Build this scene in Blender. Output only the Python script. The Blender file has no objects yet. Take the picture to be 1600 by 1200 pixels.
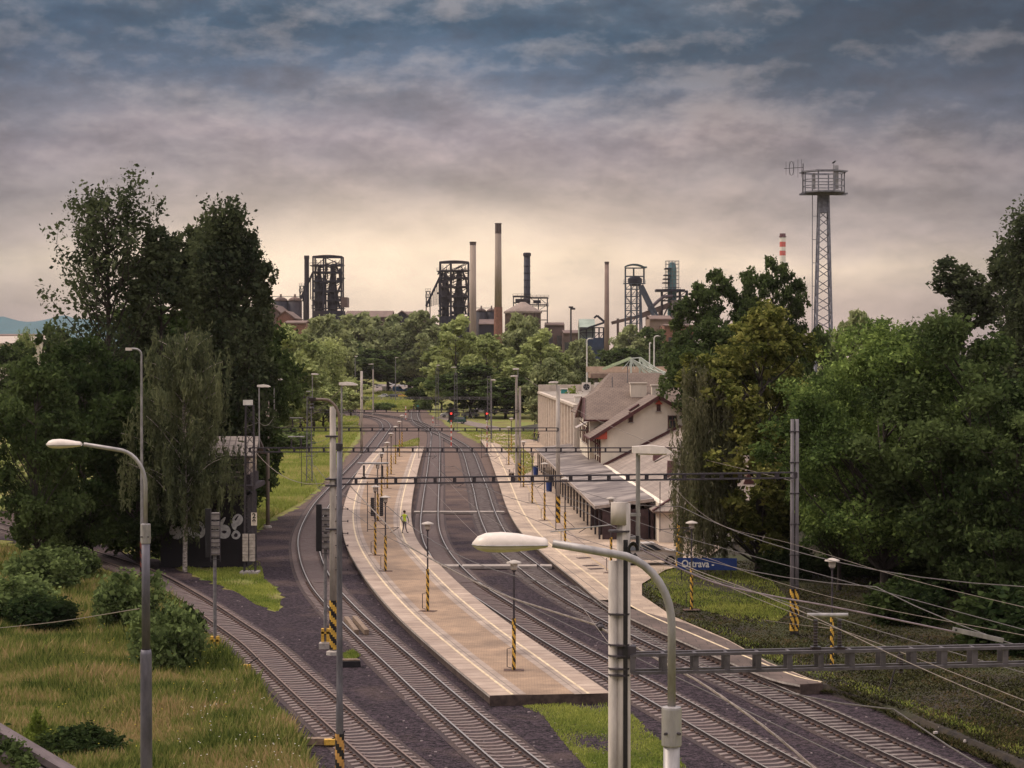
import bpy, math, random
import numpy as np
from mathutils import Vector, Matrix
R = math.radians
rnd = random.Random(7)
nr = np.random.default_rng(11)
SC = bpy.context.scene
COL = SC.collection

# ------------------------------------------------------------------ camera
F, HZ, CH = 3100.0, 555.0, 14.35
PITCH = math.atan((600 - HZ) / F)
cam_d = bpy.data.cameras.new("camera")
cam = bpy.data.objects.new("camera", cam_d)
COL.objects.link(cam)
cam.location = (0, 0, CH)
cam.rotation_euler = (R(90) - PITCH, 0, 0)
cam_d.sensor_width = 36.0
cam_d.lens = 36.0 * F / 1600.0
cam_d.clip_start = 0.5
cam_d.clip_end = 40000
SC.camera = cam
CA, SA = math.cos(PITCH), math.sin(PITCH)

def ray(x, y):
    u, v = (x - 800) / F, (600 - y) / F
    return u, CA + v * SA, -SA + v * CA
def G(x, y, z=0.0):
    "ground point seen at a pixel of the 1600x1200 photograph"
    dx, dy, dz = ray(x, y)
    t = (z - CH) / dz
    return (dx * t, dy * t)
def W(x, y, Y):
    dx, dy, dz = ray(x, y)
    t = Y / dy
    return Vector((dx * t, Y, CH + dz * t))

# ------------------------------------------------------------------ light
SUN_EL, SUN_AZ = R(46), R(-75)
w = bpy.data.worlds.new("World"); SC.world = w
w.use_nodes = True
nt = w.node_tree
for n in list(nt.nodes): nt.nodes.remove(n)
def N(t, **k):
    n = nt.nodes.new(t)
    for a, b in k.items(): setattr(n, a, b)
    return n
def mth(op, a, b=None, c=None, clamp=False):
    n = N('ShaderNodeMath', operation=op); n.use_clamp = clamp
    for i, v in enumerate((a, b, c)):
        if v is None: continue
        if isinstance(v, (int, float)): n.inputs[i].default_value = v
        else: nt.links.new(v, n.inputs[i])
    return n.outputs[0]
def wmix(f, a, b, mode='MIX'):
    n = N('ShaderNodeMix', data_type='RGBA', blend_type=mode)
    for s, v in ((n.inputs[0], f), (n.inputs[6], a), (n.inputs[7], b)):
        if isinstance(v, (int, float)): s.default_value = v
        elif isinstance(v, tuple): s.default_value = (*v, 1)
        else: nt.links.new(v, s)
    return n.outputs[2]
def wramp(fac, stops, interp='LINEAR'):
    n = N('ShaderNodeValToRGB'); cr = n.color_ramp; cr.interpolation = interp
    while len(cr.elements) < len(stops): cr.elements.new(0.5)
    for e, (p, c) in zip(cr.elements, stops):
        e.position = p; e.color = (*c, 1) if isinstance(c, tuple) else (c, c, c, 1)
    nt.links.new(fac, n.inputs[0])
    return n.outputs[0]
sky = N('ShaderNodeTexSky', sky_type='NISHITA')
sky.sun_disc = False; sky.sun_elevation = SUN_EL; sky.sun_rotation = SUN_AZ
sky.air_density = 1.6; sky.dust_density = 3.0
tc = N('ShaderNodeTexCoord')
sep = N('ShaderNodeSeparateXYZ'); nt.links.new(tc.outputs['Generated'], sep.inputs[0])
sx, sy, sz = sep.outputs
def wnoise(scale, detail, rough, off=(0, 0, 0), flat=2.2, dist=0.0):
    cmb = N('ShaderNodeCombineXYZ'); nt.links.new(sx, cmb.inputs[0]); nt.links.new(sy, cmb.inputs[1])
    nt.links.new(mth('MULTIPLY', sz, flat), cmb.inputs[2])
    mp = N('ShaderNodeMapping'); mp.inputs['Location'].default_value = off
    nt.links.new(cmb.outputs[0], mp.inputs[0])
    n = N('ShaderNodeTexNoise'); n.inputs['Scale'].default_value = scale
    n.inputs['Detail'].default_value = detail; n.inputs['Roughness'].default_value = rough
    n.inputs['Distortion'].default_value = dist
    nt.links.new(mp.outputs[0], n.inputs['Vector'])
    return n.outputs[0]
n1 = wnoise(8.5, 9, 0.56, (3.1, 1.2, .4), 2.1)
n1b = wnoise(8.5, 9, 0.56, (3.1 + .004, 1.2, .4 - .026), 2.1)
n2 = wnoise(24, 8, 0.6, (1.7, .2, 5.1), 2.1)
n3 = wnoise(3.6, 3, 0.5, (7.3, 2.2, 1.0), 3.0)
# elevation pushed about by the cloud noise, so the layers break up into lumps
el = mth('ADD', sz, mth('MULTIPLY', mth('SUBTRACT', n1, 0.5), mth('ADD', mth('MULTIPLY', sz, 0.55), 0.022)))
base = wramp(mth('MULTIPLY', el, 4.0), [
    (0.00, (.56, .41, .36)), (0.07, (.62, .46, .39)), (0.13, (.62, .47, .38)), (0.185, (.80, .62, .46)),
    (0.235, (.52, .41, .36)), (0.31, (.37, .31, .305)), (0.41, (.29, .245, .27)), (0.49, (.18, .185, .23)),
    (0.565, (.070, .118, .19)), (0.65, (.016, .068, .130)), (1.0, (.25, .29, .35))])
lo = wramp(n2, [(0.34, .82), (0.5, 1.0), (0.66, 1.15)])
col = wmix(1.0, base, lo, 'MULTIPLY')
big = wramp(n3, [(0.36, .80), (0.62, 1.18)])
col = wmix(1.0, col, big, 'MULTIPLY')
# the lumps are lit from the bright horizon below them: slope of the cloud field towards it
n2b = wnoise(24, 8, 0.6, (1.7 + .002, .2, 5.1 - .009), 2.1)
rel = mth('MULTIPLY', mth('ADD', mth('SUBTRACT', n1, n1b), mth('MULTIPLY', mth('SUBTRACT', n2, n2b), .45)), mth('MULTIPLY', mth('MINIMUM', mth('MULTIPLY', sz, 9.0), 1.0), 7.6))
up_ = mth('MAXIMUM', rel, 0.0, clamp=True); dn_ = mth('MAXIMUM', mth('MULTIPLY', rel, -1.0), 0.0, clamp=True)
col = wmix(mth('MULTIPLY', up_, .60), col, wmix(0.5, (.60, .48, .42), wmix(1.0, col, (1.7, 1.6, 1.55), 'MULTIPLY')))
col = wmix(mth('MULTIPLY', dn_, .62), col, wmix(1.0, col, (.50, .56, .64), 'MULTIPLY'))
# thin bright place low over the works where the sun stands behind the cloud
gd = mth('ADD', mth('POWER', mth('MULTIPLY', mth('ADD', sx, 0.055), 7.0), 2.0), mth('POWER', mth('MULTIPLY', mth('SUBTRACT', sz, 0.043), 34.0), 2.0))
glow = mth('MULTIPLY', mth('POWER', 2.718, mth('MULTIPLY', gd, -1.0)), mth('MULTIPLY', n1, 1.5))
col = wmix(glow, col, (1.6, 1.27, .90))
# sky colour darkened towards left and right, imitating lens fall-off
side = mth('POWER', mth('ABSOLUTE', mth('MULTIPLY', sx, 3.6)), 2.0, clamp=True)
col = wmix(mth('MULTIPLY', side, .74), col, wmix(1.0, col, (.42, .50, .60), 'MULTIPLY'))
# higher up (above the picture) the overcast is bright
hi = mth('MULTIPLY', mth('SUBTRACT', sz, 0.24), 3.0, clamp=True)
ovc = wmix(n3, (1.36, 1.24, 1.28), (2.1, 1.93, 1.92))
col = wmix(hi, col, ovc)
nis = N('ShaderNodeVectorMath', operation='SCALE'); nt.links.new(sky.outputs[0], nis.inputs[0]); nis.inputs['Scale'].default_value = 0.08
col = wmix(0.95, nis.outputs[0], col)
bg = N('ShaderNodeBackground'); bg.inputs['Strength'].default_value = 1.0
nt.links.new(col, bg.inputs['Color'])
wo = N('ShaderNodeOutputWorld'); nt.links.new(bg.outputs[0], wo.inputs[0])

sd = bpy.data.lights.new("sun", 'SUN'); sd.energy = 2.4; sd.angle = R(10); sd.color = (1, .87, .72)
so = bpy.data.objects.new("sun", sd); COL.objects.link(so)
sdir = Vector((math.sin(SUN_AZ) * math.cos(SUN_EL), math.cos(SUN_AZ) * math.cos(SUN_EL), math.sin(SUN_EL)))
so.rotation_euler = sdir.to_track_quat('Z', 'Y').to_euler()
so.location = (0, 0, 300)
SC.view_settings.view_transform = 'Standard'
SC.view_settings.look = 'None'
SC.view_settings.exposure = 0.0
SC.view_settings.gamma = 1.0

# ------------------------------------------------------------------ materials
MATS = {}
def mat(name, col, rough=.8, scale=4.0, amt=.25, col2=None, bump=0.0, metal=0.0, stretch=(1, 1, 1), spec=.3, col3=None, scale3=.3):
    if name in MATS: return MATS[name]
    m = bpy.data.materials.new(name); m.use_nodes = True
    t = m.node_tree; L = t.links
    b = t.nodes['Principled BSDF']
    b.inputs['Roughness'].default_value = rough
    b.inputs['Metallic'].default_value = metal
    b.inputs['Specular IOR Level'].default_value = spec
    g = t.nodes.new('ShaderNodeNewGeometry')
    mp = t.nodes.new('ShaderNodeMapping'); mp.inputs['Scale'].default_value = stretch
    L.new(g.outputs['Position'], mp.inputs[0])
    n = t.nodes.new('ShaderNodeTexNoise'); n.inputs['Scale'].default_value = scale; n.inputs['Detail'].default_value = 6
    n.inputs['Roughness'].default_value = .65
    L.new(mp.outputs[0], n.inputs['Vector'])
    cr = t.nodes.new('ShaderNodeValToRGB')
    c2 = col2 or tuple(c * (1 - amt) for c in col)
    c1 = col if col2 else tuple(min(1, c * (1 + amt * .6)) for c in col)
    cr.color_ramp.elements[0].position = .36; cr.color_ramp.elements[0].color = (*c2, 1)
    cr.color_ramp.elements[1].position = .62; cr.color_ramp.elements[1].color = (*c1, 1)
    L.new(n.outputs[0], cr.inputs[0])
    out = cr.outputs[0]
    if col3:
        n3 = t.nodes.new('ShaderNodeTexNoise'); n3.inputs['Scale'].default_value = scale3; n3.inputs['Detail'].default_value = 5
        L.new(g.outputs['Position'], n3.inputs['Vector'])
        c3 = t.nodes.new('ShaderNodeValToRGB'); c3.color_ramp.elements[0].position = .45; c3.color_ramp.elements[1].position = .6
        L.new(n3.outputs[0], c3.inputs[0])
        mx = t.nodes.new('ShaderNodeMix'); mx.data_type = 'RGBA'
        L.new(c3.outputs[0], mx.inputs[0]); L.new(out, mx.inputs[6]); mx.inputs[7].default_value = (*col3, 1)
        out = mx.outputs[2]
    L.new(out, b.inputs['Base Color'])
    if bump:
        bp = t.nodes.new('ShaderNodeBump'); bp.inputs['Strength'].default_value = bump; bp.inputs['Distance'].default_value = .05
        L.new(n.outputs[0], bp.inputs['Height']); L.new(bp.outputs[0], b.inputs['Normal'])
    MATS[name] = m
    return m

def leafmat(name, c1, c2, scale=.35, trans=.35, c3=None):
    if name in MATS: return MATS[name]
    m = bpy.data.materials.new(name); m.use_nodes = True
    t = m.node_tree; L = t.links
    for n in list(t.nodes): t.nodes.remove(n)
    g = t.nodes.new('ShaderNodeNewGeometry')
    no = t.nodes.new('ShaderNodeTexNoise'); no.inputs['Scale'].default_value = scale; no.inputs['Detail'].default_value = 4
    L.new(g.outputs['Position'], no.inputs['Vector'])
    ad = t.nodes.new('ShaderNodeMath'); ad.operation = 'MULTIPLY_ADD'; ad.inputs[1].default_value = .3; 
    L.new(g.outputs['Random Per Island'], ad.inputs[0]); L.new(no.outputs[0], ad.inputs[2])
    cr = t.nodes.new('ShaderNodeValToRGB'); e = cr.color_ramp.elements
    e[0].position = .45; e[0].color = (*c1, 1); e[1].position = .82; e[1].color = (*c2, 1)
    if c3:
        k = cr.color_ramp.elements.new(.66); k.color = (*c3, 1)
    L.new(ad.outputs[0], cr.inputs[0])
    d = t.nodes.new('ShaderNodeBsdfDiffuse'); tr = t.nodes.new('ShaderNodeBsdfTranslucent')
    L.new(cr.outputs[0], d.inputs[0]); L.new(cr.outputs[0], tr.inputs[0])
    mx = t.nodes.new('ShaderNodeMixShader'); mx.inputs[0].default_value = trans
    L.new(d.outputs[0], mx.inputs[1]); L.new(tr.outputs[0], mx.inputs[2])
    o = t.nodes.new('ShaderNodeOutputMaterial'); L.new(mx.outputs[0], o.inputs[0])
    MATS[name] = m
    return m

def uvmat(name, kind, c1, c2, cm, sx=1, sy=1, rough=.85, mort=.03, off=.5, stain=None):
    "brick / slab pattern on the UV map, in metres"
    if name in MATS: return MATS[name]
    m = bpy.data.materials.new(name); m.use_nodes = True
    t = m.node_tree; L = t.links; b = t.nodes['Principled BSDF']
    b.inputs['Roughness'].default_value = rough; b.inputs['Specular IOR Level'].default_value = .25
    uv = t.nodes.new('ShaderNodeUVMap')
    br = t.nodes.new('ShaderNodeTexBrick')
    br.inputs['Scale'].default_value = 1; br.inputs['Brick Width'].default_value = sx; br.inputs['Row Height'].default_value = sy
    br.inputs['Mortar Size'].default_value = mort; br.offset = off; br.inputs['Bias'].default_value = 0
    br.inputs['Color1'].default_value = (*c1, 1); br.inputs['Color2'].default_value = (*c2, 1); br.inputs['Mortar'].default_value = (*cm, 1)
    L.new(uv.outputs[0], br.inputs['Vector'])
    g = t.nodes.new('ShaderNodeNewGeometry')
    n = t.nodes.new('ShaderNodeTexNoise'); n.inputs['Scale'].default_value = .45; n.inputs['Detail'].default_value = 7; n.inputs['Roughness'].default_value = .7
    L.new(g.outputs['Position'], n.inputs['Vector'])
    r = t.nodes.new('ShaderNodeValToRGB'); r.color_ramp.elements[0].position = .35; r.color_ramp.elements[0].color = (*(stain or (.62, .6, .6)), 1)
    r.color_ramp.elements[1].position = .60; r.color_ramp.elements[1].color = (1.08, 1.08, 1.08, 1); k3 = r.color_ramp.elements.new(.70); k3.color = (1.38, 1.36, 1.33, 1)
    L.new(n.outputs[0], r.inputs[0])
    mx = t.nodes.new('ShaderNodeMix'); mx.data_type = 'RGBA'; mx.blend_type = 'MULTIPLY'; mx.inputs[0].default_value = 1
    L.new(br.outputs[0], mx.inputs[6]); L.new(r.outputs[0], mx.inputs[7])
    L.new(mx.outputs[2], b.inputs['Base Color'])
    rr = t.nodes.new('ShaderNodeMapRange'); rr.inputs[3].default_value = rough - .3; rr.inputs[4].default_value = rough + .1
    L.new(n.outputs[0], rr.inputs[0]); L.new(rr.outputs[0], b.inputs['Roughness'])
    MATS[name] = m
    return m

def glow_mat(name, col, s):
    if name in MATS: return MATS[name]
    m = bpy.data.materials.new(name); m.use_nodes = True
    b = m.node_tree.nodes['Principled BSDF']
    b.inputs['Base Color'].default_value = (*col, 1); b.inputs['Emission Color'].default_value = (*col, 1)
    b.inputs['Emission Strength'].default_value = s
    MATS[name] = m; return m

concrete = mat('concrete', (.36, .31, .275), .85, 3, .3, bump=.15)
concrete_post = mat('post_concrete', (.37, .315, .27), .8, 2.2, .3, stretch=(1, 1, .25))
galv = mat('galvanised_steel', (.30, .275, .265), .5, 5, .3, metal=.35, stretch=(1, 1, .3))
galv_dark = mat('dark_galvanised', (.105, .095, .11), .55, 4, .35, metal=.2, stretch=(1, 1, .3))
lampwhite = mat('lamp_shell', (.62, .53, .46), .4, 6, .12)
lampglass = mat('lamp_glass', (.50, .43, .37), .35, 6, .12)
dsteel = mat('dark_steel', (.050, .040, .045), .6, 5, .4)
gsteel = mat('grey_steel', (.16, .145, .145), .55, 5, .35)
msteel = mat('mast_steel', (.21, .20, .22), .55, 3, .3)
rust = mat('rusty_steel', (.10, .055, .04), .75, 6, .4)
yellow = mat('yellow_paint', (.62, .36, .06), .5, 9, .3)
black = mat('black_paint', (.018, .015, .017), .5, 9, .3)
whitep = mat('white_paint', (.70, .64, .57), .6, 5, .15)
redp = mat('red_paint', (.50, .07, .05), .5, 6, .2)
bluep = mat('blue_paint', (.02, .045, .17), .4, 6, .2)
greenp = mat('teal_paint', (.04, .22, .20), .5, 6, .2)
glassd = mat('dark_glass', (.02, .022, .026), .12, 3, .2, spec=.6)
insul = mat('insulator_brown', (.03, .02, .02), .3, 9, .3)
wirem = mat('wire_metal', (.10, .085, .08), .5, 5, .3)
wirel = mat('wire_light', (.19, .15, .125), .5, 8, .3)
timber = mat('timber', (.20, .14, .10), .85, 6, .35, stretch=(1, 1, 1), bump=.2)
bark = mat('bark', (.055, .042, .036), .95, 5, .4, stretch=(1, 1, .3), bump=.4)
barkb = mat('birch_bark', (.50, .42, .36), .85, 3.5, .6, col2=(.08, .065, .06), stretch=(1, 1, 2))
skinm = mat('skin', (.42, .23, .16), .6, 6, .1)

# ------------------------------------------------------------------ mesh builder
class MB:
    def __init__(s): s.v = []; s.f = []; s.m = []; s.uv = None
    def add(s, vs, fs, mi=0):
        o = len(s.v); s.v += [tuple(p) for p in vs]
        s.f += [tuple(i + o for i in f) for f in fs]; s.m += [mi] * len(fs)
        return s
    def box(s, c, d, mi=0, rz=0, taper=1.0):
        hx, hy, hz = d[0] / 2, d[1] / 2, d[2] / 2
        vs = []
        for z in (-1, 1):
            k = taper if z > 0 else 1
            for x, y in ((-1, -1), (1, -1), (1, 1), (-1, 1)):
                X, Y = x * hx * k, y * hy * k
                vs.append((c[0] + X * math.cos(rz) - Y * math.sin(rz), c[1] + X * math.sin(rz) + Y * math.cos(rz), c[2] + z * hz))
        return s.add(vs, [(3, 2, 1, 0), (4, 5, 6, 7), (0, 1, 5, 4), (1, 2, 6, 5), (2, 3, 7, 6), (3, 0, 4, 7)], mi)
    def b3(s, x0, x1, y0, y1, z0, z1, mi=0):
        return s.box(((x0 + x1) / 2, (y0 + y1) / 2, (z0 + z1) / 2), (x1 - x0, y1 - y0, z1 - z0), mi)
    def bar(s, p, q, w, h=None, mi=0):
        p, q = Vector(p), Vector(q); d = q - p
        if d.length < 1e-6: return s
        d.normalize(); up = Vector((0, 0, 1)) if abs(d.z) < .95 else Vector((0, 1, 0))
        a = d.cross(up).normalized(); b = a.cross(d).normalized()
        h = h or w; a *= w / 2; b *= h / 2
        vs = [p - a - b, p + a - b, p + a + b, p - a + b, q - a - b, q + a - b, q + a + b, q - a + b]
        return s.add(vs, [(0, 1, 2, 3), (7, 6, 5, 4), (0, 4, 5, 1), (1, 5, 6, 2), (2, 6, 7, 3), (3, 7, 4, 0)], mi)
    def tube(s, pts, r, n=8, mi=0, cap=True):
        pts = [Vector(p) for p in pts]
        rs = r if isinstance(r, (list, tuple)) else [r] * len(pts)
        rings = []
        ref = None
        for i, p in enumerate(pts):
            d = (pts[min(i + 1, len(pts) - 1)] - pts[max(i - 1, 0)])
            if d.length < 1e-9: d = Vector((0, 0, 1))
            d.normalize()
            if ref is None: ref = Vector((1, 0, 0)) if abs(d.x) < .9 else Vector((0, 1, 0))
            a = (ref - d * ref.dot(d)).normalized(); b = d.cross(a); ref = a
            rings.append([p + (a * math.cos(2 * math.pi * k / n) + b * math.sin(2 * math.pi * k / n)) * rs[i] for k in range(n)])
        vs = [p for rg in rings for p in rg]; fs = []
        for i in range(len(pts) - 1):
            for k in range(n):
                k2 = (k + 1) % n
                fs.append((i * n + k, i * n + k2, (i + 1) * n + k2, (i + 1) * n + k))
        if cap:
            fs.append(tuple(reversed(range(n)))); fs.append(tuple((len(pts) - 1) * n + k for k in range(n)))
        return s.add(vs, fs, mi)
    def lathe(s, c, prof, n=12, mi=0):
        vs = []; fs = []
        for r, z in prof:
            for k in range(n):
                a = 2 * math.pi * k / n
                vs.append((c[0] + r * math.cos(a), c[1] + r * math.sin(a), c[2] + z))
        for i in range(len(prof) - 1):
            for k in range(n):
                k2 = (k + 1) % n
                fs.append((i * n + k, i * n + k2, (i + 1) * n + k2, (i + 1) * n + k))
        fs.append(tuple(reversed(range(n)))); fs.append(tuple((len(prof) - 1) * n + k for k in range(n)))
        return s.add(vs, fs, mi)
    def poly(s, pts, mi=0): return s.add(pts, [tuple(range(len(pts)))], mi)
    def slab(s, pts, off, mi=0):
        "a flat outline given thickness by the vector off"
        n = len(pts); o = Vector(off); P = [Vector(p) for p in pts]
        return s.add(P + [p + o for p in P], [tuple(reversed(range(n))), tuple(range(n, 2 * n))] + [(i, (i + 1) % n, n + (i + 1) % n, n + i) for i in range(n)], mi)
    def build(s, name, m, parent=None, smooth=False, loc=None, kind=None):
        me = bpy.data.meshes.new(name)
        me.from_pydata(s.v, [], s.f)
        for x in (m if isinstance(m, (list, tuple)) else [m]): me.materials.append(x)
        if any(s.m): me.polygons.foreach_set('material_index', s.m)
        if s.uv is not None:
            ul = me.uv_layers.new(name='UVMap')
            for li, l in enumerate(me.loops): ul.data[li].uv = s.uv[l.vertex_index]
        if smooth: me.polygons.foreach_set('use_smooth', [True] * len(me.polygons))
        me.update()
        o = bpy.data.objects.new(name, me); COL.objects.link(o)
        if parent: o.parent = parent
        if loc is not None: o.location = loc
        if kind: o['kind'] = kind
        return o

def npmesh(name, V, Fc, m, parent=None, kind=None):
    "V (n,3), Fc (k,q) arrays"
    me = bpy.data.meshes.new(name)
    me.vertices.add(len(V)); me.vertices.foreach_set('co', np.asarray(V, np.float32).ravel())
    q = Fc.shape[1]
    me.loops.add(Fc.size); me.loops.foreach_set('vertex_index', Fc.astype(np.int32).ravel())
    me.polygons.add(len(Fc)); me.polygons.foreach_set('loop_start', np.arange(0, Fc.size, q, dtype=np.int32))
    me.update(calc_edges=True)
    me.materials.append(m)
    o = bpy.data.objects.new(name, me); COL.objects.link(o)
    if parent: o.parent = parent
    if kind: o['kind'] = kind
    return o

def thing(name, label, cat, loc=(0, 0, 0), rz=0.0, group=None):
    o = bpy.data.objects.new(name, None); COL.objects.link(o)
    o.empty_display_size = .3
    o.location = loc; o.rotation_euler = (0, 0, rz)
    o['label'] = label; o['category'] = cat
    if group: o['group'] = group
    return o
def tag(o, label, cat, group=None):
    o['label'] = label; o['category'] = cat
    if group: o['group'] = group
    return o
KIDS = {}
def kids(o): return [c for c in o.children]
def dup(root, loc, rz=0.0, label=None, scale=None, group=None):
    r = root.copy(); COL.objects.link(r); r.location = loc; r.rotation_euler = (0, 0, rz)
    if scale: r.scale = scale
    if label: r['label'] = label
    if group: r['group'] = group
    for ch in KIDS.get(root.name) or kids(root):
        c = ch.copy(); COL.objects.link(c); c.parent = r
        for g in kids(ch):
            d = g.copy(); COL.objects.link(d); d.parent = c
    return r

def smooth_line(P, step):
    "Catmull-Rom through points, resampled"
    P = [np.array(p, float) for p in P]
    P = [2 * P[0] - P[1]] + P + [2 * P[-1] - P[-2]]
    out = []
    for i in range(1, len(P) - 2):
        a, b, c, d = P[i - 1:i + 3]
        for t in np.linspace(0, 1, 14, endpoint=False):
            out.append(.5 * ((2 * b) + (-a + c) * t + (2 * a - 5 * b + 4 * c - d) * t * t + (-a + 3 * b - 3 * c + d) * t ** 3))
    out.append(P[-2]); out = np.array(out)
    for _ in range(6): out[1:-1] = (out[:-2] + 2 * out[1:-1] + out[2:]) / 4
    s = np.r_[0, np.cumsum(np.linalg.norm(np.diff(out, axis=0), axis=1))]
    n = max(2, int(s[-1] / step)); q = np.linspace(0, s[-1], n + 1)
    return np.stack([np.interp(q, s, out[:, k]) for k in range(out.shape[1])], 1)
def gl(pix, z=0.0): return [G(x, y, z) for x, y in pix]
def normals(L):
    t = np.gradient(L, axis=0); t /= np.linalg.norm(t, axis=1)[:, None]
    return np.stack([-t[:, 1], t[:, 0]], 1), t
def rough_poly(pix, z, amp=.35, step=1.2, pxspace=True):
    "closed outline in pixels -> ragged ground outline"
    P = [np.array(G(x, y, 0) if pxspace else (x, y)) for x, y in pix]
    out = []
    for i in range(len(P)):
        a, b = P[i], P[(i + 1) % len(P)]
        L = np.linalg.norm(b - a); n = max(1, min(60, int(L / step)))
        nn = np.array([-(b - a)[1], (b - a)[0]]) / max(L, 1e-6)
        for k in range(n):
            out.append(a + (b - a) * k / n + nn * nr.normal(0, amp * .5) * (k > 0))
    return [(p[0], p[1], z) for p in out]
# ------------------------------------------------------------------ ground
def groundmat():
    m = bpy.data.materials.new('ground'); m.use_nodes = True; t = m.node_tree; L = t.links; b = t.nodes['Principled BSDF']
    b.inputs['Roughness'].default_value = .95; b.inputs['Specular IOR Level'].default_value = .1
    g = t.nodes.new('ShaderNodeNewGeometry')
    def no(s, d=6):
        n = t.nodes.new('ShaderNodeTexNoise'); n.inputs['Scale'].default_value = s; n.inputs['Detail'].default_value = d; n.inputs['Roughness'].default_value = .7
        L.new(g.outputs['Position'], n.inputs['Vector']); return n.outputs[0]
    r = t.nodes.new('ShaderNodeValToRGB'); L.new(no(.16), r.inputs[0])
    e = r.color_ramp.elements; e[0].position = .36; e[0].color = (.14, .105, .05, 1); e[1].position = .66; e[1].color = (.135, .19, .04, 1)
    k = r.color_ramp.elements.new(.5); k.color = (.20, .19, .055, 1)
    r2 = t.nodes.new('ShaderNodeValToRGB'); L.new(no(3.5), r2.inputs[0]); e = r2.color_ramp.elements
    e[0].position = .35; e[0].color = (.6, .6, .6, 1); e[1].position = .65; e[1].color = (1.15, 1.15, 1.15, 1)
    mx = t.nodes.new('ShaderNodeMix'); mx.data_type = 'RGBA'; mx.blend_type = 'MULTIPLY'; mx.inputs[0].default_value = 1
    L.new(r.outputs[0], mx.inputs[6]); L.new(r2.outputs[0], mx.inputs[7]); L.new(mx.outputs[2], b.inputs['Base Color'])
    return m
def ballastmat():
    m = bpy.data.materials.new('ballast'); m.use_nodes = True; t = m.node_tree; L = t.links; b = t.nodes['Principled BSDF']
    b.inputs['Roughness'].default_value = .9; b.inputs['Specular IOR Level'].default_value = .15
    g = t.nodes.new('ShaderNodeNewGeometry')
    v = t.nodes.new('ShaderNodeTexVoronoi'); v.inputs['Scale'].default_value = 9; L.new(g.outputs['Position'], v.inputs['Vector'])
    r = t.nodes.new('ShaderNodeValToRGB'); e = r.color_ramp.elements; e[0].position = .1; e[0].color = (.009, .006, .008, 1); e[1].position = .9; e[1].color = (.058, .039, .048, 1)
    sp = t.nodes.new('ShaderNodeSeparateColor'); L.new(v.outputs['Color'], sp.inputs[0]); L.new(sp.outputs[0], r.inputs[0])
    n = t.nodes.new('ShaderNodeTexNoise'); n.inputs['Scale'].default_value = .22; n.inputs['Detail'].default_value = 7; L.new(g.outputs['Position'], n.inputs['Vector'])
    # older rust-brown stone lies further down the line
    sx = t.nodes.new('ShaderNodeSeparateXYZ'); L.new(g.outputs['Position'], sx.inputs[0])
    mr = t.nodes.new('ShaderNodeMapRange'); mr.inputs[1].default_value = 110; mr.inputs[2].default_value = 250; L.new(sx.outputs[1], mr.inputs[0])
    ad = t.nodes.new('ShaderNodeMath'); ad.operation = 'MULTIPLY_ADD'; ad.inputs[1].default_value = .55; L.new(mr.outputs[0], ad.inputs[0]); L.new(n.outputs[0], ad.inputs[2])
    r2 = t.nodes.new('ShaderNodeValToRGB'); e = r2.color_ramp.elements; e[0].position = .58; e[0].color = (0, 0, 0, 1); e[1].position = 1.0; e[1].color = (1, 1, 1, 1); L.new(ad.outputs[0], r2.inputs[0])
    mx = t.nodes.new('ShaderNodeMix'); mx.data_type = 'RGBA'; L.new(r2.outputs[0], mx.inputs[0]); L.new(r.outputs[0], mx.inputs[6]); mx.inputs[7].default_value = (.13, .088, .072, 1)
    L.new(mx.outputs[2], b.inputs['Base Color'])
    bp = t.nodes.new('ShaderNodeBump'); bp.inputs['Strength'].default_value = 1.0; bp.inputs['Distance'].default_value = .08; L.new(v.outputs['Distance'], bp.inputs['Height']); L.new(bp.outputs[0], b.inputs['Normal'])
    return m
groundm = groundmat(); ballm = ballastmat()
gb = MB(); gb.add([(-9000, -40, 0), (9000, -40, 0), (9000, 14000, 0), (-9000, 14000, 0)], [(0, 1, 2, 3)])
gb.build('ground', groundm, kind='structure', loc=(0, 0, -.06))

bed = [(500, 1235), (470, 1165), (440, 1120), (395, 1055), (345, 1015), (318, 965), (290, 940), (230, 905), (150, 885), (60, 855), (-80, 825),
       (-80, 792), (30, 800), (110, 833), (190, 862), (250, 875), (300, 897), (370, 925), (430, 955), (447, 932), (405, 905), (387, 885), (390, 860), (400, 835),
       (420, 815), (460, 797), (500, 765), (525, 735), (545, 710), (560, 690), (570, 676), (564, 666), (540, 655), (470, 648), (380, 644),
       (380, 634), (500, 636), (600, 641), (630, 644), (646, 636), (662, 636), (672, 648), (690, 658), (705, 670), (740, 688), (765, 700), (800, 760), (830, 800), (900, 880), (1000, 950),
       (1150, 1020), (1260, 1068), (1310, 1076), (1380, 1105), (1450, 1140), (1540, 1180), (1660, 1235)]
MB().poly(rough_poly(bed, 0, .5, 1.0)).build('ballast', ballm, kind='structure', loc=(0, 0, -.03))

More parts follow.
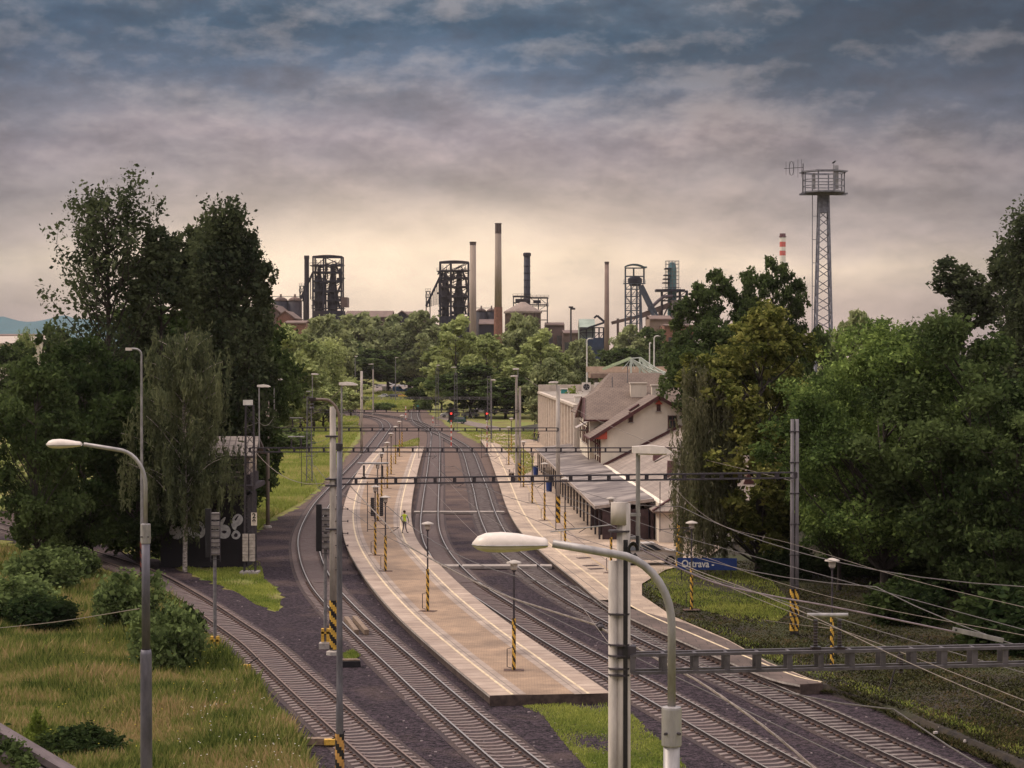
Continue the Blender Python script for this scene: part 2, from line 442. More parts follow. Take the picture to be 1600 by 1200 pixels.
# raised ground right of the platform
rg = [(1255, 1066), (1205, 1050), (1160, 1022), (1100, 985), (1040, 950), (990, 915), (950, 880), (900, 830), (850, 770), (820, 730), (800, 700), (780, 680), (800, 668), (1000, 640), (1900, 640),
      (1900, 1235), (1700, 1235), (1540, 1165), (1450, 1128), (1380, 1095), (1310, 1072)]
verge = mat('verge', (.036, .026, .016), .95, 2.2, .5, col2=(.012, .009, .008), bump=.4, col3=(.035, .036, .012), scale3=.2)  # soil colour lowered to make up for weak shade under the trees
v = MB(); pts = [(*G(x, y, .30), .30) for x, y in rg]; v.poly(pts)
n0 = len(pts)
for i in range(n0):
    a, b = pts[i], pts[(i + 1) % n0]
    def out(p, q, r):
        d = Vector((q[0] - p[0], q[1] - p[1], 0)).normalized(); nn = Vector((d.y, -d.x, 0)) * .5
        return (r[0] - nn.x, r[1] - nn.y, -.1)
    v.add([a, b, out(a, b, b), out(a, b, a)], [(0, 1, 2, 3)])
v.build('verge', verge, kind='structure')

# ------------------------------------------------------------------ platforms
slabm = uvmat('edge_slabs', 'b', (.40, .305, .24), (.33, .25, .20), (.12, .09, .072), .86, 1.25, mort=.028, off=0, stain=(.70, .66, .64))
slabg = uvmat('grey_slabs', 'b', (.36, .28, .225), (.31, .24, .195), (.20, .155, .125), .9, .62, mort=.03, off=.4)
pavm = uvmat('block_paving', 'b', (.325, .22, .145), (.285, .19, .125), (.20, .137, .09), .24, .12, mort=.010, stain=(.62, .61, .62))
pavr = uvmat('worn_paving', 'b', (.42, .315, .235), (.37, .275, .205), (.27, .19, .14), .9, .9, mort=.012, stain=(.58, .58, .60))
linem = mat('platform_line', (.66, .52, .33), .7, 2.0, .25, col2=(.45, .34, .23))
linew = mat('worn_line', (.50, .36, .17), .8, 1.2, .3, col2=(.30, .20, .13))
wallm = mat('platform_wall', (.075, .05, .042), .9, 3, .4)

def strip(line, o1, o2, z, name, m, parent, kind=None):
    nn, t = normals(line); b = MB(); uv = []
    s = np.r_[0, np.cumsum(np.linalg.norm(np.diff(line, axis=0), axis=1))]
    for i, p in enumerate(line):
        for o in (o1, o2):
            q = p + nn[i] * o; b.v.append((q[0], q[1], z)); uv.append((s[i], o))
    for i in range(len(line) - 1): b.f.append((2 * i, 2 * i + 2, 2 * i + 3, 2 * i + 1) if o2 > o1 else (2 * i, 2 * i + 1, 2 * i + 3, 2 * i + 2)); b.m.append(0)
    b.uv = uv
    return b.build(name, m, parent, kind=kind)
def skirt(line, o, z0, z1, name, m, parent, o2=None):
    nn, t = normals(line); b = MB()
    for i, p in enumerate(line):
        q = p + nn[i] * o; q2 = p + nn[i] * (o if o2 is None else o2)
        b.v += [(q2[0], q2[1], z0), (q[0], q[1], z1)]
    for i in range(len(line) - 1): b.f.append((2 * i, 2 * i + 2, 2 * i + 3, 2 * i + 1)); b.m.append(0)
    return b.build(name, m, parent)
PZ = .40
isl_l = [(765, 1087), (690, 1025), (620, 962), (575, 910), (548, 868), (536, 835), (535, 800), (545, 765), (560, 735), (578, 712), (594, 698)]
isl_r = [(955, 1083), (880, 1032), (800, 977), (735, 927), (683, 878), (653, 845), (643, 810), (645, 775), (652, 740), (658, 715), (663, 698)]
IL = smooth_line(gl(isl_l, PZ), 1.0); IR = smooth_line(gl(isl_r, PZ), 1.0)
plat = MB(); uvs = []
nL, _ = normals(IL); nR, _ = normals(IR)
inL = IL + nL * -1.0; inR = IR + nR * 1.0
ring = [(p[0], p[1], PZ) for p in inL] + [(p[0], p[1], PZ) for p in inR[::-1]]
plat.poly(ring); plat.uv = [(p[0], p[1]) for p in ring]
island = plat.build('island_platform', pavm, kind='structure')
strip(IL, 0, -1.02, PZ + .004, 'edge_slabs', slabm, island); strip(IR, 0, 1.02, PZ + .004, 'edge_slabs', slabm, island)
strip(IL, -1.0, -1.55, PZ + .008, 'inner_slabs', slabg, island); strip(IR, 1.0, 1.55, PZ + .008, 'inner_slabs', slabg, island)
strip(IL, -.90, -1.02, PZ + .014, 'safety_line', linem, island); strip(IR, .90, 1.02, PZ + .014, 'safety_line', linem, island)
skirt(IL, -.10, -.1, PZ - .09, 'platform_wall', wallm, island); skirt(IR, .10, -.1, PZ - .09, 'platform_wall', wallm, island)
skirt(IL, 0, PZ - .09, PZ + .004, 'coping', concrete, island); skirt(IR, 0, PZ - .09, PZ + .004, 'coping', concrete, island)
e = MB(); a, b_ = IL[0], IR[0]; e.bar((a[0], a[1], PZ - .23), (b_[0], b_[1], PZ - .23), .05, .46); e.build('end_wall', wallm, island)
e = MB(); a, b_ = IL[-1], IR[-1]; e.bar((a[0], a[1], PZ - .23), (b_[0], b_[1], PZ - .23), .05, .46); e.build('end_wall', wallm, island)

rp_l = [(1250, 1070), (1205, 1060), (1140, 1034), (1060, 999), (955, 950), (900, 907), (850, 866), (812, 828), (792, 793), (780, 757), (770, 728), (760, 702), (750, 686)]
RL = smooth_line(gl(rp_l, PZ), 1.0)
rp_r = [(1285, 1068), (1200, 1034), (1135, 998), (1050, 962), (1002, 928), (1003, 912), (1040, 888), (1100, 875)]
fz = [(X, Y) for X, Y in [(10.9, 150), (9.0, 200), (5.3, 300), (4.0, 330), (-2, 340)]]
ring = [(p[0], p[1]) for p in (RL - normals(RL)[0] * 1.2)] + [G(738, 680, PZ), G(790, 676, PZ), G(842, 690, PZ)] + [(5.6, 300), (9.0, 200), (10.9, 150), (15.5, 145)] + [G(1100, 875, PZ), G(1040, 890, PZ), G(1003, 912, PZ), G(1003, 930, PZ), G(1050, 962, PZ), G(1135, 998, PZ), G(1200, 1034, PZ), G(1285, 1068, PZ)]
b = MB().poly([(p[0], p[1], PZ) for p in ring]); b.uv = [(p[0], p[1]) for p in ring]
station_pl = b.build('station_platform', pavr, kind='structure')
strip(RL[30:], 0, -1.25, PZ + .004, 'edge_slabs', pavr, station_pl)
dirt = uvmat('dark_worn_paving', 'b', (.13, .092, .078), (.11, .078, .066), (.06, .045, .04), .9, .9, mort=.02, stain=(.5, .48, .46))
dr = [(p[0], p[1]) for p in (RL[:31] - normals(RL)[0][:31] * .02)] + [G(1075, 975, PZ), G(1140, 1002, PZ), G(1200, 1036, PZ), G(1283, 1068, PZ)]
q_ = MB().poly([(p[0], p[1], PZ + .005) for p in dr]); q_.uv = [(p[0], p[1]) for p in dr]; q_.build('worn_end_paving', dirt, station_pl)
strip(RL, -1.20, -1.34, PZ + .012, 'safety_line', linem, station_pl)
strip(RL[40:], -2.9, -3.0, PZ + .012, 'worn_line', linew, station_pl)
strip(RL[45:], -3.0, -3.9, PZ + .006, 'inner_slabs', slabm, station_pl)
skirt(RL, -.10, -.1, PZ - .09, 'platform_wall', wallm, station_pl)
skirt(RL, 0, PZ - .09, PZ + .004, 'coping', concrete, station_pl)
e = MB(); a = RL[0]; q = G(1285, 1068, PZ); e.bar((a[0], a[1], PZ - .2), (q[0], q[1], PZ - .2), .05, .45); e.build('end_wall', wallm, station_pl)
# puddle-damp patches are left to the roughness noise; drain covers are things
def drain(x, y, label):
    p = G(x, y, PZ); t = thing('drain_cover', label, 'drain cover', (p[0], p[1], PZ + .008), .4)
    MB().box((0, 0, .01), (.95, .55, .02)).build('frame', dsteel, t); m = MB()
    for i in range(6): m.box((-.36 + i * .145, 0, .028), (.06, .4, .012))
    m.build('grate', rust, t)
for i, (x, y) in enumerate([(912, 872), (923, 884), (931, 889)]):
    drain(x, y, ['dark iron drain cover on the station platform, farthest of three', 'dark iron drain cover in the middle of three on the station platform', 'dark iron drain cover on the station platform, nearest of three'][i])

# ------------------------------------------------------------------ tracks
T0 = [(-120, 795), (-60, 806), (0, 822), (40, 833), (90, 849), (150, 868), (200, 884), (243, 903), (302, 937), (357, 974), (403, 1006), (445, 1045), (502, 1097), (553, 1142), (622, 1201), (700, 1262)]
T1 = [(900, 1262), (818, 1200), (753, 1146), (687, 1090), (628, 1037), (570, 985), (528, 943), (501, 909), (485, 871), (482, 834), (498, 796), (520, 768), (568, 716), (599, 675), (604, 666), (594, 656), (560, 648), (500, 640), (420, 635)]
T2 = [(1340, 1250), (1229, 1200), (1028, 1087), (903, 1020), (830, 977), (772, 940), (734, 915), (707, 890), (687, 865), (675, 840), (671, 815), (673, 780), (676.5, 744), (678.4, 719), (680.4, 690), (679, 676), (668, 666), (640, 656), (600, 649), (550, 643), (460, 637)]
T3 = [(1600, 1262), (1464, 1200), (1228, 1092), (1118, 1042), (1007, 992), (912, 942), (858, 910), (819, 880), (785, 850), (761, 802), (751, 765), (743, 742), (732, 709), (722, 697), (700, 684), (680, 675), (655, 663), (648, 652), (648, 642)]
LINES = {}
railtop = mat('polished_rail', (.62, .55, .50), .28, 9, .1, metal=.85)
railside = mat('rail_side', (.045, .030, .030), .75, 8, .4)
railrust = mat('rusty_rail_top', (.20, .135, .11), .5, 8, .25, metal=.4)
conc_sl = mat('concrete_sleeper', (.185, .145, .13), .9, 2.2, .45, col2=(.15, .105, .10))
wood_sl = mat('wood_sleeper', (.19, .155, .14), .9, 1.8, .45, col2=(.085, .06, .06))
def sleeper_mesh(conc):
    b = MB()
    xs = [-1.25, -.95, -.55, -.25, .25, .55, .95, 1.25] if conc else [-1.25, 1.25]
    zt = [.03, .055, .05, .01, .01, .05, .055, .03] if conc else [.045, .045]
    wd = [.13, .14, .135, .10, .10, .135, .14, .13] if conc else [.13, .13]
    n = len(xs)
    for x, z, h in zip(xs, zt, wd): b.v += [(x, -h - .02, -.08), (x, -h, z), (x, h, z), (x, h + .02, -.08)]
    for i in range(n - 1):
        for k in range(3): b.f.append((4 * i + k, 4 * i + 4 + k, 4 * i + 5 + k, 4 * i + 1 + k)); b.m.append(0)
    b.f += [(0, 1, 2, 3), (4 * n - 1, 4 * n - 2, 4 * n - 3, 4 * n - 4)]; b.m += [0, 0]
    for x in (-.88, -.62, .62, .88): b.box((x, 0, .08), (.10, .16, .06), 1)
    return b
RAIL = [(-.075, .055), (-.075, .07), (-.012, .10), (-.012, .175), (-.036, .185), (-.036, .215), (.036, .215), (.036, .185), (.012, .175), (.012, .10), (.075, .07), (.075, .055)]
stainm = mat('rust_stained_ballast', (.082, .054, .047), .95, 7, .5, col2=(.020, .013, .014), bump=.6, col3=(.042, .029, .031), scale3=.5)
def track(name, pix, label, cat, conc, top, step=.61, only=None):
    L = smooth_line(gl(pix, .15), step); LINES[name] = L
    nn, tt = normals(L)
    t = thing('railway_track', label, cat, (0, 0, 0))
    sb = strip(L, -1.45, 1.45, -.016, 'stained_ballast', stainm, t)
    for s in (-1, 1):
        b = MB(); k = len(RAIL)
        for i, p in enumerate(L):
            for o, z in RAIL: q = p + nn[i] * (s * .755 + o); b.v.append((q[0], q[1], z))
        for i in range(len(L) - 1):
            for j in range(k):
                j2 = (j + 1) % k; b.f.append((i * k + j, i * k + j2, (i + 1) * k + j2, (i + 1) * k + j)); b.m.append(1 if j == 5 else 0)
        b.build('rail', [railside, top], t)
    sm = sleeper_mesh(conc).build('sleeper', [conc_sl if conc else wood_sl, rust], t)
    vis = [i for i in range(len(L)) if 0 < L[i][1] < 1e9 and L[i][1] > 66 and abs(L[i][0]) < L[i][1] * .275]
    vis.sort(key=lambda i: L[i][1])
    first = True; rest = MB()
    for c, i in enumerate(vis):
        a = math.atan2(tt[i][1], tt[i][0]) + R(90) + rnd.gauss(0, .012)
        if c < 99:
            o = sm if first else sm.copy()
            if not first: COL.objects.link(o); o.parent = t
            first = False
            o.location = (L[i][0], L[i][1], rnd.uniform(-.012, .006)); o.rotation_euler = (0, 0, a)
        else:
            far = L[i][1] > 300
            if far: rest.box((L[i][0], L[i][1], -.0), (2.5, .26, .07), 0, a)
            else:
                src = sleeper_mesh(False); ca, sa_ = math.cos(a), math.sin(a)
                rest.add([(x * ca - y * sa_ + L[i][0], x * sa_ + y * ca + L[i][1], z) for x, y, z in src.v], src.f)
    if rest.v: rest.build('sleepers', [conc_sl if conc else wood_sl, rust], t, kind='stuff')
    return t
track('T0', T0, 'rusty single siding track curving in from the left edge past the bushes', 'railway track', True, railrust)
track('T1', T1, 'curved railway track hugging the left side of the island platform', 'railway track', True, railtop)
track('T2', T2, 'railway track running along the right side of the island platform', 'railway track', True, railtop)
track('T3', T3, 'rightmost railway track beside the station building platform', 'railway track', False, railtop)

# board crossings between the platforms
crossm = mat('crossing_board', (.30, .25, .22), .85, 2, .3)
def crossing(xl, xr, y, wid, label):
    a = Vector((*G(xl, y, .2), 0)); b2 = Vector((*G(xr, y, .2), 0)); c = (a + b2) / 2
    t = thing('foot_crossing', label, 'crossing', (c.x, c.y, 0))
    Lh = (b2 - a).length / 2
    cuts = []
    for nm in ('T2', 'T3'):
        l = LINES[nm]; k = np.argmin(abs(l[:, 1] - c.y)); cuts += [l[k][0] - c.x - .755, l[k][0] - c.x + .755]
    xs = [-Lh] + sorted(cuts) + [Lh]
    for i in range(5):
        MB().b3(xs[i] + (.11 if i else 0), xs[i + 1] - (.11 if i < 4 else 0), -wid / 2, wid / 2, .02, .20).build('deck_panel', crossm, t)
crossing(647, 788, 799, 1.2, 'narrow pale board crossing between the platforms, farther one')
crossing(672, 862, 883, 1.3, 'narrow pale board crossing between the platforms, nearer one')
# two loose beams lying in the left track
for i, (x, y, x2, y2, lb) in enumerate([(541, 966, 557, 987, 'left of two weathered timber beams lying between the rails'), (554, 965, 573, 987, 'right of two weathered timber beams lying between the rails')]):
    p = Vector((*G(x, y, .2), .17)); q = Vector((*G(x2, y2, .2), .17))
    tag(MB().bar((0, 0, 0), q - p, .24, .26).build('timber_beam', timber, loc=p), lb, 'timber beam')
p = G(547, 1040); t = thing('cable_box', 'small black box with a lid beside the left track', 'box', (p[0], p[1], 0), .1)
MB().box((0, 0, .12), (.95, .7, .26)).build('body', black, t); m = MB(); m.box((-.05, .12, .28), (.8, .16, .05)).box((.05, -.16, .28), (.8, .16, .05)); m.build('lid', timber, t)
# point lever / marker boxes beside the siding
def lever(x, y, label, rz=0):
    p = G(x, y); t = thing('point_lever', label, 'point lever', (p[0], p[1], 0), rz)
    MB().box((0, 0, .12), (1.1, .35, .24)).build('plank', timber, t)
    m = MB(); m.box((.45, -.35, .16), (.42, .22, .2)); m.build('weight', yellow, t)
    MB().bar((.45, -.3, .2), (1.0, -.3, .55), .05).build('handle', black, t)
lever(498, 1163, 'wooden plank and yellow point lever at the meadow edge near the striped pole')
lever(368, 1046, 'small yellow point lever low beside the siding next to the meadow', .2)

# ------------------------------------------------------------------ grass
grassm = leafmat('short_grass', (.13, .18, .035), (.37, .38, .09), .25, .3)
mead = leafmat('meadow_grass', (.055, .08, .02), (.38, .27, .13), .26, .3, (.20, .22, .055))
leafm_y = leafmat('yellow_grass', (.21, .23, .055), (.42, .36, .14), .1, .3, (.29, .33, .075))
LM_dg = leafmat('shade_grass', (.02, .03, .010), (.09, .10, .028), .3, .2)  # short grass again, with tree shade put into its colour
def inside(P, poly):
    x, y = P[:, 0], P[:, 1]; c = np.zeros(len(P), bool); n = len(poly)
    for i in range(n):
        x1, y1 = poly[i][:2]; x2, y2 = poly[(i + 1) % n][:2]
        if y1 == y2: continue
        k = ((y1 > y) != (y2 > y)) & (x < (x2 - x1) * (y - y1) / (y2 - y1) + x1); c ^= k
    return c
def blades(pix, n, h, wdt, z, z0=0.0, lean=.35, patch=None):
    "scatter n blades evenly over the picture area of a pixel polygon"
    P = np.array(pix, float); lo, hi = P.min(0), P.max(0); out = []
    Q = nr.uniform(lo, hi, (n * 3, 2)); Q = Q[inside(Q, P)][:n]
    g = np.array([G(x, y, z) for x, y in Q]); k = len(g)
    if patch is not None:
        s = np.sin(g[:, 0] * patch + 1.3) * np.sin(g[:, 1] * patch * .7 + g[:, 0] * .5) + nr.normal(0, .35, k)
        g = g[s > -.35]; k = len(g)
    hh = h * nr.uniform(.45, 1.25, k) * (1 + .35 * np.sin(g[:, 0] * .7 + 2) * np.sin(g[:, 1] * .45)); a = nr.uniform(0, np.pi, k)
    ww = wdt * nr.uniform(.6, 1.4, k) * np.maximum(1, g[:, 1] / 120)
    B = np.c_[g, np.full(k, z + z0)]; d = np.c_[np.cos(a) * ww, np.sin(a) * ww, np.zeros(k)]
    T = B + np.c_[nr.normal(0, lean, k) * hh, nr.normal(0, lean, k) * hh, hh]
    M = (B + T) / 2 + np.c_[nr.normal(0, .05, (k, 2)) * hh[:, None], np.zeros(k)]
    V = np.stack([B - d / 2, B + d / 2, M + d * .35, T], 1).reshape(-1, 3)
    i = np.arange(k)[:, None] * 4
    return V, np.hstack([i, i + 1, i + 2, i + 3])
def grass(name, pix, n, h, wdt, m, z=0.0, patch=None, lean=.35):
    V, Fc = blades(pix, n, h, wdt, z, -.02, lean, patch); return npmesh(name, V, Fc, m, kind='stuff')
meadow_px = [(-60, 1260), (505, 1260), (470, 1175), (432, 1115), (392, 1062), (345, 1022), (310, 985), (280, 950), (220, 915), (150, 900), (60, 870), (-60, 845)]
grass('meadow_grass', meadow_px, 150000, .62, .05, mead, -.05)
mid_px = [(395, 835), (425, 808), (470, 785), (500, 760), (520, 735), (545, 700), (560, 678), (560, 668), (430, 668), (400, 700), (395, 760)]
grass('tall_grass', mid_px, 60000, .45, .07, leafm_y, -.05)
grass('tall_grass', [(560, 640), (560, 618), (600, 612), (660, 618), (660, 636), (630, 642)], 12000, .7, .12, leafm_y, -.05)
grass('tall_grass', [(560, 664), (560, 652), (470, 650), (400, 650), (400, 668)], 6000, .6, .12, leafm_y, -.05)
grass('short_grass', [(240, 868), (300, 862), (380, 868), (408, 880), (412, 905), (440, 930), (435, 955), (400, 945), (370, 925), (300, 897)], 26000, .16, .06, grassm, -.03, .9)
grass('short_grass', [(800, 1095), (860, 1088), (950, 1086), (990, 1120), (1040, 1165), (1085, 1215), (930, 1215), (880, 1160), (850, 1120)], 34000, .12, .05, grassm, -.03, 1.1)
grass('short_grass', [(537, 1022), (552, 1018), (562, 1026), (552, 1032), (538, 1030)], 900, .2, .05, grassm, -.03)
grass('short_grass', [(1002, 912), (1035, 890), (1090, 880), (1200, 900), (1240, 950), (1200, 985), (1120, 960), (1060, 945), (1005, 925)], 22000, .14, .06, grassm, .3, .5)
for z_ in ([(1060, 965), (1140, 998), (1210, 1034), (1300, 1068), (1400, 1098), (1500, 1140), (1640, 1200), (1640, 1185), (1500, 1125), (1400, 1085), (1300, 1052), (1200, 1014), (1120, 975)],):
    grass('short_grass', z_, 14000, .13, .06, grassm, .3, 1.6)
brownm = leafmat('shade_litter', (.020, .016, .010), (.085, .060, .032), .5, .15, (.045, .048, .016))  # leaf litter whose dark brown includes the shade under the trees
vg = [(1003, 915), (1008, 935), (1060, 968), (1140, 1003), (1250, 1055), (1320, 1080), (1400, 1105), (1500, 1145), (1640, 1205), (1700, 1150), (1700, 870), (1240, 870), (1110, 880), (1200, 930)]
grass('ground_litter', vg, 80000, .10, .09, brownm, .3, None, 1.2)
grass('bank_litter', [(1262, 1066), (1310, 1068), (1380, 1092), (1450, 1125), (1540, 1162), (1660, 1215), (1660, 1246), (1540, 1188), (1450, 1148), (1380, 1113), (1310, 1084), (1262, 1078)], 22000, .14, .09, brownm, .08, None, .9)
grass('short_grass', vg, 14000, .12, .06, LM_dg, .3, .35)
grass('short_grass', [(722, 672), (840, 672), (842, 686), (800, 688), (835, 715), (832, 735), (815, 745), (800, 715), (780, 694), (742, 686)], 9000, .15, .1, leafm_y, .38)
grass('short_grass', [(640, 688), (655, 684), (655, 696), (625, 700), (600, 720), (610, 700)], 2500, .2, .08, leafm_y, -.03)
# small white flowers and yellow mullein heads in the meadow
def flowers(name, pix, n, m, zlo, zhi, r):
    P = np.array(pix, float); lo, hi = P.min(0), P.max(0); Q = nr.uniform(lo, hi, (n * 4, 2)); Q = Q[inside(Q, P)][:n]
    b = MB()
    for x, y in Q:
        g = G(x, y, .3); b.box((g[0], g[1], rnd.uniform(zlo, zhi)), (r, r, r * .5), 0, rnd.random())
    b.build(name, m, kind='stuff')
flowers('white_flowers', [(380, 1070), (440, 1120), (470, 1180), (500, 1215), (250, 1215), (330, 1050)], 70, whitep, .5, .85, .035)
flowers('yellow_flowers', [(100, 950), (330, 1000), (440, 1190), (60, 1200)], 90, mat('flower_yellow', (.55, .45, .05), .8), .6, 1.0, .04)
# ------------------------------------------------------------------ trees
def leaves_np(C, n, spread, size, rng, flat=0.0, droop=False):
    "n leaves round each centre; C (k,3)"
    k = len(C) * n
    P = np.repeat(C, n, 0) + rng.normal(0, 1, (k, 3)) * np.asarray(spread)
    s = size * rng.choice([.55, .8, 1.0, 1.3, 1.75], (k, 1)) * rng.uniform(.8, 1.15, (k, 1))
    a = rng.normal(0, 1, (k, 3)); a[:, 2] *= (.5 if not droop else 2.5); a /= np.linalg.norm(a, axis=1)[:, None]
    b = rng.normal(0, 1, (k, 3)); b -= a * (a * b).sum(1)[:, None]; b /= np.linalg.norm(b, axis=1)[:, None]
    w = .32 if droop else .55
    V = np.stack([P - a * s, P + b * s * w, P + a * s, P - b * s * w], 1).reshape(-1, 3)
    i = np.arange(k)[:, None] * 4
    return V, np.hstack([i, i + 1, i + 2, i + 3])
def branch(b, p, q, r0, r1, sag=0.0, n=4, seg=5):
    p, q = Vector(p), Vector(q); pts = []; rs = []
    j = Vector((rnd.gauss(0, .05), rnd.gauss(0, .05), 0)) * (q - p).length
    for i in range(seg + 1):
        t = i / seg; c = p.lerp(q, t) + (j + Vector((0, 0, sag))) * math.sin(math.pi * t)
        pts.append(c); rs.append(r0 + (r1 - r0) * t)
    b.tube(pts, rs, n, cap=False)
    return pts
PROTO = {}
def finish(kind, b, V, Fc, barkm, lm, h, w):
    t = thing('tree', 'x', 'tree'); b.build('trunk', barkm, t, smooth=True); npmesh('crown', V, Fc, lm, t)
    PROTO[kind] = [t, h, w, False]; KIDS[t.name] = list(t.children)
def broad(kind, seed, lm, h=16, w=13, lobes=34, per=13, n=46, leaf=.20, base=.24, barkm=None, trunk=.32, lobe_r=1.7, lean=0, flat=.62):
    rng = np.random.default_rng(seed); rr = random.Random(seed); b = MB()
    th = h * base * 1.25
    b.tube([(0, 0, -.3), (0.05 * lean, 0, th * .5), (.12 * lean, 0, th), (.2 * lean, 0, h * .55), (.3 * lean, 0, h * .8)], [trunk * 1.35, trunk, trunk * .85, trunk * .5, trunk * .12], 8, cap=False)
    cz = h * (base + (1 - base) / 2); rz = h * (1 - base) / 2 * .92; rx = w / 2 * .95
    C = []
    for i in range(lobes):
        u = rr.uniform(-.92, 1); ph = i * 2.399 + rr.uniform(-.4, .4); rad = math.sqrt(max(0, 1 - u * u)) * rr.uniform(.55, 1.08)
        if u < -.3: rad *= .95
        c = Vector((rad * math.cos(ph) * rx * rr.uniform(.8, 1.12), rad * math.sin(ph) * rx, cz + u * rz * rr.uniform(.85, 1.1)))
        s = Vector((0, 0, min(h * .8, max(th * .8, c.z - (abs(c.x) + abs(c.y)) * .75))))
        pts = branch(b, s, c, trunk * .28, .03, -.2, 5)
        lr = lobe_r * rr.uniform(.65, 1.2)
        for k in range(per):
            d = rng.normal(0, 1, 3); d /= np.linalg.norm(d); d[2] = d[2] * flat + .18
            q = np.array(c) + d * lr * rr.uniform(.7, 1.05)
            C.append(q)
            if k % 4 == 0: branch(b, c, q, .03, .012, 0, 3, 2)
        if rr.random() < .7: C.append(np.array(pts[3]))
    C = np.array(C)
    V, Fc = leaves_np(C, n, (lobe_r * .22, lobe_r * .22, lobe_r * .15), leaf, rng)
    finish(kind, b, V, Fc, barkm or bark, lm, h, w)
def poplar(kind, seed, lm, h=24, w=9, nb=46, n=34, leaf=.17, start=.18, barkm=None, gap=.8, spread=.55, up=1.15):
    rng = np.random.default_rng(seed); rr = random.Random(seed); b = MB(); C = []
    b.tube([(0, 0, -.3), (.1, 0, h * .3), (-.1, .1, h * .6), (.05, 0, h * .97)], [.42, .33, .2, .03], 8, cap=False)
    for i in range(nb):
        t = start + (1 - start) * (i / nb) ** .9; z0 = h * t * .92; ph = i * 2.399 + rr.uniform(-.5, .5)
        prof = math.sin(min(1, (1 - t) * 1.55 + .12) * math.pi / 2)
        ln = w * .5 * prof * rr.uniform(.65, 1.15) + .6
        q = Vector((ln * math.cos(ph), ln * math.sin(ph), z0 + ln * up * rr.uniform(.7, 1.25)))
        if q.z > h * 1.02: q.z = h * rr.uniform(.93, 1.02)
        pts = branch(b, (0, 0, z0), q, .11, .02, -.25, 4, 8)
        for k in range(2, 9):
            p = pts[k]
            for _ in range(2 if k > 4 else 1):
                if rr.random() < gap: C.append(np.array(p) + rng.normal(0, 1, 3) * [.42, .42, .5])
            if k > 3 and rr.random() < .5:
                q2 = p + Vector((rr.gauss(0, .8), rr.gauss(0, .8), rr.uniform(.3, 1.4))); branch(b, p, q2, .03, .01, 0, 3, 2); C.append(np.array(q2))
    V, Fc = leaves_np(np.array(C), n, (spread, spread, spread * 1.05), leaf, rng)
    finish(kind, b, V, Fc, barkm or bark, lm, h, w)
def weeping(kind, seed, lm, h=15, w=9, nb=34, drop=2.6, leaf=.15, barkm=None, strands=9, n=16, start=.25):
    rng = np.random.default_rng(seed); rr = random.Random(seed); b = MB(); C = []
    b.tube([(0, 0, -.3), (.12, 0, h * .3), (-.08, .05, h * .6), (.1, 0, h * .96)], [.2, .15, .09, .02], 8, cap=False)
    for i in range(nb):
        t = start + (1 - start) * i / nb; z0 = h * t * .9; ph = i * 2.399 + rr.uniform(-.5, .5)
        ln = w * .5 * math.sin(min(1, (1 - t) * 1.7 + .16) * math.pi / 2) * rr.uniform(.6, 1.1) + .3
        q = Vector((ln * math.cos(ph), ln * math.sin(ph), min(h, z0 + ln * rr.uniform(.35, .8))))
        pts = branch(b, (0, 0, z0), q, .05, .015, ln * .1, 4, 6)
        for s in range(strands):
            p = pts[rr.randint(2, 6)] + Vector((rr.gauss(0, .35), rr.gauss(0, .35), rr.gauss(0, .2)))
            dl = drop * rr.uniform(.4, 1.2) * (1.15 - t * .55)
            m = max(2, int(dl / .34)); 
            for k in range(m): C.append((p.x + rr.gauss(0, .05), p.y + rr.gauss(0, .05), p.z - dl * k / m))
    V, Fc = leaves_np(np.array(C), n, (.12, .12, .22), leaf, rng, droop=True)
    finish(kind, b, V, Fc, barkm or bark, lm, h, w)
def bushy(kind, seed, lm, h=3, w=4, lobes=18, per=8, n=34, leaf=.115):
    rng = np.random.default_rng(seed); rr = random.Random(seed); b = MB(); C = []
    for i in range(lobes):
        ph = i * 2.399; rad = math.sqrt((i + .5) / lobes); c = Vector((rad * w * .38 * math.cos(ph), rad * w * .38 * math.sin(ph), h * (.12 + .52 * (1 - rad * .6) * rr.uniform(.35, 1.35))))
        branch(b, (c.x * .2, c.y * .2, -.1), c, .05, .015, 0, 4, 3)
        for k in range(per):
            d = rng.normal(0, 1, 3); d /= np.linalg.norm(d); C.append(np.array(c) + d * [w * .13, w * .13, h * .16])
        for k in range(3): C.append(np.array([c.x * 1.1, c.y * 1.1, c.z * rr.uniform(.1, .6)]))
    V, Fc = leaves_np(np.array(C), n, (w * .045, w * .045, h * .06), leaf, rng)
    finish(kind, b, V, Fc, bark, lm, h, w)

LM = {
 'dark': leafmat('dark_leaves', (.020, .034, .014), (.055, .075, .024), .25, .3),
 'deep': leafmat('deep_green_leaves', (.028, .044, .016), (.10, .13, .045), .22, .28),
 'popl': leafmat('poplar_leaves', (.028, .038, .022), (.095, .11, .052), .3, .28),
 'birch': leafmat('birch_leaves', (.06, .072, .038), (.18, .185, .09), .2, .35),
 'willow': leafmat('willow_leaves', (.075, .08, .04), (.20, .185, .10), .25, .35),
 'gold': leafmat('golden_leaves', (.05, .060, .016), (.33, .31, .09), .40, .3, (.125, .135, .035)),
 'locust': leafmat('locust_leaves', (.040, .062, .020), (.24, .31, .085), .22, .3, (.10, .145, .042)),
 'mid': leafmat('mid_green_leaves', (.125, .150, .070), (.38, .40, .19), .10, .3),
 'light': leafmat('light_green_leaves', (.155, .19, .070), (.45, .48, .19), .12, .3),
 'bush': leafmat('bush_leaves', (.045, .066, .024), (.19, .24, .085), .9, .35),
 'bushy': leafmat('yellowish_bush_leaves', (.08, .115, .02), (.25, .30, .06), .5, .35),
}
broad('dark', 21, LM['dark'], 16, 13, 60, 13, 46, .20, .02)
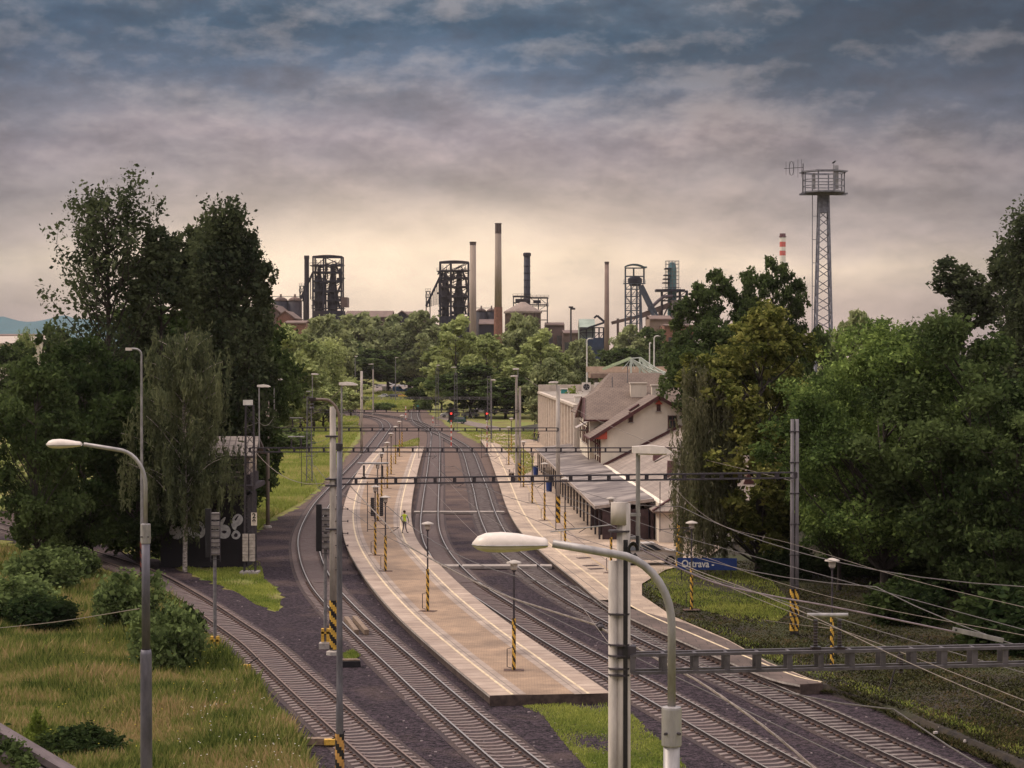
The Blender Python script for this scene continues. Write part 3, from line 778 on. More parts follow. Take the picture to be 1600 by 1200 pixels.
broad('darkb', 22, LM['deep'], 16, 12, 38, 12, 44, .20, .14)
poplar('poplar', 23, LM['popl'], 24, 8, 64, 40, .17, .15, gap=.95, spread=.6)
poplar('poplarb', 24, LM['popl'], 24, 5.5, 52, 40, .17, .10, gap=.9, spread=.5)
poplar('thin', 25, LM['popl'], 24, 9, 48, 24, .16, .26, gap=.75, spread=.42, up=1.3)
weeping('birch', 26, LM['birch'], 15, 9, 52, 2.4, .14, barkb, 12, 13, .22)
weeping('willow', 27, LM['willow'], 12, 7, 40, 6.5, .12, barkb, 11, 11, .35)
broad('gold', 28, LM['gold'], 17, 11, 84, 11, 44, .17, .04, lobe_r=1.15)
broad('locust', 29, LM['locust'], 17, 15, 84, 12, 66, .115, .12, lobe_r=1.7, flat=.4)
broad('locustb', 30, LM['deep'], 17, 14, 76, 13, 52, .15, .06, lobe_r=1.8, flat=.4)  # locust shape in a darker leaf colour, as its shaded version
broad('fara', 31, LM['mid'], 16, 14, 44, 12, 26, .34, .16, lobe_r=1.7)
broad('farb', 32, LM['light'], 16, 12, 40, 12, 26, .32, .12, lobe_r=1.5)
poplar('farc', 33, LM['light'], 16, 7, 36, 26, .28, .08, spread=.6)
broad('fard', 34, LM['deep'], 16, 13, 40, 12, 24, .34, .1, lobe_r=1.8)
broad('lace', 35, LM['deep'], 20, 15, 84, 12, 38, .19, .22, lobe_r=1.3)
broad('clump', 39, LM['popl'], 24, 6.4, 60, 12, 44, .18, .18, lobe_r=1.2, flat=1.0, trunk=.4)
broad('clumpb', 40, LM['popl'], 24, 5.8, 46, 12, 44, .18, .22, lobe_r=1.25, flat=1.1, trunk=.4)
bushy('bush', 36, LM['bush'])
bushy('bushb', 37, LM['bushy'], n=46)
bushy('bushd', 38, LM['dark'], n=50)

def tree(kind, px, Y, top, wpx, label, name='tree', cat='tree', base=0.0, rz=None, group=None, depth=1.0):
    t, h0, w0, used = PROTO[kind]
    X = (px - 800) * Y / F; H = (CH + (HZ - top) * Y / F - base) * (.95 if kind not in ('birch', 'willow', 'thin', 'poplar', 'poplarb') else 1); Wd = wpx * Y / F * 1.06
    sc = (Wd / w0, Wd / w0 * depth, H / h0)
    if rz is None: rz = rnd.uniform(0, 6.28)
    loc = (X, Y, base)
    if not used:
        t.location = loc; t.rotation_euler = (0, 0, rz); t.scale = sc; t['label'] = label; t['category'] = cat; t.name = name
        KIDS[t.name] = list(t.children); PROTO[kind][3] = True
        r = t
    else:
        r = dup(t, loc, rz, label, sc); r['category'] = cat; r.name = name
        if 'group' in r.keys(): del r['group']
    if group: r['group'] = group
    return r
g = 'trees'
# left cluster, nearest first
tree('birch', 288, 131.5, 504, 165, 'weeping birch with white trunk in front of the dark trees, beside the graffiti hut', 'birch_tree')
tree('dark', 130, 140, 515, 190, 'dense dark leafy tree behind the left curved street lamp', 'broadleaf_tree')
tree('darkb', 55, 128, 560, 150, 'dark spreading tree at the left edge above the siding', 'broadleaf_tree')
tree('dark', 215, 135, 600, 170, 'dark low tree directly left of the birch trunk', 'broadleaf_tree')
tree('darkb', 395, 170, 500, 120, 'dark green tree behind the graffiti hut, right of the birch', 'broadleaf_tree')
tree('dark', 300, 160, 560, 230, 'very dark wide tree filling the space behind the birch', 'broadleaf_tree')
tree('thin', 170, 150, 303, 150, 'tall thin poplar with see-through crown, leftmost of the tall group', 'poplar_tree')
tree('clump', 252, 152, 326, 100, 'tall poplar with bushy top, second of the tall group from the left', 'poplar_tree')
tree('clumpb', 300, 160, 318, 92, 'slim poplar between two taller ones in the left group', 'poplar_tree')
tree('poplarb', 350, 156, 316, 84, 'tallest dense poplar right of centre in the left group', 'poplar_tree')
tree('clump', 384, 158, 332, 78, 'rightmost tall poplar of the left group, next to the first blast furnace', 'poplar_tree')
tree('dark', 330, 175, 430, 230, 'broad dark tree behind the poplar trunks of the left group', 'broadleaf_tree')
tree('darkb', 210, 172, 470, 200, 'dark round tree under the leftmost tall poplars', 'broadleaf_tree')
tree('fard', 95, 220, 508, 90, 'dull green tree in front of the far white shed roof', 'broadleaf_tree')
tree('fard', 15, 300, 535, 110, 'dark tree at the far left edge before the pale shed', 'broadleaf_tree')
tree('farc', 40, 330, 522, 22, 'small pointed tree in front of the pale shed roof', 'broadleaf_tree')
tree('farb', 25, 185, 690, 110, 'light green young tree at the left edge behind the siding', 'young_tree')
tree('bush', 95, 165, 728, 100, 'leafy shrub with dark stems beside the siding, under the dark trees', 'shrub', 'shrub')
# lighter trees behind
tree('farb', 452, 380, 508, 100, 'tall light green tree just right of the dark poplar group', 'broadleaf_tree')
tree('farc', 514, 410, 535, 38, 'light green columnar tree left of the white luminaire mast', 'columnar_tree')
tree('farc', 490, 400, 542, 40, 'slender light green tree beside the columnar tree', 'columnar_tree')
tree('farb', 470, 390, 585, 80, 'low light green tree behind the left lattice mast', 'young_tree')
tree('farb', 505, 395, 600, 70, 'bushy young tree below the pair of columnar trees', 'young_tree')
tree('farb', 430, 310, 600, 70, 'bushy light tree behind the far left luminaire pair', 'young_tree')
# treeline across the middle
for i, (k, px, Y, top, wp, lb) in enumerate([
    ('fara', 508, 540, 492, 95, 'rounded green tree in the far treeline below the left blast furnace'),
    ('fara', 560, 760, 488, 90, 'rounded green tree of the far treeline left of the long brown roofs'),
    ('fara', 606, 770, 492, 90, 'round-headed tree with bare dark trunk in the middle of the far treeline'),
    ('fara', 655, 760, 486, 90, 'rounded tree of the far treeline below the second blast furnace'),
    ('fard', 640, 800, 520, 130, 'dark tree standing behind the round-headed trees of the treeline'),
    ('fard', 545, 720, 530, 150, 'dark tree mass behind the left half of the treeline'),
    ('farb', 712, 490, 494, 90, 'big light green tree at the foot of the pale chimney'),
    ('farb', 760, 470, 522, 80, 'light green tree in front of the tallest chimney foot'),
    ('fara', 815, 500, 490, 85, 'leafy tree right of the tallest chimney, below the dark steel stack'),
    ('farb', 845, 460, 515, 80, 'yellowish green tree left of the tall dark floodlight pole'),
    ('farb', 805, 455, 555, 80, 'light green tree standing behind the double luminaire mast'),
    ('fard', 735, 458, 570, 110, 'dark green tree behind the left red signal light'),
    ('fard', 790, 450, 590, 90, 'dark low tree behind the right red signal light'),
    ('fara', 860, 330, 560, 80, 'broad green tree behind the flat white building'),
    ('farb', 690, 520, 560, 60, 'small light tree right of the parked cars gap'),
    ('fard', 665, 530, 590, 60, 'low dark bushy tree right of the car park'),
    ('fara', 905, 520, 530, 60, 'hazy green tree behind the white curved street lamp'),
    ('fard', 945, 620, 545, 80, 'dark hazy tree left of the pale headframe chimney'),
    ('fara', 985, 640, 508, 70, 'rounded tree below the mine headframe'),
    ('fard', 1030, 620, 512, 80, 'dark tree below the scaffolded tower'),
    ('fard', 990, 560, 545, 90, 'low dark tree behind the white steel roof frame'),
    ('fard', 1060, 520, 540, 80, 'dark tree at the right end of the steel roof frame'),
    ('bushb', 895, 300, 585, 50, 'small light shrub on the edge of the flat white building roof line'),
    ('farb', 480, 385, 600, 60, 'light green bushy tree behind the curved arm lamp'),
    ('farb', 548, 460, 590, 50, 'small green tree behind the mast left of the car park'),
    ('bush', 600, 520, 624, 40, 'shrub in front of the parked cars on the left'),
    ('bush', 662, 520, 616, 28, 'green shrub right of the orange car strip'),
    ('bush', 440, 300, 652, 90, 'leafy shrub at the edge of the mown grass behind the wooden hut'),
    ('farb', 400, 290, 620, 60, 'young light tree beside the left concrete mast'),
]): tree(k, px, Y, top, wp, lb, 'shrub' if k.startswith('bush') else 'broadleaf_tree', 'shrub' if k.startswith('bush') else 'tree')
# right cluster; dark leaf colours and added low layers stand in for deep shade
tree('lace', 1115, 235, 412, 150, 'lacy dark tree standing right behind the scaffolded tower', 'broadleaf_tree', base=.3)
tree('lace', 1208, 240, 392, 130, 'tall lacy dark tree left of the steel lattice tower', 'broadleaf_tree', base=.3, rz=2.0)
tree('darkb', 1120, 200, 500, 140, 'dark green tree behind the willow', 'broadleaf_tree', base=.3)
tree('darkb', 1095, 260, 540, 120, 'dark tree behind the end of the roof frame and willow top', 'broadleaf_tree', base=.3)
tree('willow', 1102, 126.5, 556, 100, 'drooping willow curtain beside the gabled station house', 'willow_tree', base=.3)
tree('gold', 1186, 127, 474, 225, 'golden green linden with clumped foliage left of the striped right mast', 'linden_tree', base=.3)
tree('fard', 1285, 190, 510, 70, 'brownish green tree at the foot of the lattice tower', 'broadleaf_tree', base=.3)
tree('locust', 1382, 112, 490, 310, 'bright green feathery locust tree, largest on the right side', 'locust_tree', base=.3)
tree('locustb', 1515, 108, 475, 300, 'dark feathery locust tree at the right edge', 'locust_tree', base=.3)
tree('locustb', 1440, 128, 500, 260, 'shaded locust tree behind the two front locusts', 'locust_tree', base=.3)
tree('dark', 1600, 118, 560, 260, 'dark tree filling the right edge below the locust', 'broadleaf_tree', base=.3)
tree('dark', 1300, 145, 600, 180, 'dark tree in deep shade behind the striped right mast', 'broadleaf_tree', base=.3)
tree('dark', 1500, 150, 600, 300, 'dark background tree behind the locust trunks', 'broadleaf_tree', base=.3)
tree('clumpb', 1505, 190, 386, 96, 'dark poplar left of the right edge, above the locusts', 'poplar_tree', base=.3)
tree('clump', 1582, 185, 352, 96, 'taller dark poplar touching the right edge', 'poplar_tree', base=.3)
tree('poplar', 1640, 180, 300, 120, 'tallest poplar, mostly outside the right edge', 'poplar_tree', base=.3)
tree('fara', 1340, 200, 488, 140, 'dull green tree behind the bright locust top', 'broadleaf_tree', base=.3)
tree('locust', 1312, 118, 560, 150, 'low spreading bright green locust branch mass behind the banded twin mast', 'locust_tree', base=.3, rz=1.0)
tree('locustb', 1390, 122, 640, 260, 'shaded locust filling the gap under the bright locust', 'locust_tree', base=.3)
tree('dark', 1420, 140, 640, 260, 'dark tree in deep shade behind the two front locust trunks', 'broadleaf_tree', base=.3)
tree('dark', 1210, 160, 640, 200, 'dark tree in shade behind the golden linden', 'broadleaf_tree', base=.3)
tree('dark', 1640, 135, 560, 300, 'dark tree behind the right edge trees', 'broadleaf_tree', base=.3)
tree('locustb', 1590, 104, 560, 240, 'dark locust leaning in from the right edge', 'locust_tree', base=.3)
tree('bushd', 1340, 128, 860, 160, 'dark undergrowth behind the shaded platform lamp', 'shrub', 'shrub', base=.3)
tree('bushd', 1500, 118, 870, 180, 'dark undergrowth between the right edge locust trunks', 'shrub', 'shrub', base=.3)
tree('bushd', 1590, 95, 880, 200, 'dark shrub low at the right edge under the trees', 'shrub', 'shrub', base=.3)
tree('bushd', 1420, 104, 880, 120, 'dark shrub between the locust trunks', 'shrub', 'shrub', base=.3)
tree('bushd', 1230, 125, 830, 90, 'dark shrub under the golden linden', 'shrub', 'shrub', base=.3)
# left foreground bushes
for k, px, by, top, wp, lb in [
    ('bush', 65, 925, 826, 120, 'large green bush at the left edge of the meadow, upper one'),
    ('bush', 10, 975, 868, 150, 'rounded green bush at the left edge of the meadow, middle one'),
    ('bushd', 62, 985, 905, 110, 'dark rounded bush above the thin wire left of the lamp pole'),
    ('bush', 122, 905, 836, 70, 'small bush beside the siding rails, left of the street lamp'),
    ('bush', 82, 880, 806, 60, 'grey-green bush in front of the siding, under the dark trees'),
    ('bush', 202, 985, 850, 115, 'tall bush just left of the street lamp pole'),
    ('bush', 258, 1048, 902, 118, 'large fresh green bush right of the street lamp pole'),
    ('bushd', 295, 1010, 925, 50, 'dark low bush between the fresh green one and the siding'),
    ('bushb', 92, 966, 928, 40, 'small yellow-green bush in the middle of the meadow'),
    ('bushd', 120, 1195, 1112, 130, 'dark weedy bush near the concrete corner wall'),
    ('bushb', 55, 1185, 1090, 36, 'tall yellowish weed clump near the concrete corner wall'),
    ('bushd', 160, 845, 790, 60, 'dark low shrub under the dark trees by the siding')]:
    tree(k, px, 44400 / (by - 555), top, wp, lb, 'bush', 'bush', base=-.05)
for k, (t, h, w_, used) in PROTO.items():
    if not used:
        for c in list(t.children): bpy.data.objects.remove(c)
        bpy.data.objects.remove(t)
# ------------------------------------------------------------------ far hills and works
def ridge(name, Y, x0, x1, pts, m):
    b = MB(); n = 60
    xs = np.linspace(x0, x1, n); px = [p[0] for p in pts]; py = [p[1] for p in pts]
    for i, x in enumerate(xs):
        y = np.interp(x, px, py) + 1.2 * math.sin(i * 1.7) + .8 * math.sin(i * .6)
        t = W(x, y, Y); b.v += [(t.x, Y - 900, -2), (t.x, Y, t.z), (t.x, Y + 900, -2)]
    for i in range(n - 1):
        for k in (0, 1): b.f.append((3 * i + k, 3 * i + 3 + k, 3 * i + 4 + k, 3 * i + 1 + k)); b.m.append(0)
    b.build(name, m, kind='structure', smooth=True)
ridge('hills', 5000, -300, 420, [(-300, 500), (-80, 500), (0, 494), (28, 500), (48, 506), (70, 499), (100, 492), (140, 500), (260, 512), (420, 530)], mat('hill_forest_haze_tint', (.022, .085, .105), .95, .004, .2))  # forest colour turned blue to carry the haze of distance

brickm = mat('red_brick', (.20, .09, .062), .9, 1.2, .3)
cream = mat('cream_wall', (.52, .41, .33), .85, 1.6, .14, stretch=(1, 1, .5))
whitew = mat('white_wall', (.58, .49, .40), .85, .6, .16, stretch=(1, 1, .4))
roofbr = mat('brown_roof', (.16, .105, .085), .85, .4, .3)
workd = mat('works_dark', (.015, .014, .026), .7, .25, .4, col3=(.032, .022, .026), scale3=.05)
worko = mat('works_brown', (.14, .09, .075), .8, .15, .35)
chim = mat('chimney_concrete', (.30, .23, .185), .85, .08, .25, stretch=(1, 1, .3))
chimd = mat('chimney_soot', (.09, .06, .055), .85, .2, .3)

def bricks(px, py, Y): p = W(px, py, Y); return p
def chimney(px, base_y, top_y, wb, wt, Y, label, m, capm=None, cap=6, low=None):
    s = Y / F; X = (px - 800) * s; H = CH + (HZ - top_y) * s
    t = thing('chimney', label, 'chimney', (X, Y, 0))
    r0, r1 = wb * s / 2, wt * s / 2; hc = cap * s
    zlow = (CH + (HZ - low) * s) if low else 0
    rl = r0 + (r1 - r0) * zlow / H
    b = MB(); b.lathe((0, 0, 0), [(rl, zlow), (r1 + (r0 - r1) * hc / H, H - hc)], 20)
    b.build('shaft', m, t, smooth=True)
    b = MB(); b.lathe((0, 0, 0), [(r1 * 1.0 + .02, H - hc), (r1 * 1.06, H - hc), (r1 * 1.04, H - .6), (r1 * 1.14, H - .5), (r1 * 1.14, H), (r1 * .8, H)], 20)
    b.build('cap', capm or m, t)
    if low:
        MB().lathe((0, 0, 0), [(r0 * 1.12, 0), (rl * 1.12, zlow)], 20).build('plinth', brickm, t)
    return t
chimney(739, 500, 378, 11.5, 9.5, 1150, 'pale brown chimney left of the tallest chimney', chim, chimd, 5)
chimney(778.5, 515, 349, 13.5, 9.5, 1080, 'tallest brown chimney with brick foot, in the centre', chim, chimd, 16, low=480)
chimney(948, 520, 409, 9, 6.5, 1050, 'slender brown chimney left of the mine headframe', mat('chimney_brown', (.20, .135, .11), .85, .1, .25), chimd, 4)
# dark riveted stack with bands
s = 1180 / F; t = thing('steel_stack', 'dark steel stack with a collar, standing behind the conical roof hall', 'chimney', ((823.5 - 800) * s, 1180, 0))
H = CH + (HZ - 395) * s
b = MB().lathe((0, 0, 0), [(5.2 * s, 0), (5.0 * s, H - 2)], 16); b.build('shaft', workd, t, smooth=True)
m = MB()
for i in range(9): z = H * (.45 + .055 * i); m.lathe((0, 0, z), [(5.35 * s, 0), (5.35 * s, .5)], 16)
m.lathe((0, 0, H - 2), [(6.2 * s, 0), (6.2 * s, 1.6), (5 * s, 2)], 16); m.build('collar', workd, t)
# red and white chimney far off
Y = 2600; s = Y / F; H = CH + (HZ - 365) * s; t = thing('striped_chimney', 'red and white banded chimney rising behind the trees left of the lattice tower', 'chimney', ((1222.5 - 800) * s, Y, 0))
zs = [0, H - 52 * s, H - 41 * s, H - 34.5 * s, H - 27 * s, H - 21 * s, H - 13 * s, H - 6.5 * s, H]
cs = ['w', 'w', 'w', 'r', 'w', 'r', 'w', 'd']
bm_ = {'w': MB(), 'r': MB(), 'd': MB()}
for a, b2, c in zip(zs[:-1], zs[1:], cs):
    ra, rb = 5.6 * s - (a / H) * .9 * s, 5.6 * s - (b2 / H) * .9 * s; bm_[c].lathe((0, 0, a), [(ra, 0), (rb, b2 - a)], 16)
bm_['w'].build('shaft', whitep, t); bm_['r'].build('red_bands', redp, t); bm_['d'].lathe((0, 0, H - 5.5 * s), [(6 * s, 0), (6 * s, 1)], 16).build('cap', mat('cap_maroon', (.12, .04, .05), .8), t)

def local(px0, Y):
    s = Y / F
    return lambda px, py, d=0.0: Vector(((px - px0) * s, d * s, CH + (HZ - py) * s))
def lattice(b, P, xs, ys, d, w, brace=True, rnd_=None):
    "steel frame in pixel coordinates: columns xs, levels ys, depth d"
    for dd in (-d / 2, d / 2):
        for x in xs: b.bar(P(x, ys[0], dd), P(x, ys[-1], dd), w)
        for y in ys: b.bar(P(xs[0], y, dd), P(xs[-1], y, dd), w * .8)
        if brace:
            for i in range(len(xs) - 1):
                for j in range(len(ys) - 1):
                    if rnd.random() < .38: b.bar(P(xs[i], ys[j], dd), P(xs[i + 1], ys[j + 1], dd), w * .5)
                    elif rnd.random() < .3: b.bar(P(xs[i + 1], ys[j], dd), P(xs[i], ys[j + 1], dd), w * .5)
    for y in ys:
        for x in xs: b.bar(P(x, y, -d / 2), P(x, y, d / 2), w * .8)
def decks(b, P, x0, x1, ys, d):
    for y in ys:
        q = P(x0, y); r = P(x1, y); s_ = abs(P(1, 0).x - P(0, 0).x)
        b.b3(q.x, r.x, -d / 2 * s_, d / 2 * s_, q.z - .25, q.z + .15)
        for k in (0.9, 1.7): b.bar((q.x, -d / 2 * s_, q.z + k), (r.x, -d / 2 * s_, q.z + k), .14)
        n = max(2, int((r.x - q.x) / 2.2))
        for i in range(n + 1): X = q.x + (r.x - q.x) * i / n; b.bar((X, -d / 2 * s_, q.z), (X, -d / 2 * s_, q.z + 1.7), .14)
def furnace(px0, Y, label, sh, stack):
    "sh: pixel shift applied to the left furnace's drawing"
    P0 = local(px0, Y); dx, dy, k = sh
    P = lambda x, y, d=0.0: P0(x * 1.0 + dx, y + dy, d)
    t = thing('blast_furnace', label, 'blast furnace', ((px0 - 800) * Y / F, Y, 0))
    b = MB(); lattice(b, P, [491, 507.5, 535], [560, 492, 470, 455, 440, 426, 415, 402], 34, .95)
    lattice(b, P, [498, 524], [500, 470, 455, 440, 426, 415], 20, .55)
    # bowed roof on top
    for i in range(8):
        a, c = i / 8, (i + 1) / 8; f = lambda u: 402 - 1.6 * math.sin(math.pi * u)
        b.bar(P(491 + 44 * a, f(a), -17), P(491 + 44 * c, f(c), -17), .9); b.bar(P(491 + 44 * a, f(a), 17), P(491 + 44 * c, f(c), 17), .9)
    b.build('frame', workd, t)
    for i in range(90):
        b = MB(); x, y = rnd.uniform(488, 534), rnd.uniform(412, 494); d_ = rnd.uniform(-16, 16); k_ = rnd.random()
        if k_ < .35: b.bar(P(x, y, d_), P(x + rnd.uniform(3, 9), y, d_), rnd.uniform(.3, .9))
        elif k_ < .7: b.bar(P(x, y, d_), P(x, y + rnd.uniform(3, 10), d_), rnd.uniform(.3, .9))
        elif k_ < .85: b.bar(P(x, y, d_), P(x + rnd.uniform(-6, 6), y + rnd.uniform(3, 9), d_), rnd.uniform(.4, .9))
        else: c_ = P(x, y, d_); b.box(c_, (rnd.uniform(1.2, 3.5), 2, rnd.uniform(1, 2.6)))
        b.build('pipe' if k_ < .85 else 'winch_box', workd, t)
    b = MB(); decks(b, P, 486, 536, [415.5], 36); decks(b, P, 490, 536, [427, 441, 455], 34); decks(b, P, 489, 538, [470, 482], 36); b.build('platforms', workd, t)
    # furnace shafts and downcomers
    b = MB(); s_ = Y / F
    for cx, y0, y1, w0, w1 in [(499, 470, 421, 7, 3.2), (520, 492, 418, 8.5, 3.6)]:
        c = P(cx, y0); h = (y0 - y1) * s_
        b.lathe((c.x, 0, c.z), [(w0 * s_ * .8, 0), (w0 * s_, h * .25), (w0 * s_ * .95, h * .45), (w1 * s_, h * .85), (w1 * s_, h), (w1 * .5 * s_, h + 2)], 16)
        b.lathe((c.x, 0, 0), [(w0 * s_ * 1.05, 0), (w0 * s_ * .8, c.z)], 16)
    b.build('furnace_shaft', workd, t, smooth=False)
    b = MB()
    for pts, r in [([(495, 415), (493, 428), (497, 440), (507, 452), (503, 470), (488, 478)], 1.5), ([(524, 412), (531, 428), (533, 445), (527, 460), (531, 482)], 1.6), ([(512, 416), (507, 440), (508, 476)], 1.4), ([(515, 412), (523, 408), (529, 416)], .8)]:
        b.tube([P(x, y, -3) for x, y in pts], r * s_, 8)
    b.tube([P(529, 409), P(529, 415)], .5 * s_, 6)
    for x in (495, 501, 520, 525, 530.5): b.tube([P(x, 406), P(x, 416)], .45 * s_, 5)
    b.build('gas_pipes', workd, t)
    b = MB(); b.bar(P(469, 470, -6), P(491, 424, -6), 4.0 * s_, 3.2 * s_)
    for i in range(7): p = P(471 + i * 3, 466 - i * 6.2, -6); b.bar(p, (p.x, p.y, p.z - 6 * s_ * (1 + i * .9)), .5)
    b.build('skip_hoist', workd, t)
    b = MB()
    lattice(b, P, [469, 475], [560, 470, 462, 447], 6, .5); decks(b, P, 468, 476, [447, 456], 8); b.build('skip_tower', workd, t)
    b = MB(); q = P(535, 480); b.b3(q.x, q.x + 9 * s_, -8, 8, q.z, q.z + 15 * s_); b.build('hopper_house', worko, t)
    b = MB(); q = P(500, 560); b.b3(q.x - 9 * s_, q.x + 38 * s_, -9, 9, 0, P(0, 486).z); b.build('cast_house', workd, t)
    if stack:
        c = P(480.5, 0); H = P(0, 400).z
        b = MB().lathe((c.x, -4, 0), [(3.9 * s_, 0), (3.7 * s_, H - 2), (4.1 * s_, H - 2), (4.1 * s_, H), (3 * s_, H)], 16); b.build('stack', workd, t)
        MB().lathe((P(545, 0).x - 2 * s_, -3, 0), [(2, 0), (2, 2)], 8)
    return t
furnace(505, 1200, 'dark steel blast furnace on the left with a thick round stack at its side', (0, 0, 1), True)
furnace(705, 1220, 'dark steel blast furnace right of the long brown roofs, beside the pale chimney', (197, 8.5, 1), False)

# domed stoves and gas cleaning tanks
def domes(px0, xs, y_top, r, Y, label, y_low=520):
    P = local(px0, Y); s_ = Y / F; t = thing('storage_silos', label, 'silos', ((px0 - 800) * s_, Y, 0))
    for x in xs:
        c = P(x, 0); zt = P(0, y_top).z
        b = MB().lathe((c.x, 0, 0), [(r * s_, 0), (r * s_, zt - r * .62 * s_)], 20); b.build('tank', workd, t, smooth=True)
        b = MB().lathe((c.x, 0, 0), [(r * s_ * 1.04, zt - r * .62 * s_), (r * s_ * .85, zt - r * .3 * s_), (r * s_ * .5, zt - r * .08 * s_), (r * s_ * .15, zt), (r * .15 * s_, zt + 1.6), (.3, zt + 1.7)], 20); b.build('dome', worko, t, smooth=True)
    z = P(0, y_top - .5).z; b = MB(); b.bar((P(xs[0] - r, 0).x, -r * s_, z), (P(xs[-1] + r, 0).x, -r * s_, z), .3)
    for x in xs: b.bar((P(x, 0).x, -r * s_, z - r * .8 * s_), (P(x, 0).x, -r * s_, z), .25)
    b.build('handrail', workd, t)
domes(450, [439, 461], 464, 11, 1190, 'pair of dark domed silos left of the first blast furnace')
domes(757, [752, 768, ], 482, 8, 1240, 'pair of small domed silos between the two brown chimneys')

def shed(px0, px1, y_eave, y_ridge, Y, depth, label, wm, rm, gable=False, name='factory_hall', low=None):
    s_ = Y / F; x0, x1 = (px0 - 800) * s_, (px1 - 800) * s_; ze, zr = CH + (HZ - y_eave) * s_, CH + (HZ - y_ridge) * s_
    cx = (x0 + x1) / 2; t = thing(name, label, 'building', (cx, Y, 0)); h = (x1 - x0) / 2
    MB().b3(-h, h, 0, depth, 0, ze).build('walls', wm, t)
    b = MB()
    if gable:   # ridge runs away from the viewer
        b.slab([(-h - 1, -1, ze), (0, -1, zr), (0, depth, zr), (-h - 1, depth, ze)], (0, 0, -.6)); b.slab([(h + 1, -1, ze), (h + 1, depth, ze), (0, depth, zr), (0, -1, zr)], (0, 0, -.6))
        g = MB().slab([(-h, .02, ze - .1), (h, .02, ze - .1), (0, .02, zr - .5)], (0, .5, 0)); g.build('gable', wm, t)
    else:
        b.slab([(-h, -1, ze), (h, -1, ze), (h, depth / 2, zr), (-h, depth / 2, zr)], (0, 0, -.6)); b.slab([(-h, depth / 2, zr), (h, depth / 2, zr), (h, depth + 1, ze), (-h, depth + 1, ze)], (0, 0, -.6))
    b.build('roof', rm, t)
    n = max(2, int(2 * h / 9)); wm_ = MB()
    for i in range(n): X = -h + (i + .5) * 2 * h / n; wm_.b3(X - 1.6, X + 1.6, -.12, .05, ze * .55, ze * .8)
    wm_.build('window_band', glassd, t)
    return t
shed(413, 436, 488, 475, 1130, 60, 'grey gabled works building at the left, beside the silos', worko, roofbr, True)
shed(432, 459, 497, 485, 1100, 40, 'small gabled works building with orange brick end, under the silos', brickm, roofbr, True)
shed(444, 478, 504, 500, 1080, 30, 'low red brick works building at the foot of the left furnace', brickm, roofbr)
shed(538, 612, 495, 484.5, 1210, 40, 'long brown-roofed hall between the two furnaces', worko, roofbr)
shed(614, 642, 497, 485, 1195, 50, 'dark gabled hall next to the long brown-roofed hall', workd, roofbr, True)
shed(630, 668, 495, 485.5, 1215, 40, 'brown-roofed hall at the left foot of the second furnace', worko, roofbr)
shed(748, 776, 506, 498, 1170, 40, 'dark low hall with pale roof between the two brown chimneys', workd, worko)
shed(852, 882, 507, 503, 1150, 30, 'low brown works building right of the framed tower', worko, roofbr)
shed(880, 906, 520, 515, 1120, 40, 'low purple-brown hall behind the floodlight pole', worko, worko)

# conical roof hall with the framed tower
Y = 1130; P = local(820, Y); s_ = Y / F
t = thing('gas_holder_hall', 'round hall with flat conical roof below the dark steel stack', 'building', ((820 - 800) * s_, Y, 0))
c = P(817, 0); ze, zr = P(0, 487).z, P(0, 472).z
b = MB().lathe((c.x, 0, 0), [(26 * s_, 0), (26 * s_, ze)], 12); b.build('wall', worko, t)
b = MB().lathe((c.x, 0, 0), [(30 * s_, ze - 1), (30 * s_, ze), (9 * s_, zr - 1.2), (4 * s_, zr), (3 * s_, zr)], 12); b.build('roof', mat('works_roof_pale', (.24, .18, .15), .85, .08, .4), t)
b = MB()
for i in range(14): a = math.pi * (1 + i / 13); b.bar((c.x + 26.4 * s_ * math.cos(a), 26.4 * s_ * math.sin(a), 0), (c.x + 26.4 * s_ * math.cos(a), 26.4 * s_ * math.sin(a), ze), 1.2)
b.build('buttresses', worko, t)
t = thing('framed_tower', 'dark open steel gantry around the foot of the steel stack', 'tower', ((830 - 800) * s_, Y + 30, 0))
P = local(830, Y + 30); b = MB(); lattice(b, P, [828, 842, 856], [560, 500, 486, 476, 465], 14, .55); lattice(b, P, [803, 815, 828], [480, 473, 463], 12, .6)
b.build('frame', workd, t); b = MB(); decks(b, P, 802, 830, [464], 14); decks(b, P, 826, 858, [466, 478], 14); q = P(806, 472); b.b3(q.x, q.x + 20 * s_, -3, 3, q.z, q.z + 5 * s_); q = P(834, 474); b.b3(q.x, q.x + 12 * s_, -3, 3, q.z, q.z + 5 * s_); b.build('platforms', workd, t)

# mine headframe
Y = 1000; P = local(992, Y); s_ = Y / F; hb = mat('headframe_blue', (.065, .075, .10), .6, .3, .3)
t = thing('mine_headframe', 'blue-grey mine headframe with curved roof and slanting braced legs', 'headframe', ((992 - 800) * s_, Y, 0))
b = MB(); lattice(b, P, [977, 986, 995, 1000], [560, 505, 495, 485, 474, 463, 452, 443], 16, .5, True); lattice(b, P, [977, 990, 1006], [443, 432, 419], 16, .5, False)
b.bar(P(1000, 443, -8), P(1004, 560, -8), .7); b.bar(P(977, 443, -8), P(976, 560, -8), .7); b.build('frame', hb, t)
b = MB()
for d in (-8, 8):
    b.bar(P(999, 447, d), P(1030, 512, d), 1.3); b.bar(P(1003, 445, d), P(1036, 512, d), .9)
    for i in range(10): b.bar(P(999 + i * 3.1, 447 + i * 6.5, d), P(1004 + i * 3.1, 449 + i * 6.5, d), .5)
for i in range(11): b.bar(P(1000 + i * 3.1, 447 + i * 6.5, -8), P(1000 + i * 3.1, 447 + i * 6.5, 8), .4)
b.build('slanting_legs', hb, t)
b = MB(); n = 8
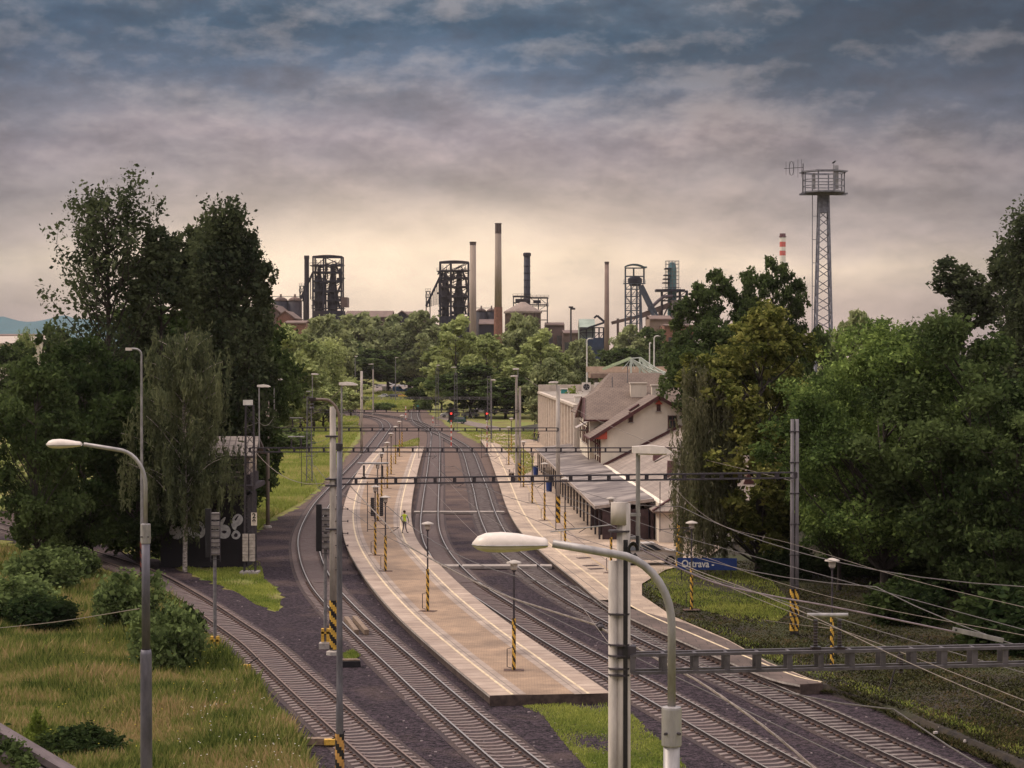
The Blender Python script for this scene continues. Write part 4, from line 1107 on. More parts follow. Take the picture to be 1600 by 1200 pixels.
for i in range(n):
    f = lambda u: (976 + 34 * u, 420 - 4.2 * math.sin(math.pi * min(1, u * 1.15 + .02)) ** .7 - 1)
    a, c2 = f(i / n), f((i + 1) / n); b.slab([P(a[0], a[1], -11), P(c2[0], c2[1], -11), P(c2[0], c2[1], 11), P(a[0], a[1], 11)], (0, 0, .7))
b.build('roof', mat('headframe_roof', (.04, .07, .09), .6, .3, .2), t)
b = MB(); c = P(992, 437)
b.lathe((c.x, 0, c.z), [(8 * s_, -10 * s_), (11 * s_, -4 * s_), (11 * s_, 1.5 * s_), (6 * s_, 5 * s_), (3 * s_, 6 * s_)], 14); b.build('wheel_house', workd, t)
b = MB(); decks(b, P, 974, 1008, [443], 20); decks(b, P, 976, 1001, [463, 474, 485], 16); b.build('platforms', hb, t)
# scaffolded tower with the conveyor
Y = 1020; P = local(1050, Y); s_ = Y / F; cy = mat('scaffold_cyan', (.10, .20, .22), .6, .3, .3)
t = thing('scaffolded_tower', 'round tower wrapped in scaffolding with pale turquoise netting, right of the headframe', 'tower', ((1050 - 800) * s_, Y, 0))
c = P(1050, 0); zt = P(0, 410).z; z0 = P(0, 455).z
MB().lathe((c.x, 0, 0), [(7 * s_, 0), (7 * s_, z0), (7 * s_, zt - 3), (4 * s_, zt)], 16).build('shaft', cy, t)
b = MB(); lattice(b, P, [1040, 1045, 1050, 1055, 1060], [455, 449, 443, 437, 431, 425, 419, 413, 408], 18, .22, False); b.build('scaffold', gsteel, t)
b = MB(); decks(b, P, 1034, 1062, [455], 26); 
for i, y in enumerate([443, 437, 431, 421]): q = P(1035 + i, y); b.b3(q.x, q.x + 10 * s_, -4, 4, q.z, q.z + .5)
lattice(b, P, [1034, 1048, 1062, 1073], [500, 470, 463, 455], 20, .7); q = P(1024, 456); b.b3(q.x, q.x + 45 * s_, -5, 5, q.z, q.z + 1.2); b.build('platforms', workd, t)
b = MB(); q = P(1048, 498); b.b3(q.x, q.x + 28 * s_, -10, 8, 0, q.z + 28 * s_); b.build('bunker', mat('bunker_grey', (.17, .14, .13), .8, .1, .3), t)
b = MB(); b.tube([P(1012, 485, -12), P(1028, 470, -12), P(1036, 464, -12), P(1050, 463, -12)], 2.6 * s_, 8); b.build('gas_main', mat('gas_main', (.10, .075, .085), .6, .3, .3), t)
b = MB(); b.bar(P(955, 505, -6), P(1000, 494, -6), 5 * s_, 5 * s_); b.bar(P(1000, 494, -6), P(1047, 476, -6), 8 * s_, 8 * s_)
for x in (965, 985, 1010, 1030): b.bar(P(x, 560, -6), P(x, 500 - (x - 955) * .22, -6), 1.2)
b.build('conveyor', worko, t)
shed(1015, 1050, 498, 492, 960, 30, 'low concrete works building under the slanting legs of the headframe', mat('works_tan', (.24, .17, .13), .85, .2, .2), roofbr)
shed(1038, 1085, 508, 506, 930, 30, 'red brick works building partly behind the lacy trees', brickm, roofbr)
# green tinted glass hall and coal conveyor left of the slender chimney
shed(905, 930, 512, 498, 1000, 16, 'pale greenish glazed box building left of the slender chimney', mat('pale_green_cladding', (.26, .30, .25), .6, .2, .2), mat('pale_green_cladding', (.26, .30, .25)))
P = local(935, 1000); s_ = 1000 / F; t = thing('coal_conveyor', 'dark curved coal conveyor with steel legs left of the slender chimney', 'conveyor', ((935 - 800) * s_, 1000, 0))
b = MB(); b.bar(P(928, 497, -6), P(933, 493, -6), 3 * s_); b.bar(P(933, 493.5, -6), P(944, 503, -6), 3.4 * s_); b.bar(P(944, 504, -6), P(905, 517, -6), 3 * s_); b.build('belt_gallery', workd, t)
b = MB(); lattice(b, P, [906, 916, 926, 936, 943], [560, 530, 520, 512], 8, .6); b.build('legs', workd, t)
b = MB(); q = P(908, 552); b.b3(q.x, q.x + 34 * s_, -8, -2, 0, P(0, 528).z); b.build('bunkers', mat('bunker_blue', (.02, .035, .075), .6, .2, .4), t)

# pale shed and rail gantry at the far left
shed(-40, 62, 536, 524, 800, 60, 'long pale flat shed below the blue hills at the left edge', whitew, mat('pale_roof', (.38, .31, .26), .8, .1, .1))
shed(-60, 75, 524, 521, 900, 40, 'thin brown roofline of a hall behind the pale shed', worko, roofbr)

# elevated road deck with parapet, steel roof frame
Y = 340; P = local(1000, Y); s_ = Y / F
t = thing('tram_stop_bridge', 'beige parapet bridge deck behind the station roofs', 'bridge', ((1000 - 800) * s_, Y + 20, 0))
beige = mat('beige_parapet', (.50, .37, .27), .85, 1.0, .15)
b = MB(); q = P(925, 581); r = P(1080, 575); b.b3(q.x, r.x, 6, 7, q.z - .3, r.z + .1); b.build('parapet', beige, t)
b = MB(); q = P(930, 593); b.b3(q.x, P(1080, 0).x, 0, 12, q.z, q.z + .9); b.build('deck', mat('deck_brown', (.27, .18, .13), .85, 1, .2), t)
b = MB()
for x in range(940, 1080, 20): c = P(x, 0); b.b3(c.x - .4, c.x + .4, 2, 3, 0, q.z)
b.build('pier', concrete, t)
t = thing('roof_frame', 'pale green-white fan of curved steel trusses behind the station roofs', 'steel frame', ((1000 - 800) * s_, Y, 0))
wg = mat('pale_truss', (.60, .62, .52), .5, 3, .1); b = MB(); yg = mat('pale_green_truss', (.45, .50, .30), .5, 3, .15)
for k in range(3): b.bar(P(942, 578 - k * 1.0, k * 6), P(986, 561 - k * 1.5, k * 6), .22); 
for i in range(12): b.bar(P(942 + i * 3.8, 578 - i * 1.5, 0), P(945 + i * 3.8, 576.5 - i * 1.5 - 1, 12), .1)
b.build('left_truss', yg, t); b = MB()
for ax, ay in ((986, 560), (1001, 558.5)):
    for i, (ex, ey) in enumerate([(1075, 586), (1078, 592), (1072, 598), (1066, 604), (1052, 606), (1040, 603)]):
        pts = [P(ax + (ex - ax) * u, ay + (ey - ay) * u + 9 * math.sin(math.pi * u) * (1 - .1 * i), i * 8) for u in np.linspace(0, 1, 9)]
        b.tube(pts, .10, 5)
        if i < 5:
            for u in range(1, 8, 1): b.bar(pts[u], (pts[u].x + .4, pts[u].y + 1.0, pts[u].z - .5), .06)
for ex, ey in ((972, 577), (982, 577), (992, 577), (1003, 577)): b.bar(P(986, 561), P(ex, ey), .12)
b.bar(P(986, 560), P(1001, 558.5), .2); b.bar(P(986, 560, 0), P(986, 600, 0), .3); b.bar(P(1001, 558.5, 20), P(1001, 600, 20), .3); b.build('right_truss', wg, t)
# ------------------------------------------------------------------ station buildings
RZ = .037
ROOFS = uvmat('shingle_roof', 'b', (.19, .138, .108), (.165, .118, .092), (.105, .078, .064), .42, .3, mort=.03, stain=(.75, .72, .72))
roofmet = mat('worn_sheet_roof', (.165, .13, .115), .7, 1.3, .5, col2=(.06, .045, .045), stretch=(.5, 1.6, 1), col3=(.25, .205, .18), scale3=.30)
fascia = mat('brown_trim', (.085, .030, .028), .6, 4, .3)
redtrim = mat('red_trim', (.42, .07, .04), .6, 4, .2)
winframe = mat('window_frame_brown', (.12, .05, .04), .6, 4, .3)
doorblue = mat('door_blue', (.03, .07, .17), .5, 3, .2)
shadebr = mat('shaded_hoarding_brown', (.055, .032, .032), .8, 2, .4)  # boards under the canopy, with its shade put into the brown
def roof_slab(b, pts, th=.16):
    "roof plane with thickness and UVs in metres"
    P = [Vector(p) for p in pts]; o = len(b.v); e = (P[1] - P[0]).normalized(); n = (P[1] - P[0]).cross(P[-1] - P[0]).normalized(); f = n.cross(e)
    b.slab(P, n * -th)
    if b.uv is None: b.uv = []
    for p in P + P: d = p - P[0]; b.uv.append((d.dot(e), d.dot(f)))
def window(t, x, y, z, w_, h, nx, ny, label=None, m=winframe):
    "window on a wall; (nx,ny) outward normal"
    a = math.atan2(nx, -ny)  # 0 faces -y
    ca, sa_ = math.cos(a), math.sin(a)
    def T(u, d): return (x + u * ca + d * sa_ * 1, y + u * sa_ - d * ca)
    f = MB()
    for u, ww in ((-w_ / 2, .1), (w_ / 2, .1), (0, .06)): p = T(u, .04); f.box((p[0], p[1], z), (ww, .1, h + .1), 0, a)
    for v in (-h / 2, h / 2, h * .15): p = T(0, .04); f.box((p[0], p[1], z + v), (w_ + .1, .1, .08), 0, a)
    fr = f.build('window', m, t); g = MB(); p = T(0, .02); g.box((p[0], p[1], z), (w_, .05, h), 0, a); g.build('pane', glassd, fr)
    s_ = MB(); p = T(0, .1); s_.box((p[0], p[1], z - h / 2 - .1), (w_ + .3, .2, .07), 0, a); s_.build('sill', concrete, fr)

BX, BY, BZ = 9.0, 200.0, .40
st = thing('station_building', 'cream gabled station house with brown shingled roofs and red-brown trim', 'station', (BX, BY, BZ), RZ)
creamw = mat('station_cream', (.70, .61, .49), .85, .8, .12, stretch=(1, 1, .4), col3=(.61, .52, .42), scale3=.25)
g = MB()
g.b3(0, 11.6, 0, 9, 0, 6.2); g.b3(-.5, 12.5, 9.002, 20, 0, 7.5); g.b3(0.2, 12, 20.002, 33, 0, 7.6)
g.slab([(0, .002, 6.15), (11.6, .002, 6.15), (5.8, .002, 9.55)], (0, .5, 0)); g.slab([(-.498, 9.1, 7.45), (-.498, 19.9, 7.45), (-.498, 16.2, 9.0), (-.498, 12.8, 9.0)], (.4, 0, 0))
g.build('wall', creamw, st)
rf = MB()
roof_slab(rf, [(-1.1, 9.2, 5.55), (-1.1, -.7, 5.55), (5.8, -.7, 9.85), (5.8, 9.2, 9.85)]); roof_slab(rf, [(12.7, -.7, 5.55), (12.7, 9.2, 5.55), (5.8, 9.2, 9.85), (5.8, -.7, 9.85)])
rf.build('roof', ROOFS, st)
rf = MB(); roof_slab(rf, [(-1.1, 8.2, 7.15), (13.2, 8.2, 7.15), (13.2, 14.5, 10.45), (1.3, 14.5, 10.45), (-.7, 12.4, 9.35)]); roof_slab(rf, [(13.2, 20.8, 7.15), (-1.1, 20.8, 7.15), (-.7, 16.6, 9.35), (1.3, 14.5, 10.45), (13.2, 14.5, 10.45)]); roof_slab(rf, [(-.7, 16.6, 9.35), (-.7, 12.4, 9.35), (1.3, 14.5, 10.45)])
r2 = rf.build('roof', ROOFS, st)
rf = MB(); roof_slab(rf, [(-.8, 19.5, 7.4), (13, 19.5, 7.4), (9, 26, 11.9), (3.2, 26, 11.9)]); roof_slab(rf, [(-.8, 34, 7.4), (-.8, 19.5, 7.4), (3.2, 26, 11.9), (3.2, 28, 11.9)])
roof_slab(rf, [(13, 19.5, 7.4), (13, 34, 7.4), (9, 28, 11.9), (9, 26, 11.9)]); roof_slab(rf, [(13, 34, 7.4), (-.8, 34, 7.4), (3.2, 28, 11.9), (9, 28, 11.9)]); roof_slab(rf, [(3.2, 26, 11.9), (9, 26, 11.9), (9, 28, 11.9), (3.2, 28, 11.9)])
rf.build('roof', ROOFS, st)
tr = MB()
for s_ in (-1, 1): tr.bar((5.8 + s_ * 7.0, -.74, 5.42), (5.8, -.74, 9.76), .1, .34)
tr.bar((-1.15, -.7, 5.5), (-1.15, 9.1, 5.5), .14, .16); tr.build('fascia', fascia, st); tr = MB(); tr.bar((-1.16, 8.1, 7.1), (-.78, 12.4, 9.3), .12, .3); tr.bar((-1.16, 20.8, 7.1), (-.78, 16.6, 9.3), .12, .3); tr.bar((-1.1, 8.15, 7.1), (13.2, 8.15, 7.1), .1, .2)
tr.build('fascia', fascia, st)
tr = MB(); tr.slab([(-.95, -.6, 5.5), (.55, -.6, 5.5), (.55, -.6, 6.35)], (0, .6, 0)); tr.slab([(5.4, -.3, 9.0), (6.2, -.3, 9.0), (5.8, -.3, 9.45)], (0, .2, 0)); tr.build('bracket', redtrim, st)
tr = MB(); tr.slab([(-.72, 8.9, 7.2), (-.72, 20.1, 7.2), (-.72, 16.4, 9.2), (-.72, 12.6, 9.2)], (.2, 0, 0)); tr.build('gable_boards', mat('gable_boards', (.07, .03, .03), .8, 3, .3), st)
window(st, 7.2, 0, 7.2, .85, 1.25, 0, -1); window(st, 3.0, 0, 7.7, .35, .9, 0, -1); window(st, 5.8, 0, 8.75, .3, .8, 0, -1)
for yy in (1.6, 4.0, 6.8): window(st, 0, yy, 4.6, .9, 1.5, -1, 0); window(st, 0, yy, 3.3, .9, .5, -1, 0)
for yy in (10.6, 13, 15.6, 18): window(st, -.5, yy, 5.4, .9, 1.6, -1, 0)
for yy in (22, 25, 28, 31): window(st, .2, yy, 5.2, .9, 1.5, -1, 0)
for pth, r_ in (([(-1.1, -.55, 5.5), (-.3, -.3, 4.9), (-.12, -.2, 4.6), (-.12, -.2, 2.4)], .07), ([(-1.6, 8.3, 7.1), (-.75, 8.6, 6.5), (-.62, 8.7, 2.6)], .07), ([(-.8, 20.2, 7.3), (-.1, 20.4, 6.6), (.05, 20.4, 2.6)], .08)): MB().tube(pth, r_, 6).build('downpipe', fascia, st)
d = MB(); d.b3(1.0, 1.9, -.0, .9, 0, 0.01)
sk = MB(); sk.slab([(3.1, 2.0, 8.25), (4.1, 2.0, 8.87), (4.1, 3.0, 8.87), (3.1, 3.0, 8.25)], (-.1, 0, .14)); sk.build('roof_hatch', fascia, st)
ch = MB(); ch.b3(4.2, 5.9, 12.6, 13.6, 8.6, 10.9); ch.b3(4.1, 6.0, 12.5, 13.7, 10.9, 11.03); ch.build('chimney', whitew, st)
ch = MB(); ch.b3(6.2, 7.8, 9.9, 10.9, 6.5, 10.7); ch.b3(6.1, 7.9, 9.8, 11.0, 10.7, 10.85); ch.build('chimney', whitew, st)
pp = MB(); pp.tube([(2.6, 17, 9.0), (2.6, 17, 11.6)], .06, 6); pp.tube([(5.0, 24.5, 10), (5.0, 24.5, 12.9)], .05, 6); pp.build('vent_pipe', gsteel, st)
dm = MB(); dm.b3(-1.35, -.52, 10.2, 12.4, 5.9, 6.0); dm.slab([(-1.8, 9.6, 6.2), (-1.8, 12.6, 6.2), (-.5, 12.6, 6.9), (-.5, 9.6, 6.9)], (0, 0, .08)); dm.build('porch_roof', mat('pale_sheet', (.40, .33, .29), .5, 2, .2), st)

an = thing('station_annex', 'low station annex with pale hipped roof and small vent dormers before the gabled house', 'building', (BX, BY, BZ), RZ)
g = MB(); g.b3(.02, 16, -52, -.02, 0, 2.9); g.build('wall', creamw, an)
rf = MB(); e0, er = 2.35, 6.7
rp = [(-.5, -.05, e0), (-.5, -52.8, e0), (8, -45, er), (8, -.05, er)]
roof_slab(rf, rp); roof_slab(rf, [(16.6, -52.8, e0), (16.6, -.05, e0), (8, -.05, er), (8, -45, er)]); roof_slab(rf, [(-.5, -52.8, e0), (16.6, -52.8, e0), (8, -45, er)])
rm2 = uvmat('pale_slate_roof', 'b', (.28, .225, .185), (.24, .19, .158), (.22, .165, .14), .6, .45, mort=.03, stain=(.72, .7, .7))
rf.build('roof', rm2, an)
rg_ = MB(); rg_.bar((-.5, -52.8, e0 + .08), (8, -45, er + .1), .16, .1); rg_.bar((16.6, -52.8, e0 + .08), (8, -45, er + .1), .16, .1); rg_.bar((8, -45, er + .1), (8, -.1, er + .1), .2, .12); rg_.bar((-.56, -.16, e0 + .12), (8, -.16, er + .14), .14, .26); rg_.build('ridge_cap', fascia, an)
for (x, y) in ((3.2, -38), (7.2, -49.2), (4.0, -20)):
    k = (x + .5) / 8.5 if y > -45 else (y + 52.8) / 7.8; z = e0 + k * (er - e0)
    dmr = MB(); 
    if y > -45: dmr.add([(x - .9, y - .6, z - .3), (x - .9, y + .6, z - .3), (x - .9, y, z + 1.1), (x + 1.0, y, z + .9)], [(0, 1, 2), (0, 2, 3), (2, 1, 3)])
    else: dmr.add([(x - .45, y - .4, z - .2), (x + .45, y - .4, z - .2), (x, y - .4, z + .75), (x, y + .9, z + .6)], [(0, 1, 2), (2, 1, 3), (0, 2, 3)])
    dmr.build('dormer', fascia, an)
sr = MB()
for i in range(16): sr.bar((9.0 + i * .45, -50.9 - .0 * i, e0 + .75 + .0), (9.0 + i * .45 + .12, -50.2, e0 + 1.3), .04)
sr.build('snow_guard', dsteel, an)
for x in (2.0, 8.0, 13.0): window(an, x, -52, 1.7, 1.0, 1.4, 0, -1)
for a_, c_ in ((.02, 1.3), (4.3, 4.5)): MB().b3(a_, c_, -52.25, -52.01, 0, 2.7).build('pilaster', mat('pilaster_white', (.62, .53, .45), .8, 2, .1), an)
q = MB(); q.tube([(3.4, -52.3, 0), (3.4, -52.3, 2.5)], .08, 6); q.build('downpipe', redtrim, an)

# platform canopy
cp = thing('platform_canopy', 'long worn sheet-metal canopy on dark posts along the station building', 'canopy', (BX, BY, BZ), RZ)
b = MB(); segs = [(-50, -32), (-32, -14), (-14, 6), (6, 26), (26, 44)]
for i, (a, c) in enumerate(segs):
    k = .0 if i % 2 else .06; kk = MB()
    roof_slab(kk, [(-4.5, c, 2.5 + k), (-4.5, a, 2.5 + k), (-.1, a, 3.05 + k), (-.1, c, 3.05 + k)], .12); kk.build('roof_panel', roofmet, cp)
b = MB(); b.bar((-4.55, -50, 2.42), (-4.55, 44, 2.42), .08, .26); b.bar((-4.5, -50.05, 2.45), (-.1, -50.05, 3.0), .08, .24); b.build('gutter', mat('gutter_pale', (.34, .27, .23), .5, 4, .2), cp)
for i in range(24): y = -49.6 + i * 4.05; MB().bar((-4.2, y, 0), (-4.2, y, 2.42), .14).bar((-4.2, y, 2.3), (-.2, y, 2.85), .1, .16).build('post', dsteel, cp)
b = MB(); b.b3(-.35, -.12, -50, 0, 0, 2.7); b.build('back_wall', shadebr, cp)
for i, y in enumerate((-49, -45.5, -41, -36, -31, -27, -22, -17, -12, -7)):
    b = MB().b3(-.46, -.36, y, y + (1.7 if i % 3 else 1.1), .05, 2.2); b.build('door' if i % 3 else 'window_board', doorblue if i in (0, 2, 3, 6) else (fascia if i % 2 else greenp if i == 9 else shadebr), cp)
# dividing boards under the outer edge
for y in (-49.9, -46.0, -38): MB().b3(-4.0, -.5, y, y + .12, 0.0, 2.3).build('screen', shadebr, cp)

# flat white building
wb = thing('office_block', 'flat-roofed white office block with vertical ribs behind the station house', 'building', (BX, BY, .1), RZ)
b = MB(); b.b3(0, 13, 35, 120, 0, 8.1); b.build('wall', whitew, wb)
for i in range(15): y = 35.2 + i * 6.03; MB().b3(-.35, -.001, y, y + .7, 0, 7.9).build('pilaster', mat('rib_white', (.62, .53, .45), .8, 2, .12), wb)
b = MB(); b.b3(-.45, 13.2, 34.8, 120.3, 8.1, 8.4); b.b3(-.3, 13, 119, 120.2, 8.4, 9.5); b.build('parapet', mat('parapet_pale', (.47, .39, .32), .8, 1, .2), wb)
for i in range(14):
    y = 36.2 + i * 6.03 + 2.2
    f = MB(); f.b3(-.06, .02, y - 1.7, y + 1.7, 5.3, 6.3); fr = f.build('window', winframe, wb)
    MB().b3(-.09, -.062, y - 1.55, y - .05, 5.4, 6.2).b3(-.09, -.062, y + .05, y + 1.55, 5.4, 6.2).build('pane', glassd, fr)
    if i % 3 == 0: MB().b3(-.08, .02, y - 1.0, y + .6, .1, 2.5).build('door', glassd, wb)
MB().b3(.2, 12.6, 36, 118.8, 8.401, 8.44).build('roof', mat('flat_roof', (.26, .215, .18), .9, .3, .3), wb)
b = MB(); b.b3(7, 11, 40, 50, 8.44, 9.4); b.build('plant_room', creamw, wb)
def ac(x, y, label):
    ca, sa_ = math.cos(RZ), math.sin(RZ); t = thing('air_conditioner', label, 'air conditioner', (BX + x * ca - y * sa_, BY + x * sa_ + y * ca, 8.5), RZ); t.scale = (1.15, 1.15, 1.1)
    MB().b3(-.6, .6, 0, .5, .15, 1.4).build('case', mat('ac_white', (.60, .53, .46), .5, 3, .1), t)
    f = MB(); c = (0, -.02, .78)
    for k in range(20):
        a, a2 = 2 * math.pi * k / 20, 2 * math.pi * (k + 1) / 20
        f.add([(.45 * math.cos(a), -.01, .78 + .45 * math.sin(a)), (.45 * math.cos(a2), -.01, .78 + .45 * math.sin(a2)), (0, -.01, .78)], [(0, 1, 2)])
    f.build('fan_opening', black, t)
    h = MB()
    for k in range(5): a = k * 1.257; h.add([(0, -.02, .78), (.4 * math.cos(a), -.02, .78 + .4 * math.sin(a)), (.4 * math.cos(a + .5), -.03, .78 + .4 * math.sin(a + .5))], [(0, 1, 2)])
    h.box((0, -.03, .78), (.14, .03, .14)); h.build('fan', gsteel, t)
    MB().b3(-.55, -.45, .05, .45, 0, .15).b3(.45, .55, .05, .45, 0, .15).build('feet', dsteel, t)
ac(6.9, 112.5, 'left one of the two big air conditioner fans on the white block roof'); ac(8.9, 112.2, 'right one of the two big air conditioner fans on the white block roof')
def rbox(x, y, sx, sy, sz_, lb, m):
    ca, sa_ = math.cos(RZ), math.sin(RZ); t = thing('roof_vent', lb, 'roof vent', (BX + x * ca - y * sa_, BY + x * sa_ + y * ca, 8.4), RZ)
    MB().b3(-sx / 2, sx / 2, 0, sy, 0, sz_).build('housing', m, t); MB().b3(-sx / 2 - .1, sx / 2 + .1, -.1, sy + .1, sz_, sz_ + .1).build('lid', whitep, t)
rbox(.9, 46, .8, .8, .8, 'small white roof vent left of the air conditioners', whitep); rbox(2.6, 100, .9, .9, .8, 'greenish roof vent box near the far corner of the white block', greenp)

# ------------------------------------------------------------------ lamps, masts
def street_lamp(px, Y, top_y, head_px, label, name='street_lamp', collar=None, step=None, zt=None, m=galv):
    "tall pole with a long curved bracket reaching left"
    s_ = Y / F; X = (px - 800) * s_; P = local(px, Y)
    t = thing(name, label, 'street lamp', (X, Y, 0))
    zc = P(0, collar).z; z2 = P(0, step).z if step else 0; zt = P(0, top_y).z
    b = MB(); b.lathe((0, 0, 0), [(.135, 0), (.12, z2 - .1), (.105, z2)], 20); b.lathe((0, 0, 0), [(.088, z2 - .02), (.085, zc)], 20); b.build('pole', m, t, smooth=True)
    MB().lathe((0, 0, 0), [(.10, zc - .36), (.104, zc - .35), (.104, zc + .02), (.10, zc + .04), (.05, zc + .05)], 20).build('collar', galv, t)
    bt = MB()
    for a in (-.6, .6, 2.5): bt.tube([(.10 * math.cos(a - 1.57), .10 * math.sin(a - 1.57), zc - .22), (.14 * math.cos(a - 1.57), .14 * math.sin(a - 1.57), zc - .22)], .015, 6)
    bt.build('bolt', dsteel, t)
    hx = (head_px[1] - px) * s_ ; L0 = (head_px[0] - px) * s_; R_ = .62
    zb = zt - .06
    pts = [(0, 0, zc), (0, 0, zb - R_ - .2)] + [(-R_ * (1 - math.cos(a)), 0, zb - R_ - .2 + (R_ + .12) * math.sin(a)) for a in np.linspace(.15, 1.5, 9)] + [(hx + .05, 0, zb + .03)]
    bt = MB(); bt.tube(pts, .042, 14); bt.build('bracket', lampwhite if False else galv, t, smooth=True)
    # head: drop-shaped shell, longer than wide, with a bowl below
    n = 12; prof = [(0, .10, .045), (.04, .115, .07), (.18, .125, .085), (.4, .15, .115), (.62, .165, .13), (.82, .15, .12), (.93, .11, .085), (1.0, .02, .02)]
    Lh = hx - L0; sh = MB(); bo = MB(); rs = []
    for u, wy, hz in prof:
        k = Lh / .78; sh.v += [(hx - u * Lh, wy * k * math.cos(a), zb + .02 + hz * k * math.sin(a)) for a in np.linspace(0, math.pi, n)]
        bo.v += [(hx - u * Lh, wy * k * .97 * math.cos(a), zb + .018 - hz * k * (.62 if u > .15 else .5) * math.sin(a)) for a in np.linspace(0, math.pi, n)]
    for i in range(len(prof) - 1):
        for j in range(n - 1):
            sh.f.append((i * n + j, (i + 1) * n + j, (i + 1) * n + j + 1, i * n + j + 1)); sh.m.append(0)
            bo.f.append((i * n + j, i * n + j + 1, (i + 1) * n + j + 1, (i + 1) * n + j)); bo.m.append(0)
    sh.f.append(tuple(range(n))); sh.m.append(0); bo.f.append(tuple(range(n))); bo.m.append(0)
    h = sh.build('lamp_head', lampwhite, t, smooth=True); bo.build('lamp_glass', lampglass, h, smooth=True)
    rim = MB(); pr = [(hx - u * Lh, wy * Lh / .78 * 1.02, zb + .02) for u, wy, hz in prof]
    rim.tube([(x, y, z) for x, y, z in pr] + [(x, -y, z) for x, y, z in pr[::-1]], .008, 5); rim.build('rim', galv, h)
    return t
street_lamp(1050, 20.4, 845, (738, 856), 'large curved street lamp with pale drop-shaped head in the right foreground', collar=1112)
street_lamp(227, 41, 692, (72, 127), 'curved street lamp with pale drop-shaped head on the left', collar=822, step=1016, m=galv_dark)

def stripes(b, x, y, z0, z1, r, n=4, sq=False, pitch=.42, twist=True):
    "diagonal warning bands round a pole: yellow sleeve (0) and black bands (1)"
    seg = 12 if not sq else 4; N_ = int((z1 - z0) / (pitch / 6)) + 1; off = math.pi / 4 if sq else 0
    if sq: seg = 8
    for i in range(N_ + 1):
        z = z0 + (z1 - z0) * i / N_
        for k in range(seg):
            a = 2 * math.pi * k / seg + off
            rr = r if not sq else r / max(abs(math.cos(a - off)), abs(math.sin(a - off))) if False else r
            if sq: c, s_ = math.cos(a), math.sin(a); mm = max(abs(c), abs(s_)); b.v.append((x + r * c / mm, y + r * s_ / mm, z))
            else: b.v.append((x + r * math.cos(a), y + r * math.sin(a), z))
    for i in range(N_):
        for k in range(seg):
            k2 = (k + 1) % seg; zc = z0 + (z1 - z0) * (i + .5) / N_
            a = math.cos(2 * math.pi * (k + .5) / seg + off)
            ph = (zc / pitch + a * .42 * (1 if twist else 0)) % 1.0
            b.f.append((i * seg + k, i * seg + k2, (i + 1) * seg + k2, (i + 1) * seg + k)); b.m.append(1 if ph < .45 else 0)
    return b
def luminaire(t, x, y, z0, z1, dirx=1, w_=.75, m=galv, mount=None):
    "flat modern luminaire on a slim extension post"
    b = MB(); b.tube([(x, y, z0), (x, y, z1)], .045, 8); p = b.build('extension_post', m, t)
    h = MB(); x0 = x - .12 * dirx; x1 = x + w_ * dirx
    pr = [(x0, .11, -.02, .11), (x + .25 * dirx, .17, -.03, .14), (x + .55 * dirx, .17, -.03, .10), (x1, .09, -.02, .01)]
    for X, wy, za, zb in pr: h.v += [(X, y - wy, z1 + za), (X, y + wy, z1 + za), (X, y + wy * .8, z1 + zb), (X, y - wy * .8, z1 + zb)]
    for i in range(3):
        for k in range(4): h.f.append((4 * i + k, 4 * i + (k + 1) % 4, 4 * i + 4 + (k + 1) % 4, 4 * i + 4 + k)); h.m.append(0)
    h.f += [(3, 2, 1, 0), (12, 13, 14, 15)]; h.m += [0, 0]
    hd = h.build('lamp_head', lampwhite, t); g = MB(); g.b3(min(x, x1 - .1 * dirx), max(x, x1 - .1 * dirx), y - .12, y + .12, z1 - .06, z1 - .03); g.build('lamp_glass', lampglass, hd)
def beam(b, p, q, h=.30, step=1.1, w_=.16):
    "vierendeel gantry beam: two chords with battens"
    p, q = Vector(p), Vector(q); n = max(2, int((q - p).length / step)); d = (q - p).normalized(); side = Vector((-d.y, d.x, 0)) * .17; up = Vector((0, 0, h / 2))
    for s_ in (-1, 1):
        b.bar(p + up + side * s_, q + up + side * s_, .07, .06); b.bar(p - up + side * s_, q - up + side * s_, .07, .06)
        for i in range(n + 1): c = p.lerp(q, i / n); b.bar(c - up + side * s_, c + up + side * s_, .11, .03)
    for i in range(n + 1): c = p.lerp(q, i / n); b.bar(c + up - side, c + up + side, .06, .04)
def concrete_mast(t, x, y, h, r=.15, m=concrete_post, stripe=None, twin=False):
    if twin:
        b = MB()
        for s_ in (-1, 1): MB().lathe((x + s_ * .115, y, 0), [(.11, 0), (.095, h)], 12).build('mast', m, t, smooth=True)
        c = MB()
        for z in np.arange(1.2, h, 1.55): c.b3(x - .235, x + .235, y - .115, y + .115, z, z + .05)
        c.build('clamp', dsteel, t)
        if stripe: 
            for s_ in (-1, 1): stripes(MB(), x + s_ * .115, y, stripe[0], stripe[1], .118, pitch=.62).build('warning_bands', [yellow, black], t)
        MB().box((x, y, .12), (1.3, .9, .3)).build('footing', concrete, t)
        return
    b = MB(); b.lathe((x, y, 0), [(r * 1.12, 0), (r * .92, h), (r * .5, h + .02)], 14); b.build('mast', m, t, smooth=True)
    if stripe: stripes(MB(), x, y, stripe[0], stripe[1], r * 1.16, pitch=.62).build('warning_bands', [yellow, black], t)
    MB().lathe((x, y, 0), [(.34, -.02), (.32, .14), (r * 1.1, .2)], 10).build('footing', concrete, t)
